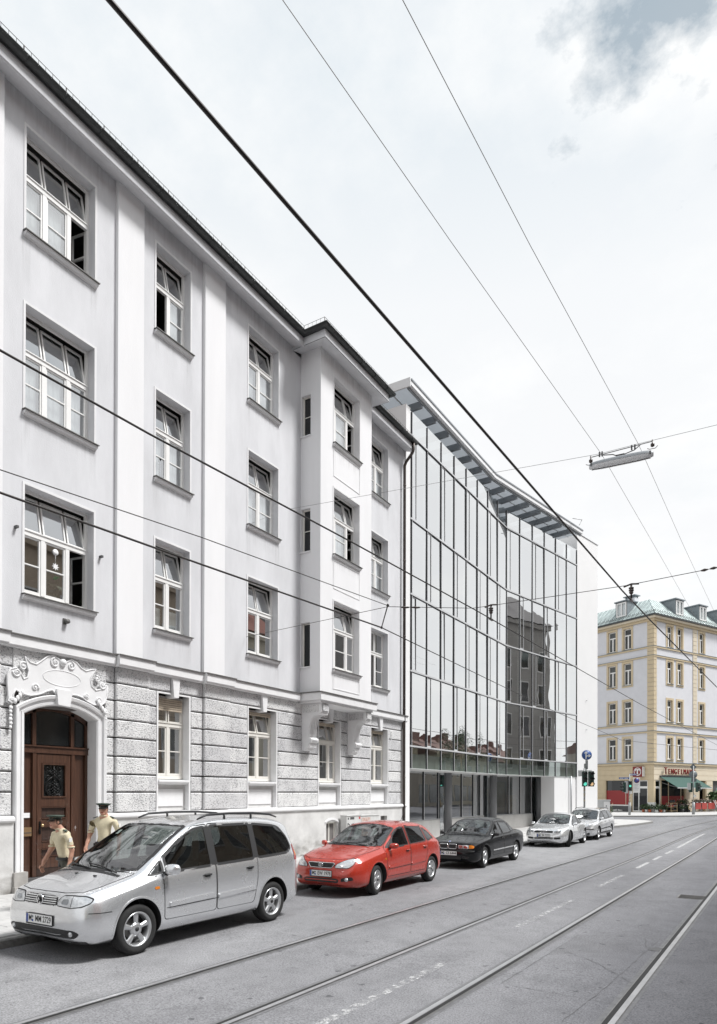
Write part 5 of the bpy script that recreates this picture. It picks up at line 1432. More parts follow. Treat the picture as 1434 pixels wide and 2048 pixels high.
# pavement in front of it
yc, ys_ = math.cos(YR), math.sin(YR)
def yw(x, y): return (YO.x + x * yc - y * ys_, YO.y + x * ys_ + y * yc)
YPV = [(-6.0, -7.5), (-4.5, -8.9), (-1.5, -9.6), (3, -9.0), (9, -7.6), (16, -6.4), (40, -4)]
pts = [(-75, 66.0), (-30, 63.8), (-16, 62.9), (-12.2, 62.9), (-9.6, 65.0), (-8.0, 66.3), (-6.2, 68.2), (-4.6, 71.2), (-2.6, 76), (.6, 83), (6.0, 96), (10, 130), (-75, 130)]
m = MB(); m.prism(pts, -.3, g(70) + PAVE, 'z'); fp_ = solo('pavement', m, 'paving', kind='structure', label='pavement round the yellow corner house')
for a, b in zip(pts[:-2], pts[1:-1]):
    L = math.hypot(b[0] - a[0], b[1] - a[1]); n = max(1, min(8, round(L / 1.5)))
    for k in range(n):
        m = MB(); m.box(-.02, .16, L * k / n + .01, L * (k + 1) / n - .01, -.2, PAVE + .004); part(fp_, 'kerb_stone', m, 'kerb_granite', loc=(a[0], a[1], g(70)), rot=(0, 0, math.atan2(b[1] - a[1], b[0] - a[0]) - R(90)))
# ------------------------------------------------------------------ parked cars
from mathutils.geometry import delaunay_2d_cdt
from mathutils import noise as mnoise
def pchip(keys):
    ks = sorted(keys); X = [k[0] for k in ks]; Y = [k[1] for k in ks]; n = len(X)
    h = [X[i + 1] - X[i] for i in range(n - 1)]; d = [(Y[i + 1] - Y[i]) / h[i] for i in range(n - 1)]
    m = [d[0]] + [0] * (n - 2) + [d[-1]]
    for i in range(1, n - 1):
        if d[i - 1] * d[i] > 0:
            w1, w2 = 2 * h[i] + h[i - 1], h[i] + 2 * h[i - 1]; m[i] = (w1 + w2) / (w1 / d[i - 1] + w2 / d[i])
    def f(x):
        if x <= X[0]: return Y[0]
        if x >= X[-1]: return Y[-1]
        i = 0
        while X[i + 1] < x: i += 1
        t = (x - X[i]) / h[i]; a, b = t * t * (3 - 2 * t), t * (1 - t) * (1 - t)
        return Y[i] * (1 - a) + Y[i + 1] * a + h[i] * (m[i] * b - m[i + 1] * t * t * (1 - t))
    return f
def const(v): return lambda x: v
def inpoly(x, y, P):
    c = False; j = len(P) - 1
    for i in range(len(P)):
        if (P[i][1] > y) != (P[j][1] > y) and x < (P[j][0] - P[i][0]) * (y - P[i][1]) / (P[j][1] - P[i][1]) + P[i][0]: c = not c
        j = i
    return c
def nearest(x, y, P):
    best = (1e9, x, y)
    for i in range(len(P)):
        ax, ay = P[i - 1]; bx, by = P[i]; dx, dy = bx - ax, by - ay; L = dx * dx + dy * dy
        t = max(0, min(1, ((x - ax) * dx + (y - ay) * dy) / L)) if L else 0
        qx, qy = ax + dx * t, ay + dy * t; dd = math.hypot(qx - x, qy - y)
        if dd < best[0]: best = (dd, qx, qy)
    return best
def rounded(P, r=.04, n=4):
    """polygon with its corners rounded off"""
    out = []; k = len(P)
    for i in range(k):
        p, a, b = Vector(P[i]), Vector(P[i - 1]), Vector(P[(i + 1) % k])
        la, lb = (a - p).length, (b - p).length; q = min(r, la * .45, lb * .45)
        s, e = p + (a - p).normalized() * q, p + (b - p).normalized() * q
        for j in range(n + 1):
            t = j / n; out.append(tuple(s * (1 - t) ** 2 + p * 2 * t * (1 - t) + e * t * t))
    return out
def paint(name, col, metal, rough=.3, coat=1.0):
    m, nt, b = _mat(name)
    _sock(b, 'Base Color', (*col, 1)); _sock(b, 'Metallic', metal); _sock(b, 'Roughness', rough); _sock(b, 'Coat Weight', coat); _sock(b, 'Coat Roughness', .03)
    geo = nt.nodes.new('ShaderNodeNewGeometry'); n = nt.nodes.new('ShaderNodeTexNoise'); n.inputs['Scale'].default_value = 3; n.inputs['Detail'].default_value = 6
    nt.links.new(geo.outputs['Position'], n.inputs['Vector'])
    r = nt.nodes.new('ShaderNodeMapRange'); r.inputs['To Min'].default_value = rough * .85; r.inputs['To Max'].default_value = rough * 1.25
    nt.links.new(n.outputs['Fac'], r.inputs['Value']); nt.links.new(r.outputs[0], b.inputs['Roughness'])
    return m
paint('silver_paint', (.74, .75, .765), .78, .25)
paint('silver_bright', (.80, .81, .82), .7, .26)
paint('red_paint', (.42, .032, .016), .1, .26)
paint('black_paint', (.002, .0025, .004), .0, .2, .25)
_sock(MATS['black_paint'].node_tree.nodes['Principled BSDF'], 'Specular IOR Level', .3)
glass_schlick('car_glass', (.66, .72, .70), .17)
glass_schlick('car_glass_dark', (.30, .33, .33), .10)
mat('tyre_rubber', (.022, .022, .022), .85, noise=.3, nscale=30)
mat('alloy', (.62, .63, .64), .32, metal=.85)
mat('hubcap_silver', (.58, .59, .60), .38, metal=.7)
mat('wheel_dark', (.02, .02, .021), .7)
mat('seat_cloth', (.11, .115, .12), .9, noise=.2, nscale=20)
mat('cabin_dark', (.035, .036, .037), .8)
mat('trim_black', (.018, .018, .019), .55)
mat('seam', (.012, .012, .012), .8)
mat('chrome', (.75, .75, .76), .12, metal=1)
mat('lamp_clear', (.68, .70, .72), .08, metal=.35, noise=.35, nscale=28, coat=1, streak=(1, 1, 1), spec=.8)
mat('lamp_inner', (.30, .32, .34), .15, metal=.6, coat=1)
mat('lamp_orange', (.62, .19, .02), .2, coat=1)
mat('lamp_red', (.35, .01, .01), .2, coat=1)
mat('plate_white', (.80, .80, .79), .4)
mat('plate_blue', (.02, .06, .30), .4)
mat('rail_black', (.03, .03, .032), .4)

class Car:
    def __init__(s, root, sp, body_mat):
        s.root, s.sp, s.bm_ = root, sp, body_mat
        C = {k: (pchip(v) if isinstance(v, list) else const(v)) for k, v in sp['curves'].items()}
        s.C = C
        x0, x1 = sp['tail'], sp['nose']
        xs = [x0 + .002, x0 + .012, x0 + .03] + [x0 + .055 + (x1 - x0 - .11) * i / 172 for i in range(173)] + [x1 - .03, x1 - .012, x1 - .002]
        s.xs = xs; s.NS = [3, 6, 12, 14, 17, 10, 7]
        cols = []
        for x in xs:
            zb, ws, zs, wm, zm = C['zb'](x), C['ws'](x), C['zs'](x), C['wm'](x), C['zm'](x)
            wt, zt, we, ze, zc = C['wt'](x), C['zt'](x), C['we'](x), C['ze'](x), C['zc'](x)
            zt = min(zt, ze - .012); zm = min(zm, zt - .02); zs = min(zs, zm - .02); zb = min(zb, zs - .01)
            zc = max(zc, ze + .004)
            k = C['crown'](x) if 'crown' in C else .62
            P = [(0, zb), (ws - .10, zb), (ws, zs), (wm, zm), (wt, zt), (we, ze), (we * k, zc - (zc - ze) * (.30 if k > .55 else .2)), (0, zc)]
            row = []
            for i in range(7):
                p0 = P[i - 1] if i else (-P[1][0], P[1][1]); p1, p2 = P[i], P[i + 1]
                p3 = P[i + 2] if i < 6 else (-P[6][0], P[6][1])
                def dd(a, b): return max(1e-4, math.hypot(b[0] - a[0], b[1] - a[1])) ** .5
                t01, t12, t23 = dd(p0, p1), dd(p1, p2), dd(p2, p3)
                m1 = [(p2[q] - p1[q] + t12 * ((p1[q] - p0[q]) / t01 - (p2[q] - p0[q]) / (t01 + t12))) for q in (0, 1)]
                m2 = [(p2[q] - p1[q] + t12 * ((p3[q] - p2[q]) / t23 - (p3[q] - p1[q]) / (t12 + t23))) for q in (0, 1)]
                if i in (4,):      # the glazed flank is close to straight
                    m1 = [(p2[q] - p1[q]) * .9 + m1[q] * .1 for q in (0, 1)]; m2 = [(p2[q] - p1[q]) * .9 + m2[q] * .1 for q in (0, 1)]
                if i == 3: m2 = [m2[q] * .7 for q in (0, 1)]
                n = s.NS[i]
                for j in range(n + (1 if i == 6 else 0)):
                    t = j / n; a = (1 + 2 * t) * (1 - t) ** 2; b = t * (1 - t) ** 2; c = t * t * (3 - 2 * t); e = t * t * (t - 1)
                    row.append((max(0, p1[0] * a + m1[0] * b + p2[0] * c + m2[0] * e), p1[1] * a + m1[1] * b + p2[1] * c + m2[1] * e))
            cols.append(row)
        s.H = len(cols[0]); H = s.H
        s.IB = sum(s.NS[:4]); s.IE = sum(s.NS[:5])            # ring index of belt and of roof edge
        V = []; ring = 2 * H - 2
        for x, row in zip(xs, cols):
            V += [[x, y, z] for y, z in row] + [[x, -y, z] for y, z in reversed(row[1:-1])]
        s.V, s.ring = V, ring
        F = []
        for i in range(len(xs) - 1):
            for j in range(ring): F.append((i * ring + j, (i + 1) * ring + j, (i + 1) * ring + (j + 1) % ring, i * ring + (j + 1) % ring))
        s.F = F
        N = [Vector((0, 0, 0)) for _ in V]      # smooth normals of the skin before panels are cut into it
        for f in F:
            a, b, c, d = (Vector(V[q]) for q in f); n = (c - a).cross(d - b)
            for q in f: N[q] += n
        for q, v in enumerate(V):
            if N[q].length < 1e-9: N[q] = Vector((0, 0, 1))
            N[q].normalize()
            if N[q].dot(Vector((0, v[1], v[2] - .7))) < 0: N[q] = -N[q]
        s.N = N
        caps = [tuple(range(ring)), tuple((len(xs) - 1) * ring + j for j in range(ring - 1, -1, -1))]
        s.bvh = BVHTree.FromPolygons([tuple(v) for v in V], F + caps)
        s.caps = caps
        s.cls = {}
    def jh(s, j): return j if j < s.H else s.ring - j           # half index of ring position
    def snap(s, P, view, ok, tol=.021):
        for i in range(len(s.xs)):
            for j in range(s.ring):
                v = s.V[i * s.ring + j]
                if not ok(v, s.jh(j)): continue
                a, b = (0, 2) if view == 'side' else ((0, 1) if view == 'top' else (1, 2))
                d, qx, qy = nearest(v[a], v[b], P)
                if d < tol: v[a], v[b] = qx, qy
    def hit_side(s, x, z, sgn=1, off=0):
        r = s.bvh.ray_cast(Vector((x, 2.0 * sgn, z)), Vector((0, -sgn, 0)))
        if r[0] is None: return Vector((x, s.C['wt'](x) * sgn, z))
        return r[0] + Vector((0, sgn, 0)) * off if abs(off) and False else r[0] + (r[1] if r[1].y * sgn > 0 else -r[1]) * off
    def hit_front(s, y, z, off=0, d=1):
        lim = .15 + .8 * y * y; end = s.sp['nose'] if d > 0 else s.sp['tail']
        for t in range(14):          # above the leading edge a panel stands up from it instead of running over the bonnet
            r = s.bvh.ray_cast(Vector((4.0 * d, y, z - .009 * t)), Vector((-d, 0, 0)))
            if r[0] is not None and abs(end - r[0].x) < lim: break
        if r[0] is not None and t: r = (Vector((r[0].x, y, z)), Vector((d, 0, 0)))
        if r[0] is None:
            n = s.bvh.find_nearest(Vector((s.sp['nose'] if d > 0 else s.sp['tail'], y, z))); return n[0] + Vector((d, 0, 0)) * off
        return r[0] + (r[1] if r[1].x * d > 0 else -r[1]) * off
    def hit_top(s, x, y, off=0):
        r = s.bvh.ray_cast(Vector((x, y, 3)), Vector((0, 0, -1)))
        if r[0] is None: return Vector((x, y, 1))
        return r[0] + (r[1] if r[1].z > 0 else -r[1]) * off
    def hit(s, a, b, view, sgn=1, off=0):
        if view == 'side': return s.hit_side(a, b, sgn, off)
        if view == 'front': return s.hit_front(a, b, off, 1)
        if view == 'rear': return s.hit_front(a, b, off, -1)
        return s.hit_top(a, b, off)
    def line(s, P, view, w, mt, name, sgn=1, off=.002, closed=True, parent=None, h=0):
        """a strip lying on the body along a 2-D polyline"""
        pts = []
        k = len(P)
        for i in range(k if closed else k - 1):
            a, b = P[i], P[(i + 1) % k]; n = max(1, int(math.hypot(b[0] - a[0], b[1] - a[1]) / .035))
            pts += [(a[0] + (b[0] - a[0]) * q / n, a[1] + (b[1] - a[1]) * q / n) for q in range(n)]
        if not closed: pts.append(P[-1])
        L, Rr = [], []
        n = len(pts)
        for i, p in enumerate(pts):
            a = pts[i - 1] if (i or closed) else p; b = pts[(i + 1) % n] if (i < n - 1 or closed) else p
            dx, dy = b[0] - a[0], b[1] - a[1]; l = math.hypot(dx, dy) or 1; nx, ny = -dy / l * w / 2, dx / l * w / 2
            L.append(s.hit(p[0] + nx, p[1] + ny, view, sgn, off)); Rr.append(s.hit(p[0] - nx, p[1] - ny, view, sgn, off))
        m = MB(); vs = L + Rr
        rng = range(n if closed else n - 1)
        m.add(vs, [(i, (i + 1) % n, n + (i + 1) % n, n + i) for i in rng], 0, True)
        if h:
            C_ = [s.hit(p[0], p[1], view, sgn, off + h) for p in pts]
            m = MB(); vs = L + C_ + Rr; m.add(vs, [(i, (i + 1) % n, n + (i + 1) % n, n + i) for i in rng] + [(n + i, n + (i + 1) % n, 2 * n + (i + 1) % n, 2 * n + i) for i in rng], 0, True)
        return part(parent or s.root, name, m, mt, fix=False)
    def patch(s, P, view, mt, name, sgn=1, off=.004, g=.03, parent=None, thick=0):
        """a panel with the outline P, pressed on to the body"""
        B = []
        for i in range(len(P)):
            a, b = P[i], P[(i + 1) % len(P)]; n = max(1, int(math.hypot(b[0] - a[0], b[1] - a[1]) / g))
            B += [Vector((a[0] + (b[0] - a[0]) * q / n, a[1] + (b[1] - a[1]) * q / n)) for q in range(n)]
        nb = len(B); x0, x1 = min(p.x for p in B), max(p.x for p in B); y0, y1 = min(p.y for p in B), max(p.y for p in B)
        pts = list(B); x = x0 + g / 2
        while x < x1:
            y = y0 + g / 2
            while y < y1:
                if inpoly(x, y, P) and nearest(x, y, P)[0] > g * .5: pts.append(Vector((x, y)))
                y += g
            x += g
        r = delaunay_2d_cdt(pts, [(i, (i + 1) % nb) for i in range(nb)], [], 1, 1e-5)
        m = MB(); vs = [s.hit(p.x, p.y, view, sgn, off) for p in r[0]]
        m.add(vs, [tuple(f) for f in r[2]], 0, True)
        if thick:
            vs2 = [s.hit(p.x, p.y, view, sgn, -.004) for p in B[:nb]]; t = [s.hit(p.x, p.y, view, sgn, off) for p in B]
            m.add(t + vs2, [(i, (i + 1) % nb, nb + (i + 1) % nb, nb + i) for i in range(nb)], 0)
        return part(parent or s.root, name, m, mt, fix=False)
    # -------------------------------------------------------------- shell
    def shell(s):
        sp = s.sp; IB, IE = s.IB, s.IE
        arches = [(sp['ax'][0], sp['r'] * 1.0), (sp['ax'][1], sp['r'])]
        RA = sp.get('arch', sp['r'] + .055); zc_ = sp['r'] - .0
        s.RA = RA
        circ = {}
        for k, ax in enumerate(sp['ax']):
            circ[k] = [(ax + RA * math.cos(2 * math.pi * q / 40), sp['r'] + .015 + RA * math.sin(2 * math.pi * q / 40)) for q in range(40)]
            s.snap(circ[k], 'side', lambda v, j: abs(v[1]) > .5 and j < IB + 3)
        for P in sp['win']:
            s.snap(P, 'side', lambda v, j: IB - 1 <= j <= IE + 1)
        for P in sp['doors']:
            s.snap(P, 'side', lambda v, j: 3 < j <= IE + 1 and all(nearest(v[0], v[2], c)[0] > .02 for c in list(circ.values()) + sp['win']), .016)
        s.snap(sp['screen'], 'top', lambda v, j: j >= IE - 1)
        if 'rscreen' in sp: s.snap(sp['rscreen'], 'top', lambda v, j: j >= IE - 1)
        bon = sp.get('bonnet'); 
        groups = {'body': [], 'bumper': [], 'bonnet': [], 'screen': [], 'rscreen': [], 'rear': []}
        dk = {}; wk = {}
        ring = s.ring
        for fi, f in enumerate(s.F):
            i, j = divmod(fi, ring); jj = min(s.jh(j), s.jh((j + 1) % ring)); jm = jj + .5
            c = [sum(s.V[q][k] for q in f) / 4 for k in range(3)]
            sgn = 1 if c[1] > 0 else -1
            x, y, z = c
            if abs(y) > .46 and any(math.hypot(x - ax, z - sp['r'] - .015) < RA for ax in sp['ax']) and jm < IB + 4: continue
            if IB - 1 <= jm <= IE + .2:
                hitw = next((k for k, P in enumerate(sp['win']) if inpoly(x, z, P)), None)
                if hitw is not None: wk.setdefault((hitw, sgn), []).append(f); continue
            if jm > IE - 1:
                if inpoly(x, y, sp['screen']): groups['screen'].append(f); continue
                if 'rscreen' in sp and inpoly(x, y, sp['rscreen']): groups['rscreen'].append(f); continue
            if 3 < jm <= IE + .2:
                hd = next((k for k, P in enumerate(sp['doors']) if inpoly(x, z, P)), None)
                if hd is not None: dk.setdefault((hd, sgn), []).append(f); continue
            if z < sp['bump_f'](x, y) and x > sp['ax'][0] + s.RA + .0 and jm > 2: groups['bumper'].append(f); continue
            if z < sp['bump_r'](x, y) and x < sp['ax'][1] - s.RA and jm > 2: groups['rear'].append(f); continue
            if bon and jm > IE - 2 and inpoly(x, y, bon): groups['bonnet'].append(f); continue
            groups['body'].append(f)
        groups['bumper'] += []
        s.objs = {}
        def emit(name, faces, mt, parent=None, label=None):
            idx = {}; m = MB(); fs = []
            for f in faces:
                a, b, c = (Vector(s.V[f[k]]) for k in (0, len(f) // 3, 2 * len(f) // 3)); q = []
                if len(f) == 4 and ((Vector(s.V[f[2]]) - a).cross(Vector(s.V[f[3]]) - Vector(s.V[f[1]]))).length < 6e-5: continue
                if (b - a).cross(c - a).dot(s.N[f[0]] + s.N[f[len(f) // 2]]) < 0 and len(f) == 4: f = f[::-1]
                elif len(f) > 4 and ((b - a).cross(c - a).x > 0) != (a.x > 0): f = f[::-1]
                for v in f:
                    if v not in idx: idx[v] = len(idx)
                    q.append(idx[v])
                if len(set(q)) > 2: fs.append(tuple(q))
            inv = sorted(idx, key=idx.get); m.add([s.V[v] for v in inv], fs, 0, True)
            me = m.mesh(name, M(mt), fix=False)
            for p in me.polygons: p.use_smooth = True
            me.normals_split_custom_set_from_vertices([tuple(s.N[v]) for v in inv])
            return part(parent or s.root, name, me, None, label=label)
        bm = s.bm_
        s.body = emit('body', groups['body'], bm)
        if groups['bumper']: s.bumper = emit('bumper', groups['bumper'] + s.caps[1:], sp.get('bump_mat', bm))
        if groups['rear']: emit('rear_bumper', groups['rear'] + s.caps[:1], sp.get('bump_mat', bm))
        if groups['bonnet']: s.bonnet = emit('bonnet', groups['bonnet'], bm)
        s.screen = emit('windscreen', groups['screen'], 'car_glass')
        if groups['rscreen']: emit('rear_window', groups['rscreen'], 'car_glass_dark')
        s.doors = {}
        for (k, sg), fs in dk.items(): s.doors[(k, sg)] = emit('door', fs, bm)
        for (k, sg), fs in wk.items():
            d = s.doors.get((sp['windoor'][k], sg)) if sp['windoor'][k] is not None else None
            emit('window', fs, 'car_glass_dark' if k else 'car_glass_dark', d)
        # dark lining inside
        m = MB(); keep = [f for f in groups['body'] if sp['ax'][1] - .35 < s.V[f[0]][0] < sp['ax'][0] - .1] + [f for v in dk.values() for f in v]
        idx = {}; vs = []
        nrm = {}
        for f in keep:
            a, b, c, d = [Vector(s.V[q]) for q in f[:4]]
            n = (c - a).cross(d - b); 
            if n.length < 1e-9: continue
            n.normalize()
            for q in f: nrm[q] = nrm.get(q, Vector((0, 0, 0))) + n
        ctr = Vector((0, 0, .7)); fs = []
        for f in keep:
            q4 = []
            for q in f:
                if q not in nrm: break
                if q not in idx:
                    n = nrm[q].normalized(); v = Vector(s.V[q]); o = Vector((0, v.y, v.z - .75))
                    if n.dot(o) < 0: n = -n
                    idx[q] = len(vs); vs.append(v - n * .028)
                q4.append(idx[q])
            if len(set(q4)) == 4: fs.append(tuple(q4))
        m.add(vs, fs, 0, True); part(s.root, 'cabin_lining', m, 'cabin_dark', fix=False)
        # seals round the glass, shut lines
        for P in sp['win']:
            for sg in (1, -1): s.line(P, 'side', .038, 'trim_black', 'window_seal', sg, .0035)
        s.line(sp['screen'], 'top', .045, 'trim_black', 'windscreen_seal', off=.003)
        for P in sp['doors']:
            for sg in (1, -1): s.line(P, 'side', .011, 'seam', 'shut_line', sg, .0015)
        if bon: s.line(bon, 'top', .011, 'seam', 'shut_line', off=.0015)
        # wheel houses and arch lips
        for k, ax in enumerate(sp['ax']):
            for sg in (1, -1):
                m = MB(); n = 24; A, B = [], []
                yo = s.C['wm'](ax) - .01
                for q in range(n + 1):
                    t = -.35 + (math.pi + .7) * q / n; px, pz = ax + (RA + .003) * math.cos(t), sp['r'] + .015 + (RA + .003) * math.sin(t)
                    h = s.hit_side(px, max(pz, .12), sg, 0); yy = abs(h.y) - .004 if h is not None and abs(h.y) > .5 else yo
                    A.append((px, sg * yy, pz)); B.append((px, sg * .42, pz))
                m.add(A + B, [(q, q + 1, n + 2 + q, n + 1 + q) for q in range(n)], 0, True)
                m.add(B + [(ax, sg * .42, sp['r'])], [(q, q + 1, n + 1) for q in range(n)], 0)
                part(s.root, 'wheel_house', m, 'wheel_dark', fix=False)
                s.line([(ax + (RA + .008) * math.cos(t), sp['r'] + .015 + (RA + .008) * math.sin(t)) for t in [-.18 + (math.pi + .36) * q / 30 for q in range(31)]], 'side', .026, s.bm_, 'arch_lip', sg, .001, closed=False, h=.007)
    def wheels(s, style, steer=0):
        sp = s.sp; r, w = sp['r'], sp.get('tw', .2); rr = sp.get('rim', r * .68)
        wl = None
        for k, ax in enumerate(sp['ax']):
            for sg in (1, -1):
                yc = s.C['wm'](ax) - w / 2 - sp.get('inset', .025)
                e = bpy.data.objects.new('wheel', None); COL.objects.link(e); e.parent = s.root; e.empty_display_size = .1
                e.location = (ax, sg * yc, r); e.scale = (1 / s.root.scale[0], 1, 1); e.rotation_euler = (0, 0 if s.root.scale[0] != 1 else rnd.uniform(0, 1.2), (0 if sg > 0 else math.pi) + (steer if k == 0 else 0))
                e.rotation_mode = 'ZYX' if False else 'XYZ'
                if wl is None:
                    t = MB(); h = w / 2
                    pr = [(rr - .01, -h + .03), (rr + .012, -h + .012), (rr + .05, -h), (r - .035, -h + .004), (r - .010, -h + .022), (r, -h + .045), (r - .004, -.045), (r - .010, -.042), (r - .010, -.036), (r - .003, -.033), (r - .002, .033), (r - .010, .036), (r - .010, .042), (r - .004, .045), (r, h - .045), (r - .010, h - .022), (r - .035, h - .004), (rr + .05, h), (rr + .012, h - .012), (rr - .01, h - .03)]
                    t.lathe(pr, axis='y', n=48); tyre = t.mesh('tyre', M('tyre_rubber'))
                    t = MB(); t.lathe([(rr - .012, -h + .02), (rr - .012, h - .05), (rr - .004, h - .03), (rr + .010, h - .018), (rr + .006, h - .008), (rr - .006, h - .010), (rr - .020, h - .03), (rr - .030, h - .06), (rr - .03, -h + .02)], axis='y', n=48); rim = t.mesh('rim', M('alloy'))
                    t = MB(); t.lathe([(0, h - .12), (rr - .02, h - .12)], axis='y', n=24); t.lathe([(.0, h - .10), (rr * .62, h - .10), (rr * .62, h - .115)], axis='y', n=32, m=1); disc = t.mesh('brake_disc', M('wheel_dark', 'rail_side'))
                    t = MB()
                    if style == 'five':
                        for q in range(5):
                            a = 2 * math.pi * q / 5 + math.pi / 2; ca, sa = math.cos(a), math.sin(a)
                            def P_(u, v, y): return (u * ca - v * sa, y, u * sa + v * ca)
                            o = []
                            for u, wd, y in ((.05, .034, h - .035), (rr * .45, .030, h - .028), (rr * .75, .036, h - .026), (rr - .012, .052, h - .034)):
                                o += [P_(u, -wd, y - .025), P_(u, -wd * .55, y), P_(u, wd * .55, y), P_(u, wd, y - .025)]
                            t.add(o, [(i * 4 + j, i * 4 + j + 1, i * 4 + 5 + j, i * 4 + 4 + j) for i in range(3) for j in range(3)], 0, True)
                        t.lathe([(.0, h - .025), (.05, h - .025), (.085, h - .034), (.09, h - .06)], axis='y', n=24)
                    elif style == 'six':
                        for q in range(7):
                            a = 2 * math.pi * q / 7; ca, sa = math.cos(a), math.sin(a)
                            def P_(u, v, y): return (u * ca - v * sa, y, u * sa + v * ca)
                            o = []
                            for u, wd, y in ((.04, .02, h - .03), (rr * .5, .026, h - .022), (rr * .8, .05, h - .022), (rr - .008, .066, h - .03)):
                                o += [P_(u, -wd, y - .014), P_(u, -wd * .7, y), P_(u, wd * .7, y), P_(u, wd, y - .014)]
                            t.add(o, [(i * 4 + j, i * 4 + j + 1, i * 4 + 5 + j, i * 4 + 4 + j) for i in range(3) for j in range(3)], 0, True)
                        t.lathe([(.0, h - .018), (.045, h - .02), (.075, h - .03), (.08, h - .05)], axis='y', n=24)
                    else:
                        for q in range(15):
                            a = 2 * math.pi * q / 15; ca, sa = math.cos(a), math.sin(a)
                            def P_(u, v, y): return (u * ca - v * sa, y, u * sa + v * ca)
                            o = []
                            for u, wd, y in ((.05, .007, h - .03), (rr * .55, .012, h - .024), (rr - .008, .022, h - .03)):
                                o += [P_(u, -wd, y - .016), P_(u, -wd * .6, y), P_(u, wd * .6, y), P_(u, wd, y - .016)]
                            t.add(o, [(i * 4 + j, i * 4 + j + 1, i * 4 + 5 + j, i * 4 + 4 + j) for i in range(2) for j in range(3)], 0, True)
                        t.lathe([(.0, h - .02), (.05, h - .02), (.075, h - .03), (.08, h - .05)], axis='y', n=24)
                    spk = t.mesh('spokes', M(sp.get('rim_mat', 'alloy')))
                    t = MB(); t.lathe([(0, h - .012), (.026, h - .014), (.030, h - .022)], axis='y', n=16)
                    for q in range(5):
                        a = 2 * math.pi * (q + .5) / 5; t.cyl((.062 * math.cos(a), h - .05, .062 * math.sin(a)), (.062 * math.cos(a), h - .030, .062 * math.sin(a)), .011, 8)
                    hub = t.mesh('hub_cap', M('trim_black'))
                    wl = (tyre, rim, disc, spk, hub)
                for nm, me in zip(('tyre', 'rim', 'brake_disc', 'spokes', 'hub_cap'), wl): part(e, nm, me, None)
    def seats(s, rows, roofz, wheel_x, dash_x, zseat=.62, ytop=1.12):
        for x in rows:
            for y in (-.37, .37):
                m = MB()
                m.prism([(x + .28, zseat - .12), (x + .26, zseat), (x - .18, zseat - .05), (x - .22, zseat - .16)], y - .24, y + .24, 'y')
                m.prism([(x - .16, zseat - .06), (x - .06, zseat + .1), (x - .22, ytop - .16), (x - .30, ytop - .18), (x - .30, zseat - .06)], y - .23, y + .23, 'y')
                m.prism([(x - .22, ytop - .15), (x - .19, ytop - .10), (x - .21, ytop + .04), (x - .30, ytop + .05), (x - .31, ytop - .12)], y - .13, y + .13, 'y')
                part(s.root, 'seat', m, 'seat_cloth')
        zd = s.C['zt'](dash_x) + .02
        m = MB(); m.prism([(dash_x + .45, zd - .12), (dash_x + .42, zd + .00), (dash_x, zd + .03), (dash_x - .12, zd - .06), (dash_x - .10, zd - .35), (dash_x + .3, zd - .35)], -.70, .70, 'y'); part(s.root, 'dashboard', m, 'cabin_dark')
        m = MB(); R_ = .185
        ring = [(wheel_x + .07 * math.sin(t), .37 + R_ * math.cos(t), zd + .02 + R_ * math.sin(t)) for t in [2 * math.pi * q / 24 for q in range(24)]]
        m.tube(ring, .016, 6, closed=True); m.tube([ring[0], ring[12]], .014, 5); m.tube([(wheel_x, .37, zd + .02), (wheel_x + .25, .37, zd - .08)], .03, 6); m.ball((wheel_x, .37, zd + .02), .05, 8)
        part(s.root, 'steering_wheel', m, 'trim_black')
        m = MB(); xm = dash_x + .02; h = s.hit_top(s.sp['mirx'], 0); m.box(h.x - .03, h.x - .01, -.11, .11, h.z - .13, h.z - .07); m.cyl((h.x, 0, h.z - .01), (h.x - .02, 0, h.z - .08), .008, 6); part(s.root, 'rear_view_mirror', m, 'trim_black')
    def mirror(s, x, z, mt, size=(.10, .17, .11), black_foot=True):
        for sg in (1, -1):
            h = s.hit_side(x, z, sg); c = (h.x - .02, h.y + sg * (size[1] * .62), h.z + .045)
            m = MB(); n = 12
            vs, fs = [], []
            for i in range(9):
                u = -1 + 2 * i / 8; sc = (1 - abs(u) ** 3.2) ** .5 if abs(u) < 1 else 0.05
                sc = max(sc, .25)
                for j in range(n):
                    t = 2 * math.pi * j / n; cx = math.cos(t); cz = math.sin(t)
                    ex = abs(cx) ** .7 * (1 if cx > 0 else -.35); ez = abs(cz) ** .7 * (1 if cz > 0 else -1)
                    vs.append((c[0] + size[0] * .75 * ex * sc - .03 * u * 1, c[1] + sg * u * size[1] / 2, c[2] + size[2] / 2 * ez * sc))
            for i in range(8):
                for j in range(n): fs.append((i * n + j, i * n + (j + 1) % n, (i + 1) * n + (j + 1) % n, (i + 1) * n + j))
            m.add(vs, fs, 0, True); m.poly(vs[:n]); m.poly(vs[-n:])
            o = part(s.root, 'side_mirror', m, mt)
            m = MB(); m.tube([(h.x - .01, h.y - sg * .01, h.z - .02), (c[0], c[1] - sg * size[1] * .42, c[2] - .01)], [.045, .03], 6); part(o, 'mirror_foot', m, 'trim_black')
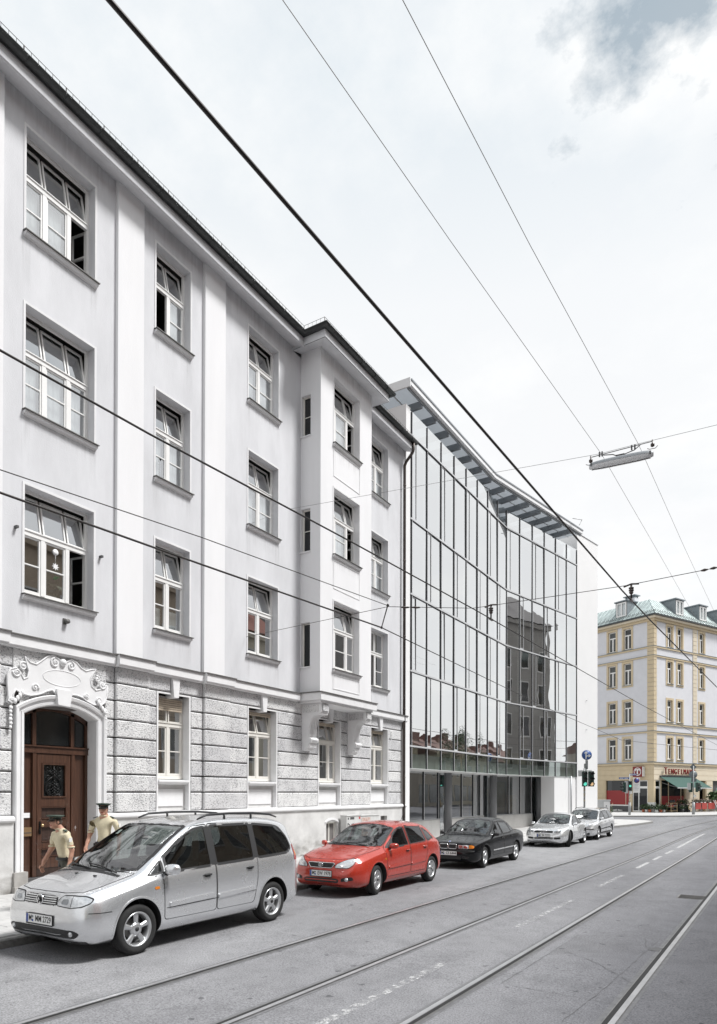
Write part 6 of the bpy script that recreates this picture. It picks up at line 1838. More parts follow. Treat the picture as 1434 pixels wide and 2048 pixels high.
    def handle(s, x, z, mt='trim_black', L=.17):
        for sg in (1, -1):
            d = next((o for (k, g_), o in s.doors.items() if g_ == sg and inpoly(x, z, s.sp['doors'][k])), s.root)
            m = MB(); h = s.hit_side(x, z, sg)
            m.tube([(x + L / 2, s.hit_side(x + L / 2, z, sg).y + sg * .006, z), (x + L * .3, h.y + sg * .026, z + .006), (x - L * .3, h.y + sg * .026, z + .006), (x - L / 2, s.hit_side(x - L / 2, z, sg).y + sg * .006, z + .003)], [.010, .014, .014, .010], 6)
            part(d, 'handle', m, mt)
            s.patch(rounded([(x - .055, z - .030), (x + .055, z - .030), (x + .055, z + .018), (x - .055, z + .018)], .02), 'side', 'seam', 'handle_recess', sg, .001, .02, d)
    def plate(s, z, txt, tilt=0, y=0, w=.52, h=.11, off=.02):
        p = s.hit_front(y, z)
        r = bpy.data.objects.new('number_plate', None); COL.objects.link(r); r.parent = s.root; r.location = (p.x + off, y, z); r.rotation_euler = (0, tilt, 0)
        m = MB(); m.box(-.006, 0, -w / 2 - .008, w / 2 + .008, -h / 2 - .018, h / 2 + .008); part(r, 'plate_holder', m, 'trim_black')
        m = MB(); m.box(.0005, .003, -w / 2, w / 2, -h / 2, h / 2); part(r, 'plate', m, 'plate_white')
        m = MB(); m.box(.0031, .0036, -w / 2 + .002, -w / 2 + .043, -h / 2 + .002, h / 2 - .002); part(r, 'blue_strip', m, 'plate_blue')
        me = text_mesh(txt[0] + '   ' + txt[1], .104, .0003, bold=.0012); me.materials.clear(); me.materials.append(MATS['print_black'])
        xs_ = [v.co.x for v in me.vertices]; L0 = max(xs_) - min(xs_); c = (max(xs_) + min(xs_)) / 2; tgt = w - .075
        for v in me.vertices: v.co.x = (v.co.x - c) * tgt / L0
        # seen from the front the text runs towards +y
        o = bpy.data.objects.new('lettering', me); COL.objects.link(o); o.parent = r; o.location = (.0045, .021, 0); o.rotation_euler = (R(90), 0, R(90))
        gapx = -tgt / 2 + tgt * txt[2] + .021
        for zz in (.022, -.024):
            m = MB(); m.cyl((.0036, gapx, zz), (.0045, gapx, zz), .017, 12); part(r, 'seal', m, 'lead' if zz > 0 else 'plate_blue')
        return r
    def wiper(s, pts):
        for P in pts:
            m = MB(); m.tube([s.hit_top(x, y, .02) for x, y in P], .010, 5); part(s.root, 'wiper', m, 'trim_black')
# ---- the five cars -------------------------------------------------
def car(name, label, sp, body_mat, x, y, rz=0):
    zf, zr = g(y - sp['ax'][0]), g(y - sp['ax'][1])
    root = thing(name, label, 'car', (x, y, (zf + zr) / 2), R(-90) + rz, group='cars parked along the kerb')
    root.rotation_euler[1] = math.atan2(zr - zf, sp['ax'][0] - sp['ax'][1]) * 1.0
    root.scale = (sp.get('lscale', 1), 1, 1); c = Car(root, sp, body_mat); c.shell(); return c
def mirror_y(P): return [(x, -y) for x, y in reversed(P)]

# silver minivan
VAN = dict(lscale=.96, nose=2.34, tail=-2.28, ax=(1.42, -1.415), r=.322, tw=.215, rim=.215, arch=.385, mirx=.6, curves=dict(
    zc=[(2.34, .67), (2.325, .74), (2.28, .80), (2.2, .84), (2.0, .90), (1.7, .985), (1.46, 1.065), (1.0, 1.31), (.6, 1.525), (.42, 1.605), (.2, 1.665), (-.3, 1.715), (-.9, 1.72), (-1.5, 1.70), (-1.9, 1.655), (-2.05, 1.60), (-2.15, 1.42), (-2.21, 1.12), (-2.25, .9), (-2.28, .62)],
    ze=[(2.34, .63), (2.31, .71), (2.25, .775), (2.0, .84), (1.7, .905), (1.35, .99), (1.0, 1.19), (.6, 1.425), (.3, 1.565), (0, 1.62), (-.5, 1.65), (-1.2, 1.64), (-1.8, 1.585), (-2.05, 1.50), (-2.15, 1.27), (-2.22, 1.0), (-2.28, .6)],
    we=[(2.34, .42), (2.28, .58), (2.15, .67), (2.0, .715), (1.7, .755), (1.35, .775), (1.0, .74), (.6, .69), (.3, .665), (-.5, .655), (-1.5, .645), (-1.9, .63), (-2.1, .64), (-2.2, .68), (-2.28, .55)],
    zt=[(2.34, .58), (2.25, .68), (1.9, .77), (1.5, .85), (1.2, .91), (.8, .95), (0, .985), (-1, 1.02), (-1.8, 1.05), (-2.1, 1.05), (-2.28, .57)],
    wt=[(2.34, .50), (2.29, .64), (2.2, .73), (2.05, .80), (1.7, .855), (1.2, .875), (0, .882), (-1.4, .878), (-1.9, .855), (-2.1, .82), (-2.22, .74), (-2.28, .6)],
    wm=[(2.34, .54), (2.29, .69), (2.2, .785), (2.0, .865), (1.6, .895), (0, .905), (-1.5, .90), (-1.95, .88), (-2.15, .82), (-2.25, .74), (-2.28, .64)],
    zm=[(2.34, .48), (2.2, .54), (1.9, .60), (-1.9, .62), (-2.28, .50)],
    zs=[(2.34, .40), (2.25, .34), (2.0, .31), (-2.0, .31), (-2.2, .36), (-2.28, .42)],
    ws=[(2.34, .50), (2.28, .68), (2.2, .755), (2.0, .84), (1.6, .87), (0, .87), (-1.9, .86), (-2.2, .78), (-2.28, .6)],
    zb=[(2.34, .34), (2.25, .26), (2.0, .215), (-2.0, .225), (-2.2, .30), (-2.28, .36)]),
    win=[rounded([(1.24, .965), (.975, .995), (.955, 1.155)], .04), rounded([(.90, 1.00), (.05, 1.025), (.02, 1.575), (.25, 1.545), (.42, 1.475), (.90, 1.20)], .05), rounded([(-.06, 1.03), (-.93, 1.055), (-.985, 1.585), (-.09, 1.585)], .05), rounded([(-1.02, 1.06), (-1.82, 1.085), (-1.99, 1.16), (-1.95, 1.33), (-1.80, 1.50), (-1.64, 1.535), (-1.07, 1.582)], .06)],
    windoor=[None, 0, 1, None],
    doors=[rounded([(.985, .385), (1.0, 1.0), (.93, 1.20), (.45, 1.49), (.26, 1.585), (-.025, 1.615), (-.03, .385)], .05), rounded([(-.045, .385), (-.045, 1.618), (-1.0, 1.62), (-1.0, 1.0), (-.985, .72), (-.93, .50), (-.90, .385)], .05)],
    screen=[(1.50, 0), (1.485, .3), (1.42, .52), (1.28, .68), (1.0, .675), (.6, .625), (.33, .60), (.375, .4), (.41, 0), (.375, -.4), (.33, -.60), (.6, -.625), (1.0, -.675), (1.28, -.68), (1.42, -.52), (1.485, -.3)],
    bonnet=[(2.23, 0), (2.21, .35), (2.12, .60), (1.9, .665), (1.36, .72), (1.44, .53), (1.505, .3), (1.52, 0), (1.505, -.3), (1.44, -.53), (1.36, -.72), (1.9, -.665), (2.12, -.60), (2.21, -.35)],
    bump_f=lambda x, y: .605, bump_r=lambda x, y: .60)
_sq = lambda x: x if x < 1.9 else 1.9 + (x - 1.9) * .76
VAN['curves'] = {k: [(_sq(a), b) for a, b in v] for k, v in VAN['curves'].items()}; VAN['nose'] = _sq(2.34); VAN['bonnet'] = [(_sq(a), b) for a, b in VAN['bonnet']]
vx = -7.74
van = car('minivan', 'silver minivan with roof rails and five-spoke wheels, nearest to the camera', VAN, 'silver_paint', vx, 7.25)
van.wheels('five', 0.0)
van.seats([.25, -.75, -1.5], 1.6, .80, .95, .66, 1.22)
van.mirror(.93, 1.0, 'silver_paint', (.11, .2, .15))
van.handle(.16, .90); van.handle(-.80, .925)
for sg in (1, -1):
    van.line([(2.12, .607), (1.85, .607)], 'side', .010, 'seam', 'shut_line', sg, .0015, closed=False)
    for a, b in ((.90, .02), (-.06, -.93)): van.patch(rounded([(a, .545), (b, .575), (b, .635), (a, .605)], .02), 'side', 'silver_paint', 'side_moulding', sg, .020, .05, van.doors.get((0 if a > 0 else 1, sg)), 1)
    van.line([(.95, .535), (-.95, .566)], 'side', .010, 'seam', 'shut_line', sg, .002, closed=False)
    van.patch(rounded([(1.16, .80), (1.08, .802), (1.08, .838), (1.16, .836)], .015), 'side', 'lamp_orange', 'side_indicator', sg, .006, .02)
    # pillars in black between the panes
    van.patch([(.035, 1.03), (-.05, 1.03), (-.08, 1.575), (.01, 1.575)], 'side', 'trim_black', 'pillar_trim', sg, .0035, .03)
    van.patch([(-.945, 1.06), (-1.01, 1.065), (-1.06, 1.578), (-.995, 1.58)], 'side', 'trim_black', 'pillar_trim', sg, .0035, .03)
    # headlamp: clear reflector half and pale indicator half
    hl = van.patch(rounded([(sg * .335, .685), (sg * .345, .745), (sg * .40, .795), (sg * .56, .80), (sg * .56, .672)], .02), 'front', 'lamp_clear', 'headlight', 1, .006, .022)
    van.patch(rounded([(sg * .568, .672), (sg * .568, .80), (sg * .68, .795), (sg * .755, .765), (sg * .76, .725), (sg * .70, .69)], .03), 'front', 'lamp_clear', 'indicator_lens', 1, .006, .022, hl)
    van.line(rounded([(sg * .33, .68), (sg * .34, .75), (sg * .40, .803), (sg * .56, .808), (sg * .69, .803), (sg * .765, .77), (sg * .77, .722), (sg * .70, .682), (sg * .56, .664)], .02), 'front', .010, 'seam', 'lamp_gasket', 1, .003, parent=hl)
    van.patch(rounded([(sg * .40, .70), (sg * .41, .76), (sg * .52, .765), (sg * .52, .70)], .03), 'front', 'lamp_inner', 'reflector', 1, .0075, .02, hl)
    van.patch(rounded([(-2.03, .95), (-2.16, .95), (-2.14, 1.22), (-2.04, 1.20)], .03), 'side', 'lamp_red', 'tail_light', sg, .006, .02)
    van.patch(rounded([(-2.06, 1.02), (-2.15, 1.02), (-2.135, 1.12), (-2.06, 1.11)], .02), 'side', 'lamp_orange', 'rear_indicator', sg, .008, .02)
    # roof rail
    pts = [(.10, 1.66), (-.1, 1.72), (-.6, 1.735), (-1.2, 1.73), (-1.65, 1.70), (-1.85, 1.65)]
    P = [Vector((x, sg * (van.C['we'](x) - .04), z + .02)) for x, z in pts]
    m = MB(); m.tube(P, [.012, .019, .019, .019, .019, .012], 6); rr_ = part(van.root, 'roof_rail', m, 'rail_black')
    for x in (-.5, -1.15):
        m = MB(); m.tube([(x, sg * (van.C['we'](x) - .04), 1.66), (x, sg * (van.C['we'](x) - .04), 1.75)], .018, 6); part(rr_, 'rail_foot', m, 'rail_black')
gr = van.patch(rounded([(-.32, .68), (-.32, .765), (-.26, .79), (.26, .79), (.32, .765), (.32, .68)], .02), 'front', 'trim_black', 'grille', 1, .004, .025)
for z in (.700, .725, .750, .774):
    van.line([(-.315 + abs(z - .72) * .3, z), (.315 - abs(z - .72) * .3, z)], 'front', .011, 'chrome' if False else 'silver_bright', 'grille_bar', 1, .010, closed=False, parent=gr, h=.006)
e = van.hit_front(0, .735)
m = MB(); m.lathe([(.0, .010), (.052, .010), (.060, .018), (.066, .010), (.066, 0)], (e.x + .008, 0, .735), 'x', 20); bg = part(van.root, 'badge', m, 'chrome')
m = MB()                                     # V over W inside the ring
for P in ([(-.028, .045), (0, -.002), (.028, .045)], [(-.048, .025), (-.022, -.045), (0, .0), (.022, -.045), (.048, .025)]):
    m.tube([(e.x + .020, y, .735 + z) for y, z in P], .006, 5)
part(bg, 'badge_letters', m, 'trim_black')
van.patch(rounded([(-.62, .30), (-.70, .36), (-.62, .40), (.62, .40), (.70, .36), (.62, .30)], .04), 'front', 'trim_black', 'lower_intake', 1, .003, .03)
for sg in (1, -1):
    pp = van.hit_front(sg * .57, .35); m = MB(); m.lathe([(0, .02), (.028, .018), (.032, .0)], (pp.x + .0, sg * .57, .352), 'x', 14); part(van.root, 'fog_light', m, 'lamp_clear')
van.patch([(-.72, .225), (-.72, .262), (.72, .262), (.72, .225)], 'front', 'trim_black', 'chin_spoiler', 1, .004, .05)
van.plate(.49, ('M', 'MM 2729', .17))
van.line([(1.53, -.62), (1.555, 0), (1.53, .62)], 'top', .05, 'trim_black', 'scuttle', off=.004, closed=False)
van.wiper([[(1.50, .55), (1.43, .15), (1.40, -.12)], [(1.52, .05), (1.42, -.35), (1.33, -.58)]])
for y in (.32, -.05): m = MB(); h = van.hit_top(1.66, y); m.box(h.x - .012, h.x + .02, y - .02, y + .02, h.z, h.z + .012); part(van.root, 'washer_jet', m, 'trim_black')
for dx, dy in ((.0, 0), (.06, .02)):
    h = van.hit_top(.55 + dx, -.52 + dy, -.012); m = MB(); m.box(-.03, .03, -.025, .025, 0, .002); part(van.root, 'sticker', m, 'plate_white', loc=tuple(h), rot=(0, R(27), 0))

# red hatchback
HAT = dict(nose=2.16, tail=-2.02, ax=(1.30, -1.30), r=.307, tw=.19, rim=.195, arch=.352, mirx=.32, curves=dict(
    zc=[(2.16, .62), (2.145, .70), (2.09, .755), (2.0, .785), (1.7, .865), (1.3, .945), (1.08, .985), (.7, 1.18), (.35, 1.345), (.2, 1.395), (0, 1.435), (-.4, 1.465), (-.9, 1.45), (-1.35, 1.395), (-1.55, 1.335), (-1.75, 1.18), (-1.92, .98), (-1.98, .85), (-2.02, .6)],
    ze=[(2.16, .59), (2.10, .68), (2.0, .73), (1.8, .79), (1.4, .865), (1.0, .92), (.85, .96), (.5, 1.14), (.2, 1.285), (0, 1.345), (-.4, 1.38), (-.9, 1.365), (-1.4, 1.28), (-1.7, 1.10), (-1.9, .93), (-2.02, .57)],
    we=[(2.16, .38), (2.1, .50), (2.0, .60), (1.8, .675), (1.4, .715), (.95, .735), (.5, .68), (.2, .635), (-.4, .61), (-.9, .605), (-1.4, .59), (-1.7, .62), (-1.9, .64), (-2.02, .46)],
    zt=[(2.16, .51), (2.0, .64), (1.6, .75), (1.2, .82), (.8, .865), (0, .905), (-1, .95), (-1.6, .965), (-1.9, .88), (-2.02, .54)],
    wt=[(2.16, .44), (2.1, .57), (1.98, .68), (1.8, .76), (1.4, .805), (.8, .82), (0, .832), (-1.2, .822), (-1.6, .80), (-1.85, .74), (-2.02, .52)],
    wm=[(2.16, .50), (2.1, .63), (2.0, .73), (1.8, .815), (1.3, .848), (0, .853), (-1.3, .848), (-1.7, .83), (-1.9, .77), (-2.02, .58)],
    zm=[(2.16, .45), (2.0, .52), (1.6, .56), (-1.6, .58), (-2.02, .48)], zs=[(2.16, .36), (2.05, .30), (1.8, .275), (-1.8, .28), (-2.02, .38)],
    ws=[(2.16, .46), (2.1, .62), (2.0, .71), (1.8, .795), (1.3, .825), (-1.3, .825), (-1.9, .74), (-2.02, .55)], zb=[(2.16, .29), (2.05, .22), (1.8, .19), (-1.8, .2), (-2.02, .33)]),
    win=[rounded([(.86, .925), (-.08, .95), (-.11, 1.325), (.10, 1.315), (.30, 1.235), (.5, 1.115)], .04), rounded([(-.19, .955), (-1.0, .985), (-.99, 1.30), (-.22, 1.335)], .04), rounded([(-1.08, .995), (-1.46, 1.03), (-1.30, 1.19), (-1.07, 1.285)], .04)],
    windoor=[0, 1, None],
    doors=[rounded([(.92, .34), (.945, .90), (.88, .96), (.52, 1.15), (.22, 1.29), (-.01, 1.35), (-.15, 1.365), (-.14, .34)], .05), rounded([(-.155, .34), (-.165, 1.366), (-.9, 1.35), (-1.05, 1.32), (-1.06, .95), (-1.0, .72), (-.93, .55), (-.90, .34)], .05)],
    screen=[(1.11, 0), (1.09, .3), (1.0, .55), (.90, .66), (.5, .615), (.22, .575), (.19, .3), (.185, 0), (.19, -.3), (.22, -.575), (.5, -.615), (.90, -.66), (1.0, -.55), (1.09, -.3)],
    bonnet=[(2.09, 0), (2.06, .34), (1.9, .58), (1.4, .69), (1.0, .705), (1.02, .56), (1.115, .3), (1.135, 0), (1.115, -.3), (1.02, -.56), (1.0, -.705), (1.4, -.69), (1.9, -.58), (2.06, -.34)],
    bump_f=lambda x, y: .575, bump_r=lambda x, y: .56)
hat = car('hatchback', 'red five-door hatchback parked behind the silver minivan', HAT, 'red_paint', -7.71, 13.36)
hat.wheels('six', R(9)); hat.seats([.1, -.85], 1.4, .62, .72, .55, 1.04); hat.mirror(.74, .925, 'red_paint', (.10, .18, .12))
hat.handle(.0, .84, 'red_paint'); hat.handle(-.88, .865, 'red_paint')
for sg in (1, -1):
    for a, b, k in ((.86, -.12, 0), (-.18, -.86, 1)): hat.patch(rounded([(a, .50), (b, .53), (b, .58), (a, .55)], .02), 'side', 'red_paint', 'side_moulding', sg, .016, .05, hat.doors.get((k, sg)), 1)
    hat.line([(.92, .49), (-.9, .52)], 'side', .010, 'seam', 'shut_line', sg, .002, closed=False)
    hl = hat.patch(rounded([(sg * .335, .60), (sg * .36, .66), (sg * .50, .735), (sg * .62, .775), (sg * .67, .75), (sg * .66, .66), (sg * .60, .60)], .04), 'front', 'lamp_clear', 'headlight', 1, .006, .022)
    hat.patch(rounded([(sg * .44, .625), (sg * .47, .685), (sg * .55, .69), (sg * .55, .63)], .03), 'front', 'chrome', 'reflector', 1, .008, .02, hl)
    hat.line(rounded([(sg * .33, .595), (sg * .355, .665), (sg * .50, .742), (sg * .62, .782), (sg * .678, .755), (sg * .668, .655), (sg * .605, .593)], .03), 'front', .008, 'seam', 'lamp_gasket', 1, .003, parent=hl)
    hat.patch(rounded([(sg * .46, .325), (sg * .48, .40), (sg * .68, .43), (sg * .70, .36)], .03), 'front', 'trim_black', 'fog_recess', 1, .003, .025)
    pp = hat.hit_front(sg * .58, .37); m = MB(); m.lathe([(0, .025), (.036, .022), (.040, 0)], (pp.x, sg * .58, .372), 'x', 14); part(hat.root, 'fog_light', m, 'lamp_clear')
    hat.patch(rounded([(1.02, .70), (.96, .70), (.96, .73), (1.02, .73)], .01), 'side', 'lamp_orange', 'side_indicator', sg, .005, .02)
gr = hat.patch(rounded([(-.25, .59), (-.32, .675), (-.29, .69), (.29, .69), (.32, .675), (.25, .59)], .02), 'front', 'trim_black', 'grille', 1, .004, .025)
hat.line(rounded([(-.25, .59), (-.32, .675), (-.29, .69), (.29, .69), (.32, .675), (.25, .59)], .02), 'front', .012, 'chrome', 'grille_surround', 1, .006, parent=gr, h=.006)
e = hat.hit_front(0, .65); m = MB()
m.tube([(e.x + .02, .055 * math.cos(t), .65 + .037 * math.sin(t)) for t in [2 * math.pi * q / 20 for q in range(20)]], .006, 5, closed=True)
m.tube([(e.x + .021, .017 * math.cos(t), .647 + .034 * math.sin(t)) for t in [2 * math.pi * q / 16 for q in range(16)]], .005, 5, closed=True)
m.tube([(e.x + .021, .036 * math.cos(t), .668 + .014 * math.sin(t)) for t in [2 * math.pi * q / 16 for q in range(16)]], .005, 5, closed=True)
part(hat.root, 'badge', m, 'chrome')
hat.patch(rounded([(-.40, .30), (-.42, .36), (-.36, .385), (.36, .385), (.42, .36), (.40, .30)], .03), 'front', 'trim_black', 'lower_intake', 1, .003, .03)
hat.line([(-.38, .345), (.38, .345)], 'front', .018, 'red_paint', 'intake_bar', 1, .008, closed=False, h=.006)
hat.patch([(-.66, .205), (-.66, .255), (.66, .255), (.66, .205)], 'front', 'trim_black', 'chin_spoiler', 1, .004, .05)
hat.plate(.475, ('M', 'EW 1978', .17))
hat.wiper([[(1.10, .5), (1.04, .1), (1.03, -.1)], [(1.11, .0), (1.02, -.35), (.94, -.55)]])
m = MB(); h = hat.hit_top(-1.25, .0); m.tube([h, (h.x - .28, 0, h.z + .36)], [.006, .003], 5); part(hat.root, 'aerial', m, 'trim_black')

# black saloon
SED = dict(nose=2.115, tail=-2.315, ax=(1.35, -1.35), r=.305, tw=.195, rim=.195, arch=.347, mirx=.2, bump_mat='black_paint', curves=dict(
    zc=[(2.115, .665), (2.105, .705), (2.06, .732), (1.6, .805), (1.1, .875), (.85, .91), (.5, 1.115), (.15, 1.29), (.05, 1.325), (-.3, 1.378), (-.7, 1.38), (-1.0, 1.345), (-1.3, 1.185), (-1.55, 1.02), (-1.65, 1.0), (-2.0, .985), (-2.24, .95), (-2.29, .85), (-2.315, .62)],
    ze=[(2.115, .64), (2.075, .69), (1.6, .765), (1.1, .83), (.75, .875), (.5, 1.03), (.2, 1.195), (0, 1.262), (-.4, 1.295), (-.8, 1.285), (-1.05, 1.22), (-1.35, 1.05), (-1.55, .955), (-1.9, .94), (-2.25, .90), (-2.315, .59)],
    we=[(2.115, .54), (2.06, .655), (1.6, .71), (.8, .73), (.5, .68), (.2, .62), (-.4, .58), (-.9, .585), (-1.2, .62), (-1.5, .68), (-1.9, .69), (-2.25, .66), (-2.315, .53)],
    zt=[(2.115, .53), (2.0, .63), (1.5, .74), (.8, .81), (0, .845), (-1, .875), (-1.6, .895), (-2.2, .86), (-2.315, .55)],
    wt=[(2.115, .60), (2.07, .69), (1.95, .745), (1.7, .79), (.9, .815), (0, .822), (-1.2, .818), (-1.9, .79), (-2.25, .72), (-2.315, .58)],
    wm=[(2.115, .66), (2.07, .74), (1.95, .795), (1.7, .828), (1, .843), (-1.3, .845), (-1.9, .83), (-2.25, .76), (-2.315, .64)],
    zm=[(2.115, .46), (1.9, .52), (-1.9, .55), (-2.315, .48)], zs=[(2.115, .33), (2.0, .27), (1.8, .26), (-1.8, .27), (-2.315, .36)],
    ws=[(2.115, .62), (2.05, .71), (1.8, .80), (1, .82), (-1.5, .82), (-2.2, .74), (-2.315, .6)], zb=[(2.115, .26), (2.0, .2), (1.8, .18), (-1.9, .2), (-2.315, .3)]),
    win=[rounded([(.70, .885), (-.10, .90), (-.10, 1.245), (.08, 1.225), (.24, 1.155)], .035), rounded([(-.19, .905), (-.86, .92), (-.93, .96), (-.80, 1.215), (-.60, 1.245), (-.19, 1.255)], .035), rounded([(-.97, .945), (-1.24, .97), (-1.02, 1.14), (-.90, 1.19)], .025)],
    windoor=[0, 1, None],
    doors=[rounded([(.80, .33), (.82, .86), (.70, .93), (.26, 1.19), (.06, 1.255), (-.14, 1.275), (-.14, .33)], .04), rounded([(-.155, .33), (-.155, 1.276), (-.62, 1.28), (-.82, 1.245), (-.96, .96), (-1.02, .70), (-.95, .52), (-.94, .33)], .04)],
    screen=[(.875, 0), (.86, .3), (.80, .55), (.74, .645), (.5, .615), (.15, .55), (.06, .5), (.04, 0), (.06, -.5), (.15, -.55), (.5, -.615), (.74, -.645), (.80, -.55), (.86, -.3)],
    rscreen=[(-1.05, 0), (-1.03, .5), (-1.45, .60), (-1.53, .4), (-1.545, 0), (-1.53, -.4), (-1.45, -.60), (-1.03, -.5)],
    bonnet=[(2.05, 0), (2.04, .60), (1.6, .675), (.86, .70), (.83, .56), (.885, .3), (.90, 0), (.885, -.3), (.83, -.56), (.86, -.70), (1.6, -.675), (2.04, -.60)],
    bump_f=lambda x, y: .525, bump_r=lambda x, y: .55)
sed = car('sedan', 'black four-door saloon with kidney grille and orange indicators', SED, 'black_paint', -7.72, 19.62)
sed.wheels('multi', R(4)); sed.seats([.0, -.85], 1.3, .5, .6, .52, .98); sed.mirror(.62, .88, 'trim_black', (.09, .16, .11))
sed.handle(.0, .80, 'black_paint'); sed.handle(-.80, .815, 'black_paint')
for sg in (1, -1):
    sed.line([(.80, .47), (-1.0, .49)], 'side', .035, 'chrome' if False else 'silver_bright', 'side_moulding', sg, .010, closed=False, h=.004)
    hl = sed.patch(rounded([(sg * .30, .575), (sg * .30, .672), (sg * .60, .675), (sg * .60, .575)], .02), 'front', 'lamp_clear', 'headlight', 1, .006, .022)
    for y in (.375, .52):
        sed.patch([(sg * y + .055 * math.cos(t), .623 + .042 * math.sin(t)) for t in [2 * math.pi * q / 14 for q in range(14)]], 'front', 'chrome', 'reflector', 1, .008, .02, hl)
    sed.patch(rounded([(sg * .608, .575), (sg * .608, .675), (sg * .68, .67), (sg * .73, .64), (sg * .73, .585)], .02), 'front', 'lamp_orange', 'indicator_lens', 1, .006, .022, hl)
    k = sed.patch(rounded([(sg * .015, .565), (sg * .015, .685), (sg * .255, .685), (sg * .235, .565)], .035), 'front', 'trim_black', 'kidney_grille', 1, .010, .022)
    sed.line(rounded([(sg * .012, .562), (sg * .012, .688), (sg * .258, .688), (sg * .238, .562)], .035), 'front', .016, 'chrome', 'grille_surround', 1, .012, parent=k, h=.010)
    sed.patch(rounded([(sg * .42, .30), (sg * .42, .36), (sg * .62, .36), (sg * .62, .30)], .02), 'front', 'trim_black', 'fog_recess', 1, .003, .025)
    sed.patch(rounded([(-2.17, .70), (-2.29, .70), (-2.28, .84), (-2.18, .84)], .02), 'side', 'lamp_red', 'tail_light', sg, .006, .02)
sed.line([(-.75, .50), (.75, .50)], 'front', .04, 'trim_black', 'bumper_strip', 1, .008, closed=False, h=.006)
sed.patch(rounded([(-.38, .27), (-.38, .36), (.38, .36), (.38, .27)], .02), 'front', 'trim_black', 'lower_intake', 1, .003, .03)
h = sed.hit_top(2.0, 0, .003); m = MB(); m.cyl(h, h + Vector((.004, 0, .008)), .04, 16); bg = part(sed.root, 'badge', m, 'chrome')
m = MB(); m.cyl(h + Vector((.004, 0, .008)), h + Vector((.005, 0, .010)), .026, 12); part(bg, 'roundel', m, 'plate_blue')
sed.plate(.435, ('M', 'CS 6444', .17))
sed.wiper([[(.87, .5), (.82, .1), (.80, -.1)], [(.88, 0), (.82, -.35), (.76, -.52)]])

# silver coupe
TTC = dict(nose=2.085, tail=-1.955, ax=(1.21, -1.215), r=.316, tw=.225, rim=.22, arch=.362, mirx=.2, curves=dict(
    zc=[(2.085, .63), (2.07, .685), (2.0, .73), (1.5, .81), (1.0, .87), (.78, .91), (.45, 1.095), (.1, 1.262), (0, 1.293), (-.35, 1.34), (-.7, 1.32), (-1.1, 1.20), (-1.5, 1.00), (-1.75, .88), (-1.9, .75), (-1.955, .55)],
    ze=[(2.085, .60), (2.03, .67), (1.6, .75), (1.21, .80), (.8, .855), (.5, 1.0), (.2, 1.15), (0, 1.21), (-.35, 1.245), (-.7, 1.22), (-1.1, 1.09), (-1.45, .92), (-1.75, .78), (-1.955, .52)],
    we=[(2.085, .40), (2.0, .56), (1.6, .68), (1.2, .72), (.8, .73), (.5, .68), (.1, .62), (-.4, .58), (-.9, .57), (-1.3, .60), (-1.7, .62), (-1.955, .46)],
    zt=[(2.085, .50), (1.95, .6), (1.5, .72), (1.21, .76), (.8, .795), (0, .825), (-.8, .85), (-1.3, .84), (-1.7, .72), (-1.955, .49)],
    wt=[(2.085, .46), (2.02, .60), (1.9, .69), (1.7, .76), (1.21, .82), (.7, .81), (0, .80), (-.7, .82), (-1.2, .84), (-1.6, .77), (-1.955, .50)],
    wm=[(2.085, .52), (2.02, .66), (1.9, .75), (1.7, .82), (1.21, .875), (.6, .86), (0, .855), (-.7, .862), (-1.21, .885), (-1.6, .83), (-1.9, .66), (-1.955, .56)],
    zm=[(2.085, .44), (1.9, .50), (-1.5, .54), (-1.955, .45)], zs=[(2.085, .34), (1.9, .27), (-1.6, .27), (-1.955, .36)],
    ws=[(2.085, .47), (2.02, .63), (1.9, .73), (1.21, .85), (.6, .83), (-1.21, .85), (-1.7, .76), (-1.955, .52)], zb=[(2.085, .25), (1.9, .18), (-1.6, .2), (-1.955, .3)]),
    win=[rounded([(.58, .855), (-.42, .88), (-.44, 1.195), (-.2, 1.20), (.05, 1.15), (.27, 1.035)], .04), rounded([(-.52, .89), (-.98, .93), (-.88, 1.10), (-.53, 1.19)], .04)],
    windoor=[0, None],
    doors=[rounded([(.66, .33), (.68, .82), (.60, .90), (.28, 1.06), (.05, 1.175), (-.2, 1.225), (-.475, 1.225), (-.48, .84), (-.47, .33)], .04)],
    screen=[(.80, 0), (.785, .3), (.72, .54), (.66, .62), (.4, .60), (.1, .55), (.03, .5), (.02, 0), (.03, -.5), (.1, -.55), (.4, -.60), (.66, -.62), (.72, -.54), (.785, -.3)],
    rscreen=[(-.80, 0), (-.78, .45), (-1.3, .50), (-1.42, .3), (-1.44, 0), (-1.42, -.3), (-1.3, -.50), (-.78, -.45)],
    bonnet=[(2.0, 0), (1.97, .3), (1.85, .54), (1.4, .67), (.86, .70), (.76, .56), (.81, .3), (.825, 0), (.81, -.3), (.76, -.56), (.86, -.70), (1.4, -.67), (1.85, -.54), (1.97, -.3)],
    bump_f=lambda x, y: .56, bump_r=lambda x, y: .5)
tt = car('coupe', 'silver rounded two-door coupe with four-ring badge', TTC, 'silver_bright', -7.74, 29.0)
tt.wheels('five', R(16)); tt.seats([-.05], 1.25, .45, .55, .50, .98); tt.mirror(.56, .855, 'silver_bright', (.09, .17, .11))
tt.handle(-.30, .77, 'silver_bright')
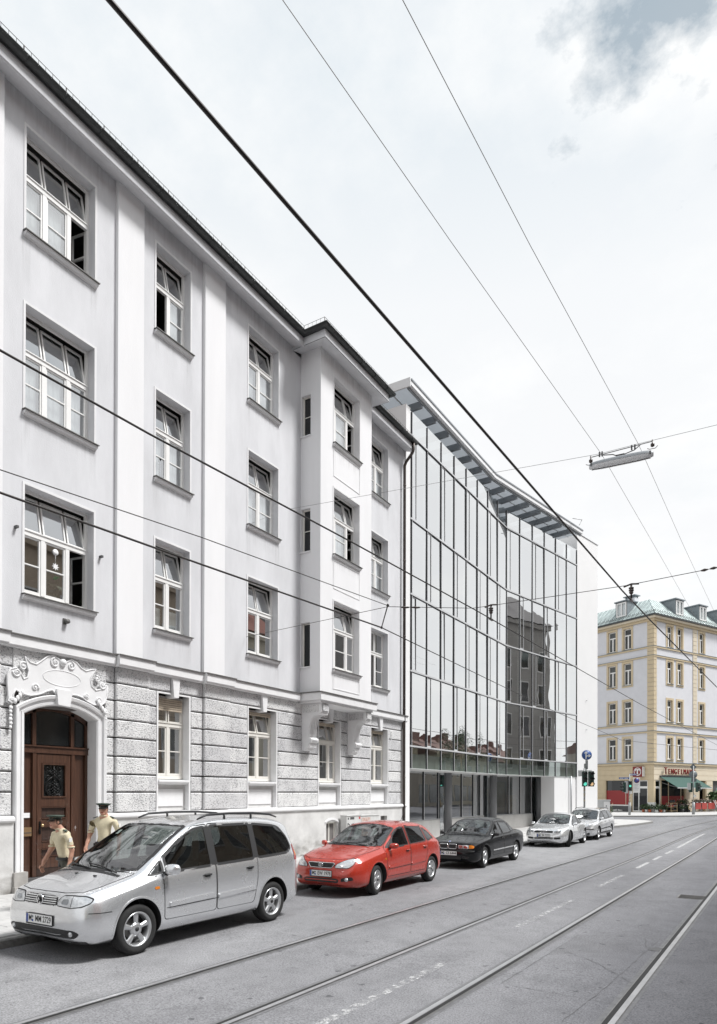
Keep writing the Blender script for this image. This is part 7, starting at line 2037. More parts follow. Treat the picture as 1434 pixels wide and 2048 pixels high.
for sg in (1, -1):
    hl = tt.patch(rounded([(sg * .40, .60), (sg * .42, .655), (sg * .56, .70), (sg * .66, .70), (sg * .69, .64), (sg * .62, .60)], .03), 'front', 'lamp_inner', 'headlight', 1, .006, .022)
    tt.patch([(sg * .55 + .045 * math.cos(t), .645 + .036 * math.sin(t)) for t in [2 * math.pi * q / 12 for q in range(12)]], 'front', 'lamp_clear', 'reflector', 1, .009, .02, hl)
    tt.patch(rounded([(sg * .41, .33), (sg * .41, .41), (sg * .66, .42), (sg * .64, .34)], .03), 'front', 'trim_black', 'side_intake', 1, .003, .025)
gr = tt.patch(rounded([(-.36, .585), (-.38, .65), (-.33, .665), (.33, .665), (.38, .65), (.36, .585)], .025), 'front', 'trim_black', 'grille', 1, .004, .025)
tt.line(rounded([(-.37, .58), (-.39, .655), (-.33, .672), (.33, .672), (.39, .655), (.37, .58)], .025), 'front', .012, 'silver_bright', 'grille_surround', 1, .006, parent=gr, h=.004)
e = tt.hit_front(0, .625)
for k in range(4):
    m = MB(); m.tube([(e.x + .015, -.093 + k * .062 + .042 * math.cos(t), .627 + .042 * math.sin(t)) for t in [2 * math.pi * q / 18 for q in range(18)]], .007, 5, closed=True); part(gr, 'badge_ring', m, 'chrome')
tt.patch(rounded([(-.36, .33), (-.38, .41), (.38, .41), (.36, .33)], .02), 'front', 'trim_black', 'lower_intake', 1, .003, .03)
tt.line([(-.36, .37), (.36, .37)], 'front', .008, 'silver_bright', 'intake_bar', 1, .006, closed=False, parent=None)
tt.plate(.48, ('M', 'SK 7272', .17))
tt.wiper([[(.79, .45), (.74, .1)], [(.80, 0), (.74, -.35)]])

# silver estate
EST = dict(nose=2.27, tail=-2.40, ax=(1.35, -1.35), r=.313, tw=.195, rim=.20, arch=.355, mirx=.5, curves=dict(
    zc=[(2.27, .65), (2.255, .715), (2.17, .765), (1.6, .865), (1.15, .94), (.8, 1.125), (.35, 1.35), (.2, 1.395), (-.3, 1.445), (-1, 1.445), (-1.7, 1.415), (-2.0, 1.375), (-2.15, 1.2), (-2.3, .98), (-2.36, .85), (-2.40, .6)],
    ze=[(2.27, .62), (2.2, .70), (1.6, .81), (1.0, .90), (.75, 1.04), (.4, 1.235), (.1, 1.33), (-.3, 1.365), (-1, 1.36), (-1.7, 1.325), (-1.95, 1.27), (-2.15, 1.06), (-2.3, .92), (-2.40, .57)],
    we=[(2.27, .45), (2.15, .62), (1.6, .71), (1.0, .735), (.6, .67), (.3, .63), (-.4, .60), (-1.2, .60), (-1.8, .60), (-2.1, .63), (-2.3, .64), (-2.4, .48)],
    zt=[(2.27, .52), (2.1, .63), (1.5, .76), (.9, .84), (0, .875), (-1, .91), (-2, .93), (-2.3, .85), (-2.4, .54)],
    wt=[(2.27, .50), (2.2, .63), (2.05, .71), (1.8, .78), (1.2, .825), (0, .838), (-1.3, .832), (-2, .81), (-2.3, .73), (-2.4, .55)],
    wm=[(2.27, .57), (2.2, .69), (2.05, .77), (1.8, .83), (1.2, .862), (0, .868), (-1.3, .862), (-2, .84), (-2.3, .77), (-2.4, .6)],
    zm=[(2.27, .46), (2.0, .52), (-1.9, .56), (-2.4, .48)], zs=[(2.27, .34), (2.05, .28), (-1.9, .28), (-2.4, .38)],
    ws=[(2.27, .52), (2.15, .69), (1.8, .80), (1.2, .835), (-1.3, .835), (-2.2, .74), (-2.4, .55)], zb=[(2.27, .26), (2.0, .2), (-1.9, .2), (-2.4, .33)]),
    win=[rounded([(.90, .92), (.02, .935), (.0, 1.305), (.2, 1.275), (.42, 1.18)], .04), rounded([(-.08, .94), (-.96, .96), (-.97, 1.305), (-.1, 1.315)], .04), rounded([(-1.04, .965), (-1.86, .99), (-1.98, 1.03), (-1.82, 1.25), (-1.66, 1.275), (-1.06, 1.303)], .04)],
    windoor=[0, 1, None],
    doors=[rounded([(.98, .35), (1.0, .90), (.88, .965), (.44, 1.225), (.2, 1.315), (-.04, 1.35), (-.04, .35)], .04), rounded([(-.055, .35), (-.055, 1.351), (-1.0, 1.345), (-1.02, .75), (-.95, .55), (-.92, .35)], .04)],
    screen=[(1.17, 0), (1.15, .3), (1.07, .55), (.98, .65), (.6, .615), (.32, .575), (.29, .3), (.285, 0), (.29, -.3), (.32, -.575), (.6, -.615), (.98, -.65), (1.07, -.55), (1.15, -.3)],
    bonnet=[(2.19, 0), (2.16, .34), (2.0, .58), (1.5, .68), (1.05, .70), (1.08, .56), (1.18, .3), (1.195, 0), (1.18, -.3), (1.08, -.56), (1.05, -.70), (1.5, -.68), (2.0, -.58), (2.16, -.34)],
    bump_f=lambda x, y: .57, bump_r=lambda x, y: .56)
est = car('estate_car', 'silver estate car at the far end of the row by the crossing', EST, 'silver_bright', -7.62, 34.0, R(-.6))
est.wheels('multi', 0); est.seats([.2, -.75], 1.35, .68, .8, .55, 1.02); est.mirror(.86, .92, 'silver_bright', (.10, .17, .11))
est.handle(.1, .83, 'silver_bright'); est.handle(-.82, .85, 'silver_bright')
for sg in (1, -1):
    est.line([(.95, .50), (-.95, .53)], 'side', .045, 'trim_black', 'side_moulding', sg, .008, closed=False, h=.004)
    est.patch([(1.0, .28), (1.0, .34), (-1.0, .34), (-1.0, .28)], 'side', 'trim_black', 'sill_trim', sg, .003, .06)
    hl = est.patch(rounded([(sg * .33, .62), (sg * .35, .70), (sg * .50, .735), (sg * .62, .735), (sg * .68, .70), (sg * .66, .63)], .03), 'front', 'lamp_clear', 'headlight', 1, .006, .025)
    est.patch([(sg * .48 + .05 * math.cos(t), .675 + .04 * math.sin(t)) for t in [2 * math.pi * q / 12 for q in range(12)]], 'front', 'chrome', 'reflector', 1, .009, .02, hl)
    P = [Vector((x, sg * (est.C['we'](x) - .04), z)) for x, z in ((.05, 1.385), (-.1, 1.44), (-1.2, 1.455), (-1.75, 1.42), (-1.9, 1.36))]
    m = MB(); m.tube(P, .016, 6); part(est.root, 'roof_rail', m, 'rail_black')
    est.patch(rounded([(-2.14, .82), (-2.30, .82), (-2.26, 1.0), (-2.18, 1.0)], .02), 'side', 'lamp_red', 'tail_light', sg, .006, .02)
gr = est.patch(rounded([(-.30, .62), (-.31, .70), (.31, .70), (.30, .62)], .02), 'front', 'trim_black', 'grille', 1, .004, .025)
for z in (.64, .66, .68): est.line([(-.29, z), (.29, z)], 'front', .008, 'silver_bright', 'grille_bar', 1, .008, closed=False, parent=gr)
est.line([(-.76, .52), (.76, .52)], 'front', .05, 'trim_black', 'bumper_strip', 1, .008, closed=False, h=.006)
est.patch(rounded([(-.62, .26), (-.62, .36), (.62, .36), (.62, .26)], .03), 'front', 'trim_black', 'lower_intake', 1, .003, .04)
est.wiper([[(1.16, .5), (1.11, .1)], [(1.17, 0), (1.09, -.4)]])
# ------------------------------------------------------------------ two officers walking past the door
mat('skin', (.50, .27, .19), .55, noise=.12, nscale=30)
mat('shirt_tan', (.66, .59, .42), .85, noise=.14, nscale=14, bump=.3, bscale=25)
mat('trousers_olive', (.075, .075, .06), .85, noise=.2, nscale=14, bump=.3, bscale=25)
mat('cap_green', (.045, .065, .05), .75)
mat('cap_band', (.02, .028, .022), .6)
mat('shoe_black', (.015, .015, .015), .4)
mat('hair_brown', (.06, .04, .028), .8)
mat('patch_white', (.78, .78, .76), .7)
mat('eye_dark', (.03, .025, .02), .3)
def skin_mesh(name, J, E_, root, sub=2):
    """J: name -> ((x, y, z), (rx, ry)); E_: edges.  One continuous surface grown round the skeleton"""
    me = bpy.data.meshes.new(name); names = list(J); ix = {n: i for i, n in enumerate(names)}
    me.from_pydata([J[n][0] for n in names], [(ix[a], ix[b]) for a, b in E_], [])
    ob = bpy.data.objects.new(name, me); COL.objects.link(ob)
    md = ob.modifiers.new('skin', 'SKIN'); md.use_smooth_shade = True; md.branch_smoothing = .6
    for n in names:
        sv = me.skin_vertices[0].data[ix[n]]; r = J[n][1]; sv.radius = r if isinstance(r, tuple) else (r, r); sv.use_root = n == root
    ss = ob.modifiers.new('sub', 'SUBSURF'); ss.levels = sub; ss.render_levels = sub
    bpy.context.view_layer.update()
    dg = bpy.context.evaluated_depsgraph_get()
    out = bpy.data.meshes.new_from_object(ob.evaluated_get(dg))
    bpy.data.objects.remove(ob); bpy.data.meshes.remove(me)
    return out
def person(label, loc, rz, lean, stride, arms, head_turn=0, head_tilt=0, sc=1.0, crouch=0.0):
    root = thing('person', label, 'person', loc, rz, group=None)
    zh = .93 - crouch
    J = {}; E_ = []
    def add(n, p, r, frm=None):
        J[n] = (tuple(q * sc for q in p), tuple(q * sc for q in r) if isinstance(r, tuple) else r * sc)
        if frm: E_.append((frm, n))
    ln = lambda z: lean * (z - zh)
    add('pelvis', (0, 0, zh), (.135, .165))
    add('waist', (ln(1.08), 0, zh + .15), (.125, .16), 'pelvis'); add('chest', (ln(1.28), 0, zh + .36), (.14, .185), 'waist'); add('upper', (ln(1.42), 0, zh + .48), (.115, .175), 'chest')
    add('neck', (ln(1.5) + .01, 0, zh + .57), .062, 'upper'); hx = ln(1.62) + .03 + head_tilt
    add('skull', (hx, 0, zh + .66), (.072, .068), 'neck'); add('crown', (hx + .015, 0, zh + .76), (.088, .076), 'skull')
    for s, nm in ((1, 'l'), (-1, 'r')):
        st = stride * s
        add('hip' + nm, (0, s * .10, zh - .06), (.10, .095), 'pelvis')
        kx, kz = st * .24 + .06, .50 - crouch * .5; fx = st * .42 - (.10 if st < 0 else -.03); fz = .09 + (.10 if st < 0 else 0)
        add('knee' + nm, (kx, s * .10, kz), .066, 'hip' + nm); add('calf' + nm, (kx * .4 + fx * .6 - .02, s * .10, .33), .060, 'knee' + nm); add('ankle' + nm, (fx, s * .10, fz + .03), .045, 'calf' + nm)
        add('toe' + nm, (fx + .17, s * .115, fz - .035 + (-.03 if st < 0 else 0)), (.038, .048), 'ankle' + nm)
        a = arms * -s
        sx = ln(1.43)
        add('shoulder' + nm, (sx, s * .205, zh + .475), .072, 'upper'); ex = sx + a * .14 - .02; add('elbow' + nm, (ex, s * .275, zh + .19), .049, 'shoulder' + nm)
        wx = ex + .10 + a * .15; add('wrist' + nm, (wx, s * .285, zh - .04), .034, 'elbow' + nm)
        add('palm' + nm, (wx + .02, s * .285, zh - .12), (.022, .042), 'wrist' + nm)
    me = skin_mesh('body', J, E_, 'pelvis')
    for m_ in M('shirt_tan', 'trousers_olive', 'skin', 'shoe_black'): me.materials.append(m_)
    sg = [(Vector(J[a][0]), Vector(J[b][0]), b) for a, b in E_]
    for p in me.polygons:
        c = p.center; best = None
        for a, b, n in sg:
            d = b - a; t = max(0, min(1, (c - a).dot(d) / d.length_squared)); q = (c - a - d * t).length
            if best is None or q < best[0]: best = (q, n, t)
        n, t = best[1], best[2]
        if n[:3] in ('hip', 'kne', 'cal') or (n == 'waist' and c.z < (zh + .03) * sc): k = 1
        elif n[:4] in ('ankl',): k = 3 if t > .75 else 1
        elif n[:3] == 'toe': k = 3
        elif n in ('skull', 'crown') or (n == 'neck' and t > .35): k = 2
        elif n[:4] in ('wris', 'palm') or (n[:4] == 'elbo' and t > .72): k = 2
        else: k = 0
        if k == 1 and c.z > (zh + .08) * sc: k = 0
        if c.z < (zh - .04) * sc and k == 0 and n[:3] not in ('sho', 'elb'): k = 1
        p.material_index = k
    for v in me.vertices:                      # creases of the cloth
        q = v.co * 9; v.co += v.normal * (mnoise.noise((q.x, q.y, q.z * 1.6)) * .011 if v.co.z < (zh + .5) * sc else 0)
    part(root, 'body', me, None)
    # belt
    m = MB(); m.lathe([(.0, 0), (.150, 0), (.158, .01), (.158, .04), (.150, .05), (0, .05)], (0, 0, 0), n=24); m.v = [(x * .95 * sc + ln(1.0) * sc, y * 1.14 * sc, z * sc + (zh + .005) * sc) for x, y, z in m.v]; part(root, 'belt', m, 'shoe_black')
    m = MB(); m.box(-.04 * sc, .05 * sc, -.20 * sc, -.155 * sc, (zh - .13) * sc, (zh + .03) * sc); part(root, 'holster', m, 'shoe_black')
    # fingers and thumbs
    for s, nm in ((1, 'l'), (-1, 'r')):
        px, py, pz = (q / sc for q in J['palm' + nm][0])
        m = MB()
        for k, L in enumerate((.072, .082, .076, .060)):
            fx_ = px + .026 - k * .017
            P = [(fx_, py, pz - .02), (fx_ + .004, py - s * .004, pz - .02 - L * .5), (fx_ + .002, py - s * .018, pz - .02 - L * .8), (fx_ - .002, py - s * .034, pz - .02 - L)]
            m.tube([tuple(q * sc for q in w) for w in P], [.0095 * sc, .009 * sc, .0085 * sc, .006 * sc], 6)
        P = [(px + .03, py, pz + .03), (px + .055, py - s * .01, pz), (px + .058, py - s * .016, pz - .035)]
        m.tube([tuple(q * sc for q in w) for w in P], [.012 * sc, .0105 * sc, .008 * sc], 6)
        part(root, 'hand', m, 'skin')
    # head details
    H = Vector((hx, 0, zh + .68)) * sc; e = bpy.data.objects.new('head', None); COL.objects.link(e); e.parent = root; e.location = H; e.rotation_euler = (0, 0, head_turn); e.empty_display_size = .1
    def sub(nm, m, mt): m.v = [(x * sc, y * sc, z * sc) for x, y, z in m.v]; part(e, nm, m, mt)
    m = MB(); m.ball((.0, 0, -.005), .098, 16, sc=(.98, .80, 1.22)); m.ball((.055, 0, -.075), .048, 10, sc=(.9, .95, .8)); sub('face', m, 'skin')
    m = MB(); m.add([(.088, 0, .025), (.118, 0, -.018), (.09, .018, -.022), (.09, -.018, -.022), (.092, 0, -.03)], [(0, 1, 2), (0, 3, 1), (1, 4, 2), (1, 3, 4)], 0, True); sub('nose', m, 'skin')
    for s in (1, -1):
        m = MB(); m.ball((.082, s * .032, .022), .012, 8); sub('eye', m, 'eye_dark'); m = MB(); m.ball((-.005, s * .078, -.002), .03, 8, sc=(.75, .3, 1.1)); sub('ear', m, 'skin')
    m = MB(); m.box(.088, .0945, -.024, .024, -.058, -.050); sub('mouth', m, 'lamp_red')
    m = MB(); m.ball((-.014, 0, .012), .104, 16, sc=(.98, .82, 1.05)); m.v = [v if v[0] < .03 * 1 else (v[0] * .5, v[1], max(v[2], .06)) for v in m.v]; sub('hair', m, 'hair_brown')
    cp = bpy.data.objects.new('cap', None); COL.objects.link(cp); cp.parent = root; cp.location = H; cp.rotation_euler = (0, 0, head_turn)
    def csub(nm, m, mt): m.v = [(x * sc, y * sc, z * sc) for x, y, z in m.v]; part(cp, nm, m, mt)
    m = MB(); m.lathe([(.100, .050), (.105, .078), (.103, .08)], n=28); m.v = [(x * 1.02, y * .88, z - .1 * x) for x, y, z in m.v]; csub('cap_band', m, 'cap_band')
    m = MB(); m.lathe([(.100, .078), (.140, .096), (.150, .106), (.142, .114), (.08, .122), (.0, .123)], n=28); m.v = [(x * 1.02, y * .95, z - .02 * x + .10 * max(0, x)) for x, y, z in m.v]; csub('crown', m, 'cap_green')
    m = MB(); n = 12; A = [(.10 * math.cos(t), .086 * math.sin(t), .046 - .01) for t in [-1.15 + 2.3 * q / n for q in range(n + 1)]]; B = [(.155 * math.cos(t) + .004, .086 * math.sin(t), .016) for t in [-1.15 + 2.3 * q / n for q in range(n + 1)]]
    m.add(A + B, [(q, q + 1, n + 2 + q, n + 1 + q) for q in range(n)], 0, True); csub('visor', m, 'shoe_black')
    # sleeve badges, shoulder boards, collar
    for s, nm in ((1, 'l'), (-1, 'r')):
        a, b = Vector(J['shoulder' + nm][0]), Vector(J['elbow' + nm][0]); c = a.lerp(b, .35)
        m = MB(); m.box(-.028 * sc, .028 * sc, -.004, .004, -.035 * sc, .035 * sc); part(root, 'sleeve_badge', m, 'patch_white', loc=(c.x, c.y + s * .066 * sc, c.z))
        c = a.lerp(b, .78); m = MB(); m.tube([tuple(c + Vector((0, 0, .008))), tuple(c - Vector((0, 0, .02)))], .064 * sc, 12); part(root, 'sleeve_hem', m, 'shirt_tan')
        m = MB(); m.box(-.026 * sc, .026 * sc, -.05 * sc, .03 * sc, 0, .012 * sc); part(root, 'shoulder_board', m, 'cap_green', loc=(a.x, a.y - s * .04 * sc, a.z + .050 * sc), rot=(s * -.32, 0, 0))
    m = MB(); m.tube([(ln(1.5) * sc + .078 * sc * math.cos(t), .074 * sc * math.sin(t), (zh + .55) * sc + .012 * math.cos(t)) for t in [2 * math.pi * q / 16 for q in range(16)]], .016 * sc, 6, closed=True); part(root, 'collar', m, 'shirt_tan')
    return root
pz = g(7) + PAVE
person('officer in tan shirt and green cap striding past the wooden door', (-9.93, 7.02, pz), R(-97), .20, .9, .30, .05, .03, .93, .04)
person('officer in tan shirt and dark cap facing the street beside the door jamb', (-11.02, 8.62, pz), R(-62), .04, .5, .30, R(8), 0, 1.0, .0)
# ------------------------------------------------------------------ overhead lines and the hanging street lamp
def wire(name, label, pts, r, mt='wire_black', cat='wire', group='overhead tram wires', sag=0):
    P = []
    for (a, b) in zip(pts, pts[1:]):
        a, b = Vector(a), Vector(b); n = max(1, int((b - a).length / 2.5))
        P += [a.lerp(b, q / n) - Vector((0, 0, sag * 4 * (q / n) * (1 - q / n))) for q in range(n)]
    P.append(Vector(pts[-1]))
    m = MB(); m.tube(P, r, 6)
    loc = tuple(P[0]); return solo(name, m, mt, label, cat, group, loc=loc)
CW = 5.5
def onrail(x, y): return (x + cshift(y), y, CW)
wire('contact_wire', 'thick tram contact wire running down across the sky over the far track', [(-2.49, -6, CW), (-2.46, 1.9, CW), (-2.36, 5.3, CW), (-2.16, 12.2, CW), (-2.05, 14.6, CW), (-1.49, 25, CW), (-.6, 34, CW), (1.2, 47, CW)], .0125)
wire('contact_wire', 'tram contact wire over the near track crossing in front of the oriel', [(-5.3, -6, CW), (-5.15, 3.0, CW), (-5.12, 4.5, CW), (-4.94, 7.9, CW), (-4.77, 12.2, CW), (-4.35, 28, CW), (-3.3, 55.5, CW), (-1, 75, CW)], .0115)
wire('contact_wire', 'lowest overhead wire, close to the house front above the parked cars', [(-7.9, -6, CW), (-7.61, 4.5, CW), (-7.39, 7.5, CW), (-6.98, 12.35, CW)], .016)
wire('contact_wire', 'overhead wire from the pull-off rod to the crossing beyond the glass building', [(-6.98, 12.36, CW), (-7.85, 28.4, CW), (-8.4, 47.1, CW), (-7.2, 51.5, CW), (-3.69, 62, CW), (0, 75, CW)], .012)
wire('feeder_wire', 'thin guy wire above the lowest overhead wire along the house', [(-7.6, -6, 5.53), (-7.13, 4.2, 5.53), (-6.6, 6.7, 5.5), (-6.07, 11.0, 5.51)], .007)
wire('suspension_wire', 'left of the two thin lamp wires running lengthwise high over the street', [(-5.2, -8, 11.45), (-4.91, 6.3, 11.4), (-4.63, 10.5, 11.4), (-3.96, 19.3, 11.36), (-3.7, 29, 11.4), (-3.3, 46, 11.5)], .0055, 'wire_grey')
wire('suspension_wire', 'right of the two thin lamp wires running lengthwise high over the street', [(-4.0, -8, 11.45), (-3.7, 7.0, 11.4), (-3.5, 11.3, 11.4), (-3.02, 19.4, 11.42), (-2.8, 28, 11.4), (-2.3, 46, 11.5)], .0055, 'wire_grey')
wire('span_wire', 'thin span wire from the house wall to the hanging street lamp and over the street', [(-12.48, 16.44, 10.66), (-4.02, 19.28, 11.37), (-2.98, 19.4, 11.44), (9.4, 20.6, 11.9)], .006, 'wire_grey', sag=.0)
SPZ = 5.78
wire('span_wire', 'span wire carrying the insulators in front of the glass building', [(-12.46, 14.4, 6.35), (-6.35, 11.5, SPZ - .13), (-5.15, 12.9, SPZ), (-2.26, 12.9, SPZ), (-.74, 12.8, SPZ + .05), (9.4, 12.6, 6.3)], .006)
def tension(label, a, b, n=3):
    r = thing('turnbuckle', label, 'fitting', a, group='wire fittings'); a, b = Vector(a), Vector(b)
    for k in range(n):
        p, q = a.lerp(b, (k + .12) / n), a.lerp(b, (k + .88) / n)
        m = MB(); m.tube([p - a, p.lerp(q, .5) - a, q - a], [.012, .026, .012], 6); part(r, 'link', m, 'insulator')
tension('tensioning link of the span wire at the right edge of the sky', (-1.02, 12.82, SPZ + .04), (-.6, 12.79, SPZ + .06))
tension('tensioning link on the span wire before the brown downpipe', (-6.2, 11.7, SPZ - .115), (-5.9, 12.05, SPZ - .08), 2)
def insulator(label, p, drop):
    r = thing('insulator', label, 'insulator', p, group='insulators holding the contact wires')
    m = MB(); m.lathe([(.0, 0), (.018, 0), (.018, -.04), (.045, -.05), (.045, -.07), (.022, -.08), (.045, -.09), (.045, -.11), (.022, -.12), (.04, -.13), (.03, -.16), (.015, -.17), (.015, -drop), (0, -drop)], n=12); part(r, 'porcelain', m, 'insulator')
    m = MB(); m.tube([(-.13, 0, -.02), (0, 0, .015), (.13, 0, .0)], .016, 6); part(r, 'clamp', m, 'insulator')
    m = MB(); m.box(-.02, .02, -.09, .09, -drop - .012, -drop + .018); part(r, 'wire_clip', m, 'insulator')
insulator('dark insulator on the thick contact wire above the corner house roof', (-2.13, 12.9, SPZ), SPZ - CW)
insulator('dark insulator on the contact wire in front of the glass building', (-4.77, 12.9, SPZ), SPZ - CW)
m = MB(); m.tube([(-6.08, 11.0, 5.52), (-6.98, 12.36, 5.5)], .012, 6); m.ball((-6.98, 12.36, 5.5), .03, 8); m.ball((-6.08, 11.0, 5.52), .03, 8)
solo('pull_off_rod', m, 'wire_black', 'short slanted rod joining two overhead wires before the downpipe', 'rod', 'wire fittings', loc=(-6.08, 11, 5.52))
# hanging lamp
lx0, lx1, ly, lz = -4.30, -2.66, 19.42, 11.10
lamp = thing('street_lamp', 'long grey street lamp hanging from a span wire over the tracks', 'street lamp', ((lx0 + lx1) / 2, ly, lz), math.atan2(.12, 1.04) * .6)
LL = (lx1 - lx0)
h = LL / 2
def hull(zs, ws, m, mt=0):
    """boat-shaped housing: sections along x"""
    n = 14; vs, fs = [], []
    for i in range(17):
        u = -1 + 2 * i / 16; e = (1 - abs(u) ** 4) ** .5 if abs(u) < 1 else .0
        e = max(e, .12)
        for (yy, zz) in zip(ws, zs): vs.append((u * h, yy * (.35 + .65 * e), zz * (.5 + .5 * e)))
    k = len(zs)
    for i in range(16):
        for j in range(k - 1): fs.append((i * k + j, (i + 1) * k + j, (i + 1) * k + j + 1, i * k + j + 1))
    m.add(vs, fs, mt, True)
m = MB(); hull([.0, .06, .11, .13, .11, .06, .0], [-.15, -.145, -.09, 0, .09, .145, .15], m); part(lamp, 'housing', m, 'lamp_grey')
m = MB(); hull([.0, -.05, -.085, -.09, -.085, -.05, .0], [-.145, -.13, -.08, 0, .08, .13, .145], m); part(lamp, 'lens', m, 'lamp_lens')
m = MB(); m.box(-h * .92, h * .92, -.012, .012, -.098, -.088); part(lamp, 'seam_strip', m, 'dark_grey')
for x in (-.75, .75): m = MB(); m.box(x - .02, x + .02, -.16, -.14, -.05, .04); part(lamp, 'clasp', m, 'dark_grey')
m = MB(); m.tube([(-.45, 0, .26), (-.2, 0, .22), (-.1, 0, .16), (.0, 0, .15), (.12, 0, .17), (.35, 0, .22), (.5, 0, .33)], .014, 6); m.box(-.12, .10, -.05, .05, .10, .17); part(lamp, 'hanger', m, 'dark_grey')
m = MB(); m.tube([(-.80, 0, .27), (.52, 0, .335), (.82, 0, .35)], .012, 6); part(lamp, 'yoke_bar', m, 'dark_grey')
for x, z in ((-.78, .27), (.80, .35)):
    m = MB(); m.lathe([(0, .05), (.02, .04), (.02, -.05), (.05, -.07), (.05, -.13), (.02, -.15), (0, -.16)], (x, 0, z), n=10); m.tube([(x - .13, 0, z - .17), (x - .07, 0, z - .20), (x + .07, 0, z - .20), (x + .13, 0, z - .14)], .009, 5); part(lamp, 'insulator', m, 'insulator')
for x in (-.55, -.48, .28, .36): m = MB(); m.box(x - .018, x + .018, -.03, .03, .24, .36); part(lamp, 'wire_grip', m, 'dark_grey')

# ------------------------------------------------------------------ signals, signs, cabinet
mat('sign_blue', (.03, .09, .30), .45)
mat('sign_back', (.16, .18, .19), .5, metal=.2)
mat('signal_green', (.02, .05, .04), .5)
mat('sticker_mix', (.55, .5, .35), .6, noise=.7, nscale=30, col2=(.25, .22, .2))
mat('green_lit', (.05, .6, .45), .4, emit=(.2, 1, .75), estr=.5)
mat('amber_lit', (.6, .3, .1), .4, emit=(1, .7, .4), estr=.5)
mat('pole_grey', (.36, .37, .37), .55, metal=.3, noise=.3, nscale=9)
def signal_head(r, off, rz, lit=None, n=3):
    e = bpy.data.objects.new('signal_head', None); COL.objects.link(e); e.parent = r; e.location = off; e.rotation_euler = (0, 0, rz); e.empty_display_size = .1
    H = .30 * n
    m = MB(); m.box(-.14, .14, -.10, .12, -H, 0); part(e, 'housing', m, 'signal_green')
    for k in range(n):
        z = -.15 - .30 * k
        m = MB(); m.lathe([(.0, -.005), (.10, -.004), (.105, 0)], (0, -.101, z), 'y', 16); part(e, 'lens', m, lit[1] if lit and lit[0] == k else 'black_plastic')
        m = MB(); nn = 10
        A = [(.115 * math.cos(t), -.10, z + .115 * math.sin(t)) for t in [-.2 + (math.pi + .4) * q / nn for q in range(nn + 1)]]; B = [(x, -.27, zz - .02) for x, y, zz in A]
        m.add(A + B, [(q, q + 1, nn + 2 + q, nn + 1 + q) for q in range(nn)], 0, True); part(e, 'visor', m, 'black_plastic')
    return e
def arrow(m, pts, w, y):
    for (ax, az), (bx, bz) in zip(pts, pts[1:]):
        d = math.hypot(bx - ax, bz - az); nx, nz = -(bz - az) / d * w, (bx - ax) / d * w
        m.quad((ax - nx, y, az - nz), (bx - nx, y, bz - nz), (bx + nx, y, bz + nz), (ax + nx, y, az + nz))
# at the corner of the glass building
tl = thing('traffic_light', 'traffic light pole with round blue arrow sign before the white wall', 'traffic light', (-9.39, 41.1, g(41) + PAVE), R(26))
m = MB(); m.cyl((0, 0, 0), (0, 0, 3.5), .055, 12); part(tl, 'pole', m, 'pole_grey')
m = MB(); m.cyl((.0, 0, 0), (0, 0, 1.2), .075, 12); part(tl, 'pole_base', m, 'pole_grey')
for z, h_ in ((2.15, .12), (1.85, .18), (1.55, .1)): m = MB(); m.cyl((0, 0, z), (0, 0, z + h_), .058, 12); part(tl, 'sticker', m, 'sticker_mix')
zb = -(g(41) + PAVE)
m = MB(); m.cyl((.04, 0, 3.3), (.14, 0, 4.3), .035, 8); part(tl, 'sign_arm', m, 'pole_grey')
m = MB(); m.box(-.02, .12, -.03, .03, 3.35, 3.78); m.box(.06, .20, -.03, .03, 3.45, 3.98); part(tl, 'bracket', m, 'pole_grey')
sb = bpy.data.objects.new('direction_sign', None); COL.objects.link(sb); sb.parent = tl; sb.location = (.12, -.06, 4.24 + zb)
m = MB(); m.lathe([(0, 0), (.30, 0), (.30, .02), (0, .02)], (0, 0, 0), 'y', 32); part(sb, 'sign_plate', m, 'sign_blue')
m = MB(); m.lathe([(.285, -.002), (.30, -.002)], (0, 0, 0), 'y', 32); part(sb, 'rim', m, 'patch_white')
m = MB(); arrow(m, [(-.045, -.22), (-.045, .14)], .03, -.004); m.poly([(-.045, -.0045, .235), (-.15, -.0045, .11), (-.105, -.0045, .08), (-.045, -.0045, .15), (.015, -.0045, .08), (.06, -.0045, .11)]); arrow(m, [(-.045, -.16), (-.03, -.09), (.02, -.05), (.12, -.04)], .03, -.005); m.poly([(.24, -.0055, -.04), (.12, -.0055, .06), (.09, -.0055, .02), (.15, -.0055, -.04), (.09, -.0055, -.10), (.12, -.0055, -.14)]); part(sb, 'arrows', m, 'patch_white', fix=False)
signal_head(tl, (-.02, -.16, 3.28 + zb), 0, (2, 'green_lit')); signal_head(tl, (.36, -.10, 3.28 + zb), R(10), (2, 'amber_lit'))
m = MB(); m.box(-.36, -.18, -.14, .02, 2.98 + zb, 3.32 + zb); m.box(-.34, .42, -.02, .04, 3.30 + zb, 3.34 + zb); part(tl, 'control_box', m, 'galv_pale')
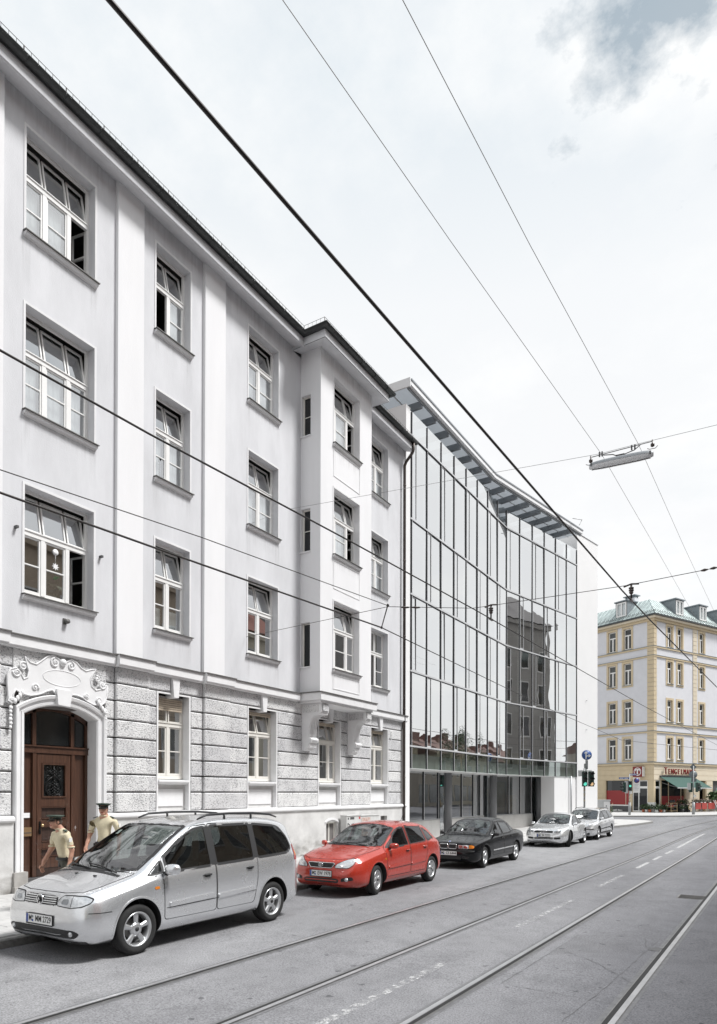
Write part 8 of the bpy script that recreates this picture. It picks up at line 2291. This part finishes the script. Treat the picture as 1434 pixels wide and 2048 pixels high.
# at the corner house, left
t2 = thing('traffic_light', 'traffic light pole with street name plates before the red shop window', 'traffic light', (-11.04, 66.0, g(66) + PAVE), R(27))
m = MB(); m.cyl((0, 0, 0), (0, 0, 3.75), .05, 10); part(t2, 'pole', m, 'pole_grey'); m = MB(); m.cyl((0, 0, 0), (0, 0, 1.15), .11, 12); part(t2, 'pole_base', m, 'pole_grey')
for z in (1.25, 1.55): m = MB(); m.cyl((0, 0, z), (0, 0, z + .22), .053, 10); part(t2, 'sticker', m, 'sticker_mix')
for (x0, x1, z) in ((-.95, -.05, 3.38), (0.0, .62, 3.72)):
    n_ = bpy.data.objects.new('street_name_plate', None); COL.objects.link(n_); n_.parent = t2; n_.location = ((x0 + x1) / 2, -.02, z); w = (x1 - x0) / 2
    m = MB(); m.box(-w, w, -.01, .01, -.085, .085); part(n_, 'plate', m, 'sign_blue')
    m = MB(); k_ = 9
    for q in range(k_):
        if q == 4: continue
        u0 = -w * .85 + 2 * w * .85 * q / k_; m.box(u0, u0 + 1.2 * w / k_, -.012, -.0105, -.035, .035 + .01 * (q % 2))
    part(n_, 'print', m, 'patch_white')
signal_head(t2, (.02, -.16, 3.12), R(-20), (1, 'green_lit')); m = MB(); m.box(-.42, -.14, -.03, .05, 2.0, 3.1); part(t2, 'backing_board', m, 'galv_pale')
signal_head(t2, (-.48, .08, 3.0), R(-80))
np_ = bpy.data.objects.new('parking_sign', None); COL.objects.link(np_); np_.parent = t2; np_.location = (.62, -.04, 3.0)
m = MB(); m.box(-.30, .30, -.012, .012, -.95, .45); part(np_, 'plate', m, 'patch_white')
m = MB(); m.lathe([(0, -.002), (.25, -.002), (.25, 0)], (0, -.0125, .18), 'y', 24); part(np_, 'red_ring', m, 'sign_red'); m = MB(); m.lathe([(0, -.002), (.20, -.002), (.20, 0)], (0, -.0155, .18), 'y', 24); part(np_, 'blue_disc', m, 'sign_blue')
m = MB(); arrow(m, [(-.15, .33), (.15, .03)], .025, -.019); part(np_, 'bar', m, 'sign_red', fix=False)
m = MB()
for k in range(5): m.box(-.2, .2 - .07 * (k % 3), -.0135, -.0125, -.20 - k * .13, -.17 - k * .13)
part(np_, 'print', m, 'galv'); m = MB(); m.box(0, .62, -.02, .02, 3.2, 3.24); part(t2, 'arm', m, 'pole_grey')
m = MB(); m.box(-.02, .20, -.07, -.06, 1.95, 2.3); part(t2, 'notice', m, 'patch_white')
# at the corner house, right
t3 = thing('traffic_light', 'traffic light pole with backs of a diamond and a round sign before the green awning', 'traffic light', (-6.2, 71.1, g(70) + PAVE), R(24))
m = MB(); m.cyl((0, 0, 0), (0, 0, 4.6), .05, 10); part(t3, 'pole', m, 'pole_grey'); m = MB(); m.cyl((0, 0, 0), (0, 0, 1.15), .13, 12); part(t3, 'pole_base', m, 'pole_grey')
for z in (1.3, 1.65, 2.0): m = MB(); m.cyl((0, 0, z), (0, 0, z + .2), .054, 10); part(t3, 'sticker', m, 'sticker_mix')
m = MB(); m.prism([(0, 4.15), (.30, 4.5), (0, 4.85), (-.30, 4.5)], .055, .07, 'y'); part(t3, 'diamond_sign', m, 'sign_back')
m = MB(); m.lathe([(0, 0), (.37, 0), (.37, .015), (0, .015)], (0, .056, 3.78), 'y', 28); part(t3, 'round_sign', m, 'sign_back')
m = MB(); m.box(-.18, .30, .056, .07, 3.10, 3.42); part(t3, 'plate_sign', m, 'sign_back')
signal_head(t3, (.30, -.06, 3.02), R(62)); signal_head(t3, (.48, .02, 2.82), R(110), None, 2); signal_head(t3, (-.22, .1, 3.0), R(180))
m = MB(); m.box(-.55, -.25, -.06, .0, 2.35, 3.0); part(t3, 'backing_board', m, 'galv_pale')
m = MB(); m.lathe([(0, 0), (.12, 0), (.12, .01), (0, .01)], (.1, -.08, 1.75), 'y', 16); part(t3, 'button_box', m, 'patch_white')
# switch cabinet by the white wall
cb = thing('switch_cabinet', 'grey switch cabinet with flat lid at the right end of the white wall', 'cabinet', (-9.75, 48.1, g(48) + PAVE), R(18))
m = MB(); m.box(-.42, .42, -.26, .26, .12, 1.5); part(cb, 'body', m, 'galv_pale'); m = MB(); m.box(-.46, .46, -.30, .30, 1.501, 1.58); part(cb, 'lid', m, 'galv_pale'); m = MB(); m.box(-.38, .38, -.22, .22, 0, .119); part(cb, 'base', m, 'dark_grey')
m = MB(); m.box(-.40, -.02, -.268, -.261, .2, 1.45); part(cb, 'door', m, 'galv_pale'); m = MB(); m.box(.02, .40, -.268, -.261, .2, 1.45); part(cb, 'door', m, 'white_paint'); m = MB(); m.box(.15, .20, -.275, -.269, 1.1, 1.2); part(cb, 'lock', m, 'dark_grey')

# ------------------------------------------------------------------ goods in front of the shop
mat('leaf_green', (.045, .085, .03), .6, noise=.5, nscale=14, col2=(.02, .04, .015))
mat('leaf_bright', (.07, .14, .04), .6, noise=.5, nscale=14, col2=(.03, .07, .02))
mat('terracotta', (.42, .12, .06), .8)
mat('pot_white', (.62, .62, .6), .6)
mat('crate_wood', (.46, .35, .21), .8, noise=.2, nscale=12)
mat('crate_red', (.34, .05, .04), .6)
mat('flower_mix', (.60, .35, .40), .7, noise=.9, nscale=14, col2=(.50, .48, .40), lo=.45, hi=.55)
mat('magazine_mix', (.60, .55, .50), .6, noise=.8, nscale=22, col2=(.28, .12, .12), lo=.45, hi=.55)
def gz(): return g(70) + PAVE
def at(x, y): w = yw(x, y); return (w[0], w[1], gz())
def leaves(m, c, r, n, s, seed):
    rr = random.Random(seed)
    for _ in range(n):
        v = Vector((rr.gauss(0, 1), rr.gauss(0, 1), rr.gauss(0, 1))).normalized() * r * rr.uniform(.45, 1); p = Vector(c) + Vector((v.x, v.y, v.z * .8))
        a = Vector((rr.gauss(0, 1), rr.gauss(0, 1), rr.gauss(0, .7))).normalized(); b = a.cross(Vector((rr.gauss(0, 1), rr.gauss(0, 1), 1))).normalized(); L = s * rr.uniform(.6, 1.3)
        m.add([p, p + a * L * .5 + b * L * .28, p + a * L, p + a * L * .5 - b * L * .28], [(0, 1, 2, 3)])
def potted(label, x, y, pr, ph, r, leaf='leaf_green', pot='terracotta', seed=1, n=90, z=0, group='potted plants outside the shop'):
    p = at(x, y); t = thing('potted_plant', label, 'plant', (p[0], p[1], p[2] + z), group=group)
    m = MB(); m.lathe([(0, 0), (pr * .75, 0), (pr, ph), (pr * .88, ph), (pr * .8, ph - .04), (0, ph - .05)], n=14); part(t, 'pot', m, pot)
    m = MB(); leaves(m, (0, 0, ph + r * .75), r, n, r * .55, seed); part(t, 'foliage', m, leaf, fix=False)
    m = MB(); m.tube([(0, 0, ph - .05), (.01, 0, ph + r * .6)], .015, 5); part(t, 'stem', m, 'crate_wood')
ord_ = ['first', 'second', 'third', 'fourth', 'fifth', 'sixth']
for k, (x, y) in enumerate(((-.50, .85), (-.55, .45), (-.60, .05), (-.30, -.50), (.25, -.62), (.75, -.65))):
    potted('%s potted bush from the left in the row at the shop corner pillar' % ord_[k], x, y, .17, .30, .36, pot='terracotta' if k % 2 == 0 else 'pot_white', seed=k, n=130)
def rack(label, x, y, w, d, shelves, hgt):
    t = thing('shelf_rack', label, 'rack', at(x, y), YR, group=None)
    for sx in (0, w):
        for sy in (0, d): m = MB(); m.box(sx - .025, sx + .025, sy - .025, sy + .025, 0, hgt); part(t, 'leg', m, 'crate_wood')
    for z in shelves:
        m = MB(); m.box(-.02, w + .02, -.02, d + .02, z, z + .04); part(t, 'shelf', m, 'crate_wood')
    return t
rack('pale wooden shelf rack left of the flower display', 1.45, -1.0, 1.05, .5, (.15, .55, .95), 1.0)
for k, (dx, z, mt) in enumerate(((.3, .99, 'black_plastic'), (.75, .99, 'black_plastic'), (.35, .59, 'crate_red'), (.72, .19, 'black_plastic'))):
    p = at(1.45 + dx, -.78); lab = ('black sack on top of the wooden rack, left one', 'black sack on top of the wooden rack, right one', 'dark red tray on the middle shelf of the wooden rack', 'black tray on the lowest shelf of the wooden rack')[k]
    t = thing('sack' if k < 2 else 'tray', lab, 'goods', (p[0], p[1], p[2] + z), YR)
    m = MB(); m.ball((0, 0, .15), .2, 10, sc=(1, .9, .75)) if k < 2 else m.box(-.22, .22, -.18, .18, 0, .14); part(t, 'bag' if k < 2 else 'box', m, mt)
    m = MB(); m.ball((0, -.05, .30), .07, 8) if k < 2 else leaves(m, (0, 0, .16), .16, 30, .09, k); part(t, 'knot' if k < 2 else 'contents', m, mt if k < 2 else 'flower_mix', fix=False)
# dark bags and flower buckets in the middle
for k, (x, y, z) in enumerate(((3.1, -1.2, 0), (3.6, -.9, .0), (4.1, -1.3, 0), (4.6, -1.0, 0), (3.4, -.7, .55), (4.0, -.75, .6), (4.5, -.7, .5))):
    p = at(x, y); low = z == 0
    t = thing('flower_bucket', '%s dark flower bucket on the %s between rack and red table' % (ord_[k % 4] if low else ord_[k - 4], 'pavement' if low else 'back step'), 'bucket', (p[0], p[1], p[2] + z), group='dark flower buckets outside the shop')
    m = MB(); m.lathe([(0, 0), (.15, 0), (.2, .34), (.17, .34), (0, .3)], n=12); part(t, 'bucket', m, 'black_plastic')
    m = MB(); leaves(m, (0, 0, .55), .30, 110, .14, 40 + k); part(t, 'foliage', m, 'leaf_green', fix=False)
    m = MB(); leaves(m, (0, -.05, .72), .22, 26, .10, 60 + k); part(t, 'blossoms', m, 'flower_mix', fix=False)
m = MB(); m.box(0, 1.7, 0, .5, 0, .55); solo_step = thing('display_step', 'low dark display step behind the flower buckets', 'stand', at(3.1, -.95), YR); part(solo_step, 'top', (lambda q: (q.box(0, 1.7, .02, .48, .5, .55), q)[1])(MB()), 'dark_grey'); part(solo_step, 'front', (lambda q: (q.box(.02, 1.68, .04, .46, 0, .499), q)[1])(MB()), 'black_plastic')
p = at(3.9, -1.55); rt = thing('hose_reel', 'round yellowish ring leaning among the dark flower buckets', 'ring', (p[0], p[1], p[2] + .5), YR)
m = MB(); m.tube([(.2 * math.cos(t), 0, .2 * math.sin(t)) for t in [2 * math.pi * q / 20 for q in range(20)]], .035, 6, closed=True); part(rt, 'ring', m, 'crate_wood'); m = MB(); m.ball((0, 0, 0), .09, 8); part(rt, 'hub', m, 'pot_white')
for k, (x, w) in enumerate(((5.1, 1.05), (6.3, .95), (7.5, 1.25))):
    t = thing('flower_table', '%s red-fronted flower table from the left under the awning' % ord_[k], 'table', at(x, -1.45), YR, 'red flower tables')
    m = MB(); m.box(0, w, 0, .75, .92, .97); part(t, 'table_top', m, 'crate_red'); m = MB(); m.box(0, w, -.02, .0, .30, .95); part(t, 'front_panel', m, 'crate_red')
    for sx in (.04, w - .04):
        for sy in (.05, .7): m = MB(); m.box(sx - .02, sx + .02, sy - .02, sy + .02, 0, .92); part(t, 'leg', m, 'galv')
    for q in range(3):
        px = at(x + w * (q + .5) / 3, -1.15); s = thing('flower_tray', '%s flower tray from the left on the %s red table' % (ord_[q], ord_[k]), 'flower tray', (px[0], px[1], px[2] + .971), YR, 'flower trays on the red tables')
        m = MB(); m.box(-.15, .15, -.2, .2, 0, .1); part(s, 'tray', m, 'pot_white' if (q + k) % 2 else 'black_plastic')
        m = MB(); leaves(m, (0, 0, .2), .2, 60, .12, q + 7 * k); part(s, 'foliage', m, 'leaf_green', fix=False); m = MB(); leaves(m, (0, 0, .3), .18, 40, .07, q + 5 * k); part(s, 'blossoms', m, 'flower_mix', fix=False)
potted('large bright bush in an orange pot at the right end of the flower tables', 9.3, -1.1, .42, .5, .65, 'leaf_bright', 'terracotta', 91, 260, .75, None)
st = thing('plant_stand', 'dark stand carrying the bush in the orange pot', 'stand', at(8.9, -1.4), YR); part(st, 'top', (lambda q: (q.box(0, .9, 0, .7, .70, .75), q)[1])(MB()), 'dark_grey'); 
for sx in (.05, .85):
    for sy in (.05, .65): part(st, 'leg', (lambda q: (q.box(sx - .02, sx + .02, sy - .02, sy + .02, 0, .7), q)[1])(MB()), 'galv')
potted('low bush in a white pot on the pavement beside the newspaper stand', 10.0, -1.7, .25, .3, .55, 'leaf_green', 'pot_white', 92, 220, 0, None)
ld = thing('sack_truck', 'white slanted hand truck leaning beside the red tables', 'hand truck', at(8.75, -1.9), YR)
for dx in (0, .3): m = MB(); m.tube([(dx, 0, .05), (dx - .4, .35, 1.25)], .025, 6); part(ld, 'rail', m, 'white_paint')
for q in (.25, .5, .75): m = MB(); m.tube([(-.4 * q, .35 * q, .05 + 1.2 * q), (.3 - .4 * q, .35 * q, .05 + 1.2 * q)], .018, 5); part(ld, 'rung', m, 'white_paint')
ns = thing('newspaper_stand', 'tall newspaper stand with a pale blue header by the right shop door', 'stand', at(10.6, -.9), YR)
m = MB(); m.box(0, 1.0, 0, .35, .35, 2.25); part(ns, 'cabinet', m, 'dark_grey'); m = MB(); m.box(0, 1.0, -.03, .36, 2.251, 2.6); part(ns, 'header', m, (lambda: (mat('header_blue', (.35, .52, .58), .5), 'header_blue')[1])())
for k in range(5):
    for q in range(3): m = MB(); m.box(.04 + q * .32, .32 + q * .32, -.05, -.005, .45 + k * .36, .74 + k * .36); part(ns, 'magazine', m, 'magazine_mix')
m = MB(); m.box(.05, .95, .02, .33, 0, .349); part(ns, 'base', m, 'galv')
# pale sticks and a planter left of the shop window
for k, (u, w, lab) in enumerate(((3.4, 1.0, 'pale long bundle lying on the pavement below the red window, right one'), (4.6, .9, 'brownish long bundle lying on the pavement below the red window, left one'))):
    p = at(-.5, u); m = MB(); m.tube([(0, 0, .12), (-.15, .5, .15), (-.2, w, .13)], [.07, .1, .06], 7); t = thing('bundle', lab, 'bundle', p, YR); part(t, 'wrapping', m, 'pot_white' if k == 0 else 'crate_wood'); m = MB(); m.tube([(-.14, .45, .15), (-.16, .52, .15)], .106, 8); part(t, 'band', m, 'dark_grey')
pl = thing('planter', 'concrete planter with a low brown shrub behind the switch cabinet', 'planter', (-10.4, 52.6, g(50) + PAVE))
m = MB(); m.lathe([(0, 0), (.42, 0), (.5, .5), (.42, .5), (0, .42)], n=16); part(pl, 'tub', m, 'base_stone'); m = MB(); leaves(m, (0, 0, .85), .5, 220, .14, 5); part(pl, 'foliage', m, 'leaf_green', fix=False)
m = MB()
for k in range(5): m.tube([(.1 * k - .2, 0, .4), (.2 * k - .4, .1, 1.3 + .2 * (k % 2))], .012, 4)
part(pl, 'stems', m, 'crate_wood', kind='stuff')

# small things behind the house windows
wo = thing('window_ornament', 'white paper disc and star hanging in the first-floor window above the door', 'ornament', (-12.72, 8.70, 7.02))
m = MB(); m.lathe([(0, .004), (.065, .004), (.065, 0), (0, 0)], (0, 0, 0), 'x', 20); part(wo, 'disc', m, 'white_paint')
m = MB(); m.poly([(.004, (.085 if k % 2 == 0 else .04) * math.sin(k * math.pi / 8), -.30 + (.085 if k % 2 == 0 else .04) * math.cos(k * math.pi / 8)) for k in range(16)]); m.tube([(.002, 0, -.06), (.002, 0, -.22)], .003, 4); part(wo, 'star', m, 'white_paint')
hp = thing('houseplant', 'leafy houseplant behind the first-floor window above the door', 'plant', (-12.98, 8.75, 6.05))
m = MB(); leaves(m, (0, 0, .30), .34, 90, .14, 8); part(hp, 'foliage', m, 'leaf_green', fix=False); m = MB(); m.lathe([(0, -.1), (.1, -.1), (.13, .08), (0, .06)], n=12); part(hp, 'pot', m, 'pot_white')
cs = thing('candlestick', 'tall dark candlestick in the second-floor window above the first rusticated window', 'ornament', (-12.76, 11.52, 9.60))
m = MB(); m.lathe([(0, 0), (.09, 0), (.09, .02), (.03, .07), (.016, .1), (.014, .42), (.03, .44), (.014, .47), (.03, .52), (.045, .56), (.0, .60)], n=12); part(cs, 'stem', m, 'iron')

mat('shop_glass_opaque', (.16, .17, .17), .1, noise=.5, nscale=1.2)
# ------------------------------------------------------------------ the far side of the street (seen mirrored in the panes)
def opp(name, label, x, y0, y1, h, col, roofcol, depth=10, nb=None, fl=3.5, rh=4.2, ch=6.0):
    mat('facade_' + name, col, .85, noise=.1, nscale=1.5); mat('roof_' + name, roofcol, .8, noise=.25, nscale=3)
    z0 = g((y0 + y1) / 2) if y0 > 0 else 0
    t = thing('town_house', label, 'building', (x, y0, z0), group=None)
    m = MB(); m.box(0, depth, 0, y1 - y0, -.2, h); part(t, 'wall', m, 'facade_' + name)
    m = MB(); m.prism([(-.5, h), (depth + .5, h), (depth / 2, h + rh)], -.05, y1 - y0 + .05, 'y'); part(t, 'roof', m, 'roof_' + name)
    m = MB(); m.box(-.35, -.001, 0, y1 - y0, h - .5, h - .05); part(t, 'cornice', m, 'facade_' + name)
    nb = nb or max(2, int((y1 - y0) / 2.6)); W = (y1 - y0) / nb
    me = None
    k = 0
    zf = 4.6
    fm = MB(); fm.box(-.05, .02, -.62, .62, -.12, 2.12); f_me = fm.mesh('window', M('interior_pale'))
    pm = MB(); pm.quad((-.06, -.52, .03), (-.06, .52, .03), (-.06, .52, 2.0), (-.06, -.52, 2.0)); p_me = pm.mesh('pane', M('door_glass'))
    while zf + 2.6 < h:
        for q in range(nb):
            w = part(t, 'window', f_me, None, loc=(0, W * (q + .5), zf)); part(w, 'pane', p_me, None)
        zf += fl
    m = MB(); 
    for q in range(nb):
        mm = MB(); mm.box(-.06, .0, W * q + .35, W * (q + 1) - .35, .6, 3.3); part(t, 'shop_window', mm, 'shop_glass_opaque')
    for q in (.25, .7):
        mm = MB(); mm.box(depth * .4, depth * .4 + .8, (y1 - y0) * q, (y1 - y0) * q + 1.6, h + rh * .3, h + ch); part(t, 'chimney', mm, 'roof_' + name)
    return t
OPP = [('a', 'ochre town house across the street behind the camera', -44, -24, 16, (.45, .36, .22), (.22, .09, .06)), ('b', 'grey green town house across the street, left of the camera', -23.6, -9, 18, (.36, .38, .33), (.20, .10, .07)),
       ('c', 'brick red town house across the street beside the camera', -8.6, 6, 17, (.30, .15, .11), (.14, .12, .11)), ('d', 'pale grey town house across the street opposite the minivan', 6.4, 21, 18, (.42, .42, .41), (.22, .09, .06)),
       ('e', 'brown town house across the street opposite the oriel', 21.4, 37, 16.5, (.32, .26, .20), (.23, .10, .07)), ('f', 'dark stone town house across the street with tall chimneys', 50, 66, 20, (.20, .19, .18), (.12, .11, .11)),
       ('g', 'cream town house across the street with a red roof', 37.4, 46, 15, (.45, .41, .33), (.26, .10, .07))]
for nm, lab, y0, y1, h_, c, rc in OPP: opp(nm, lab, 10.2, y0, y1, h_, c, rc)
for k, (y0, y1, h_, c) in enumerate(((88, 98, 7.6, (.30, .27, .23)), (98.5, 112, 8.6, (.34, .31, .25)), (112.5, 126, 7.8, (.28, .28, .26)), (126.5, 144, 9, (.32, .27, .22)))):
    opp('far%s' % 'hijk'[k], '%s low red-roofed town house beyond the crossing' % ord_[k], 17 + k * 1.5, y0, y1, h_, c, (.13, .07, .058), rh=2.6, ch=3.4)
m = MB(); m.box(6.6, 10.25, -60, 50, -.3, .12); solo('pavement', m, 'paving', kind='structure', label='pavement on the far side of the street')
tr = thing('street_tree', 'green deciduous tree across the street beyond the crossing', 'tree', (11.5, 84, g(84)))
m = MB(); m.tube([(0, 0, 0), (.1, .05, 2.5), (0, .2, 4.5), (.2, .1, 7)], [.22, .18, .14, .08], 8); part(tr, 'trunk', m, 'crate_wood')
m = MB()
rr = random.Random(3)
for _ in range(26):
    a = rr.uniform(0, 6.28); q = rr.uniform(.3, 2.6); leaves(m, (q * math.cos(a), q * math.sin(a), rr.uniform(4.5, 10.5)), 1.1, 190, .2, rr.random())
part(tr, 'crown', m, 'leaf_green', fix=False)
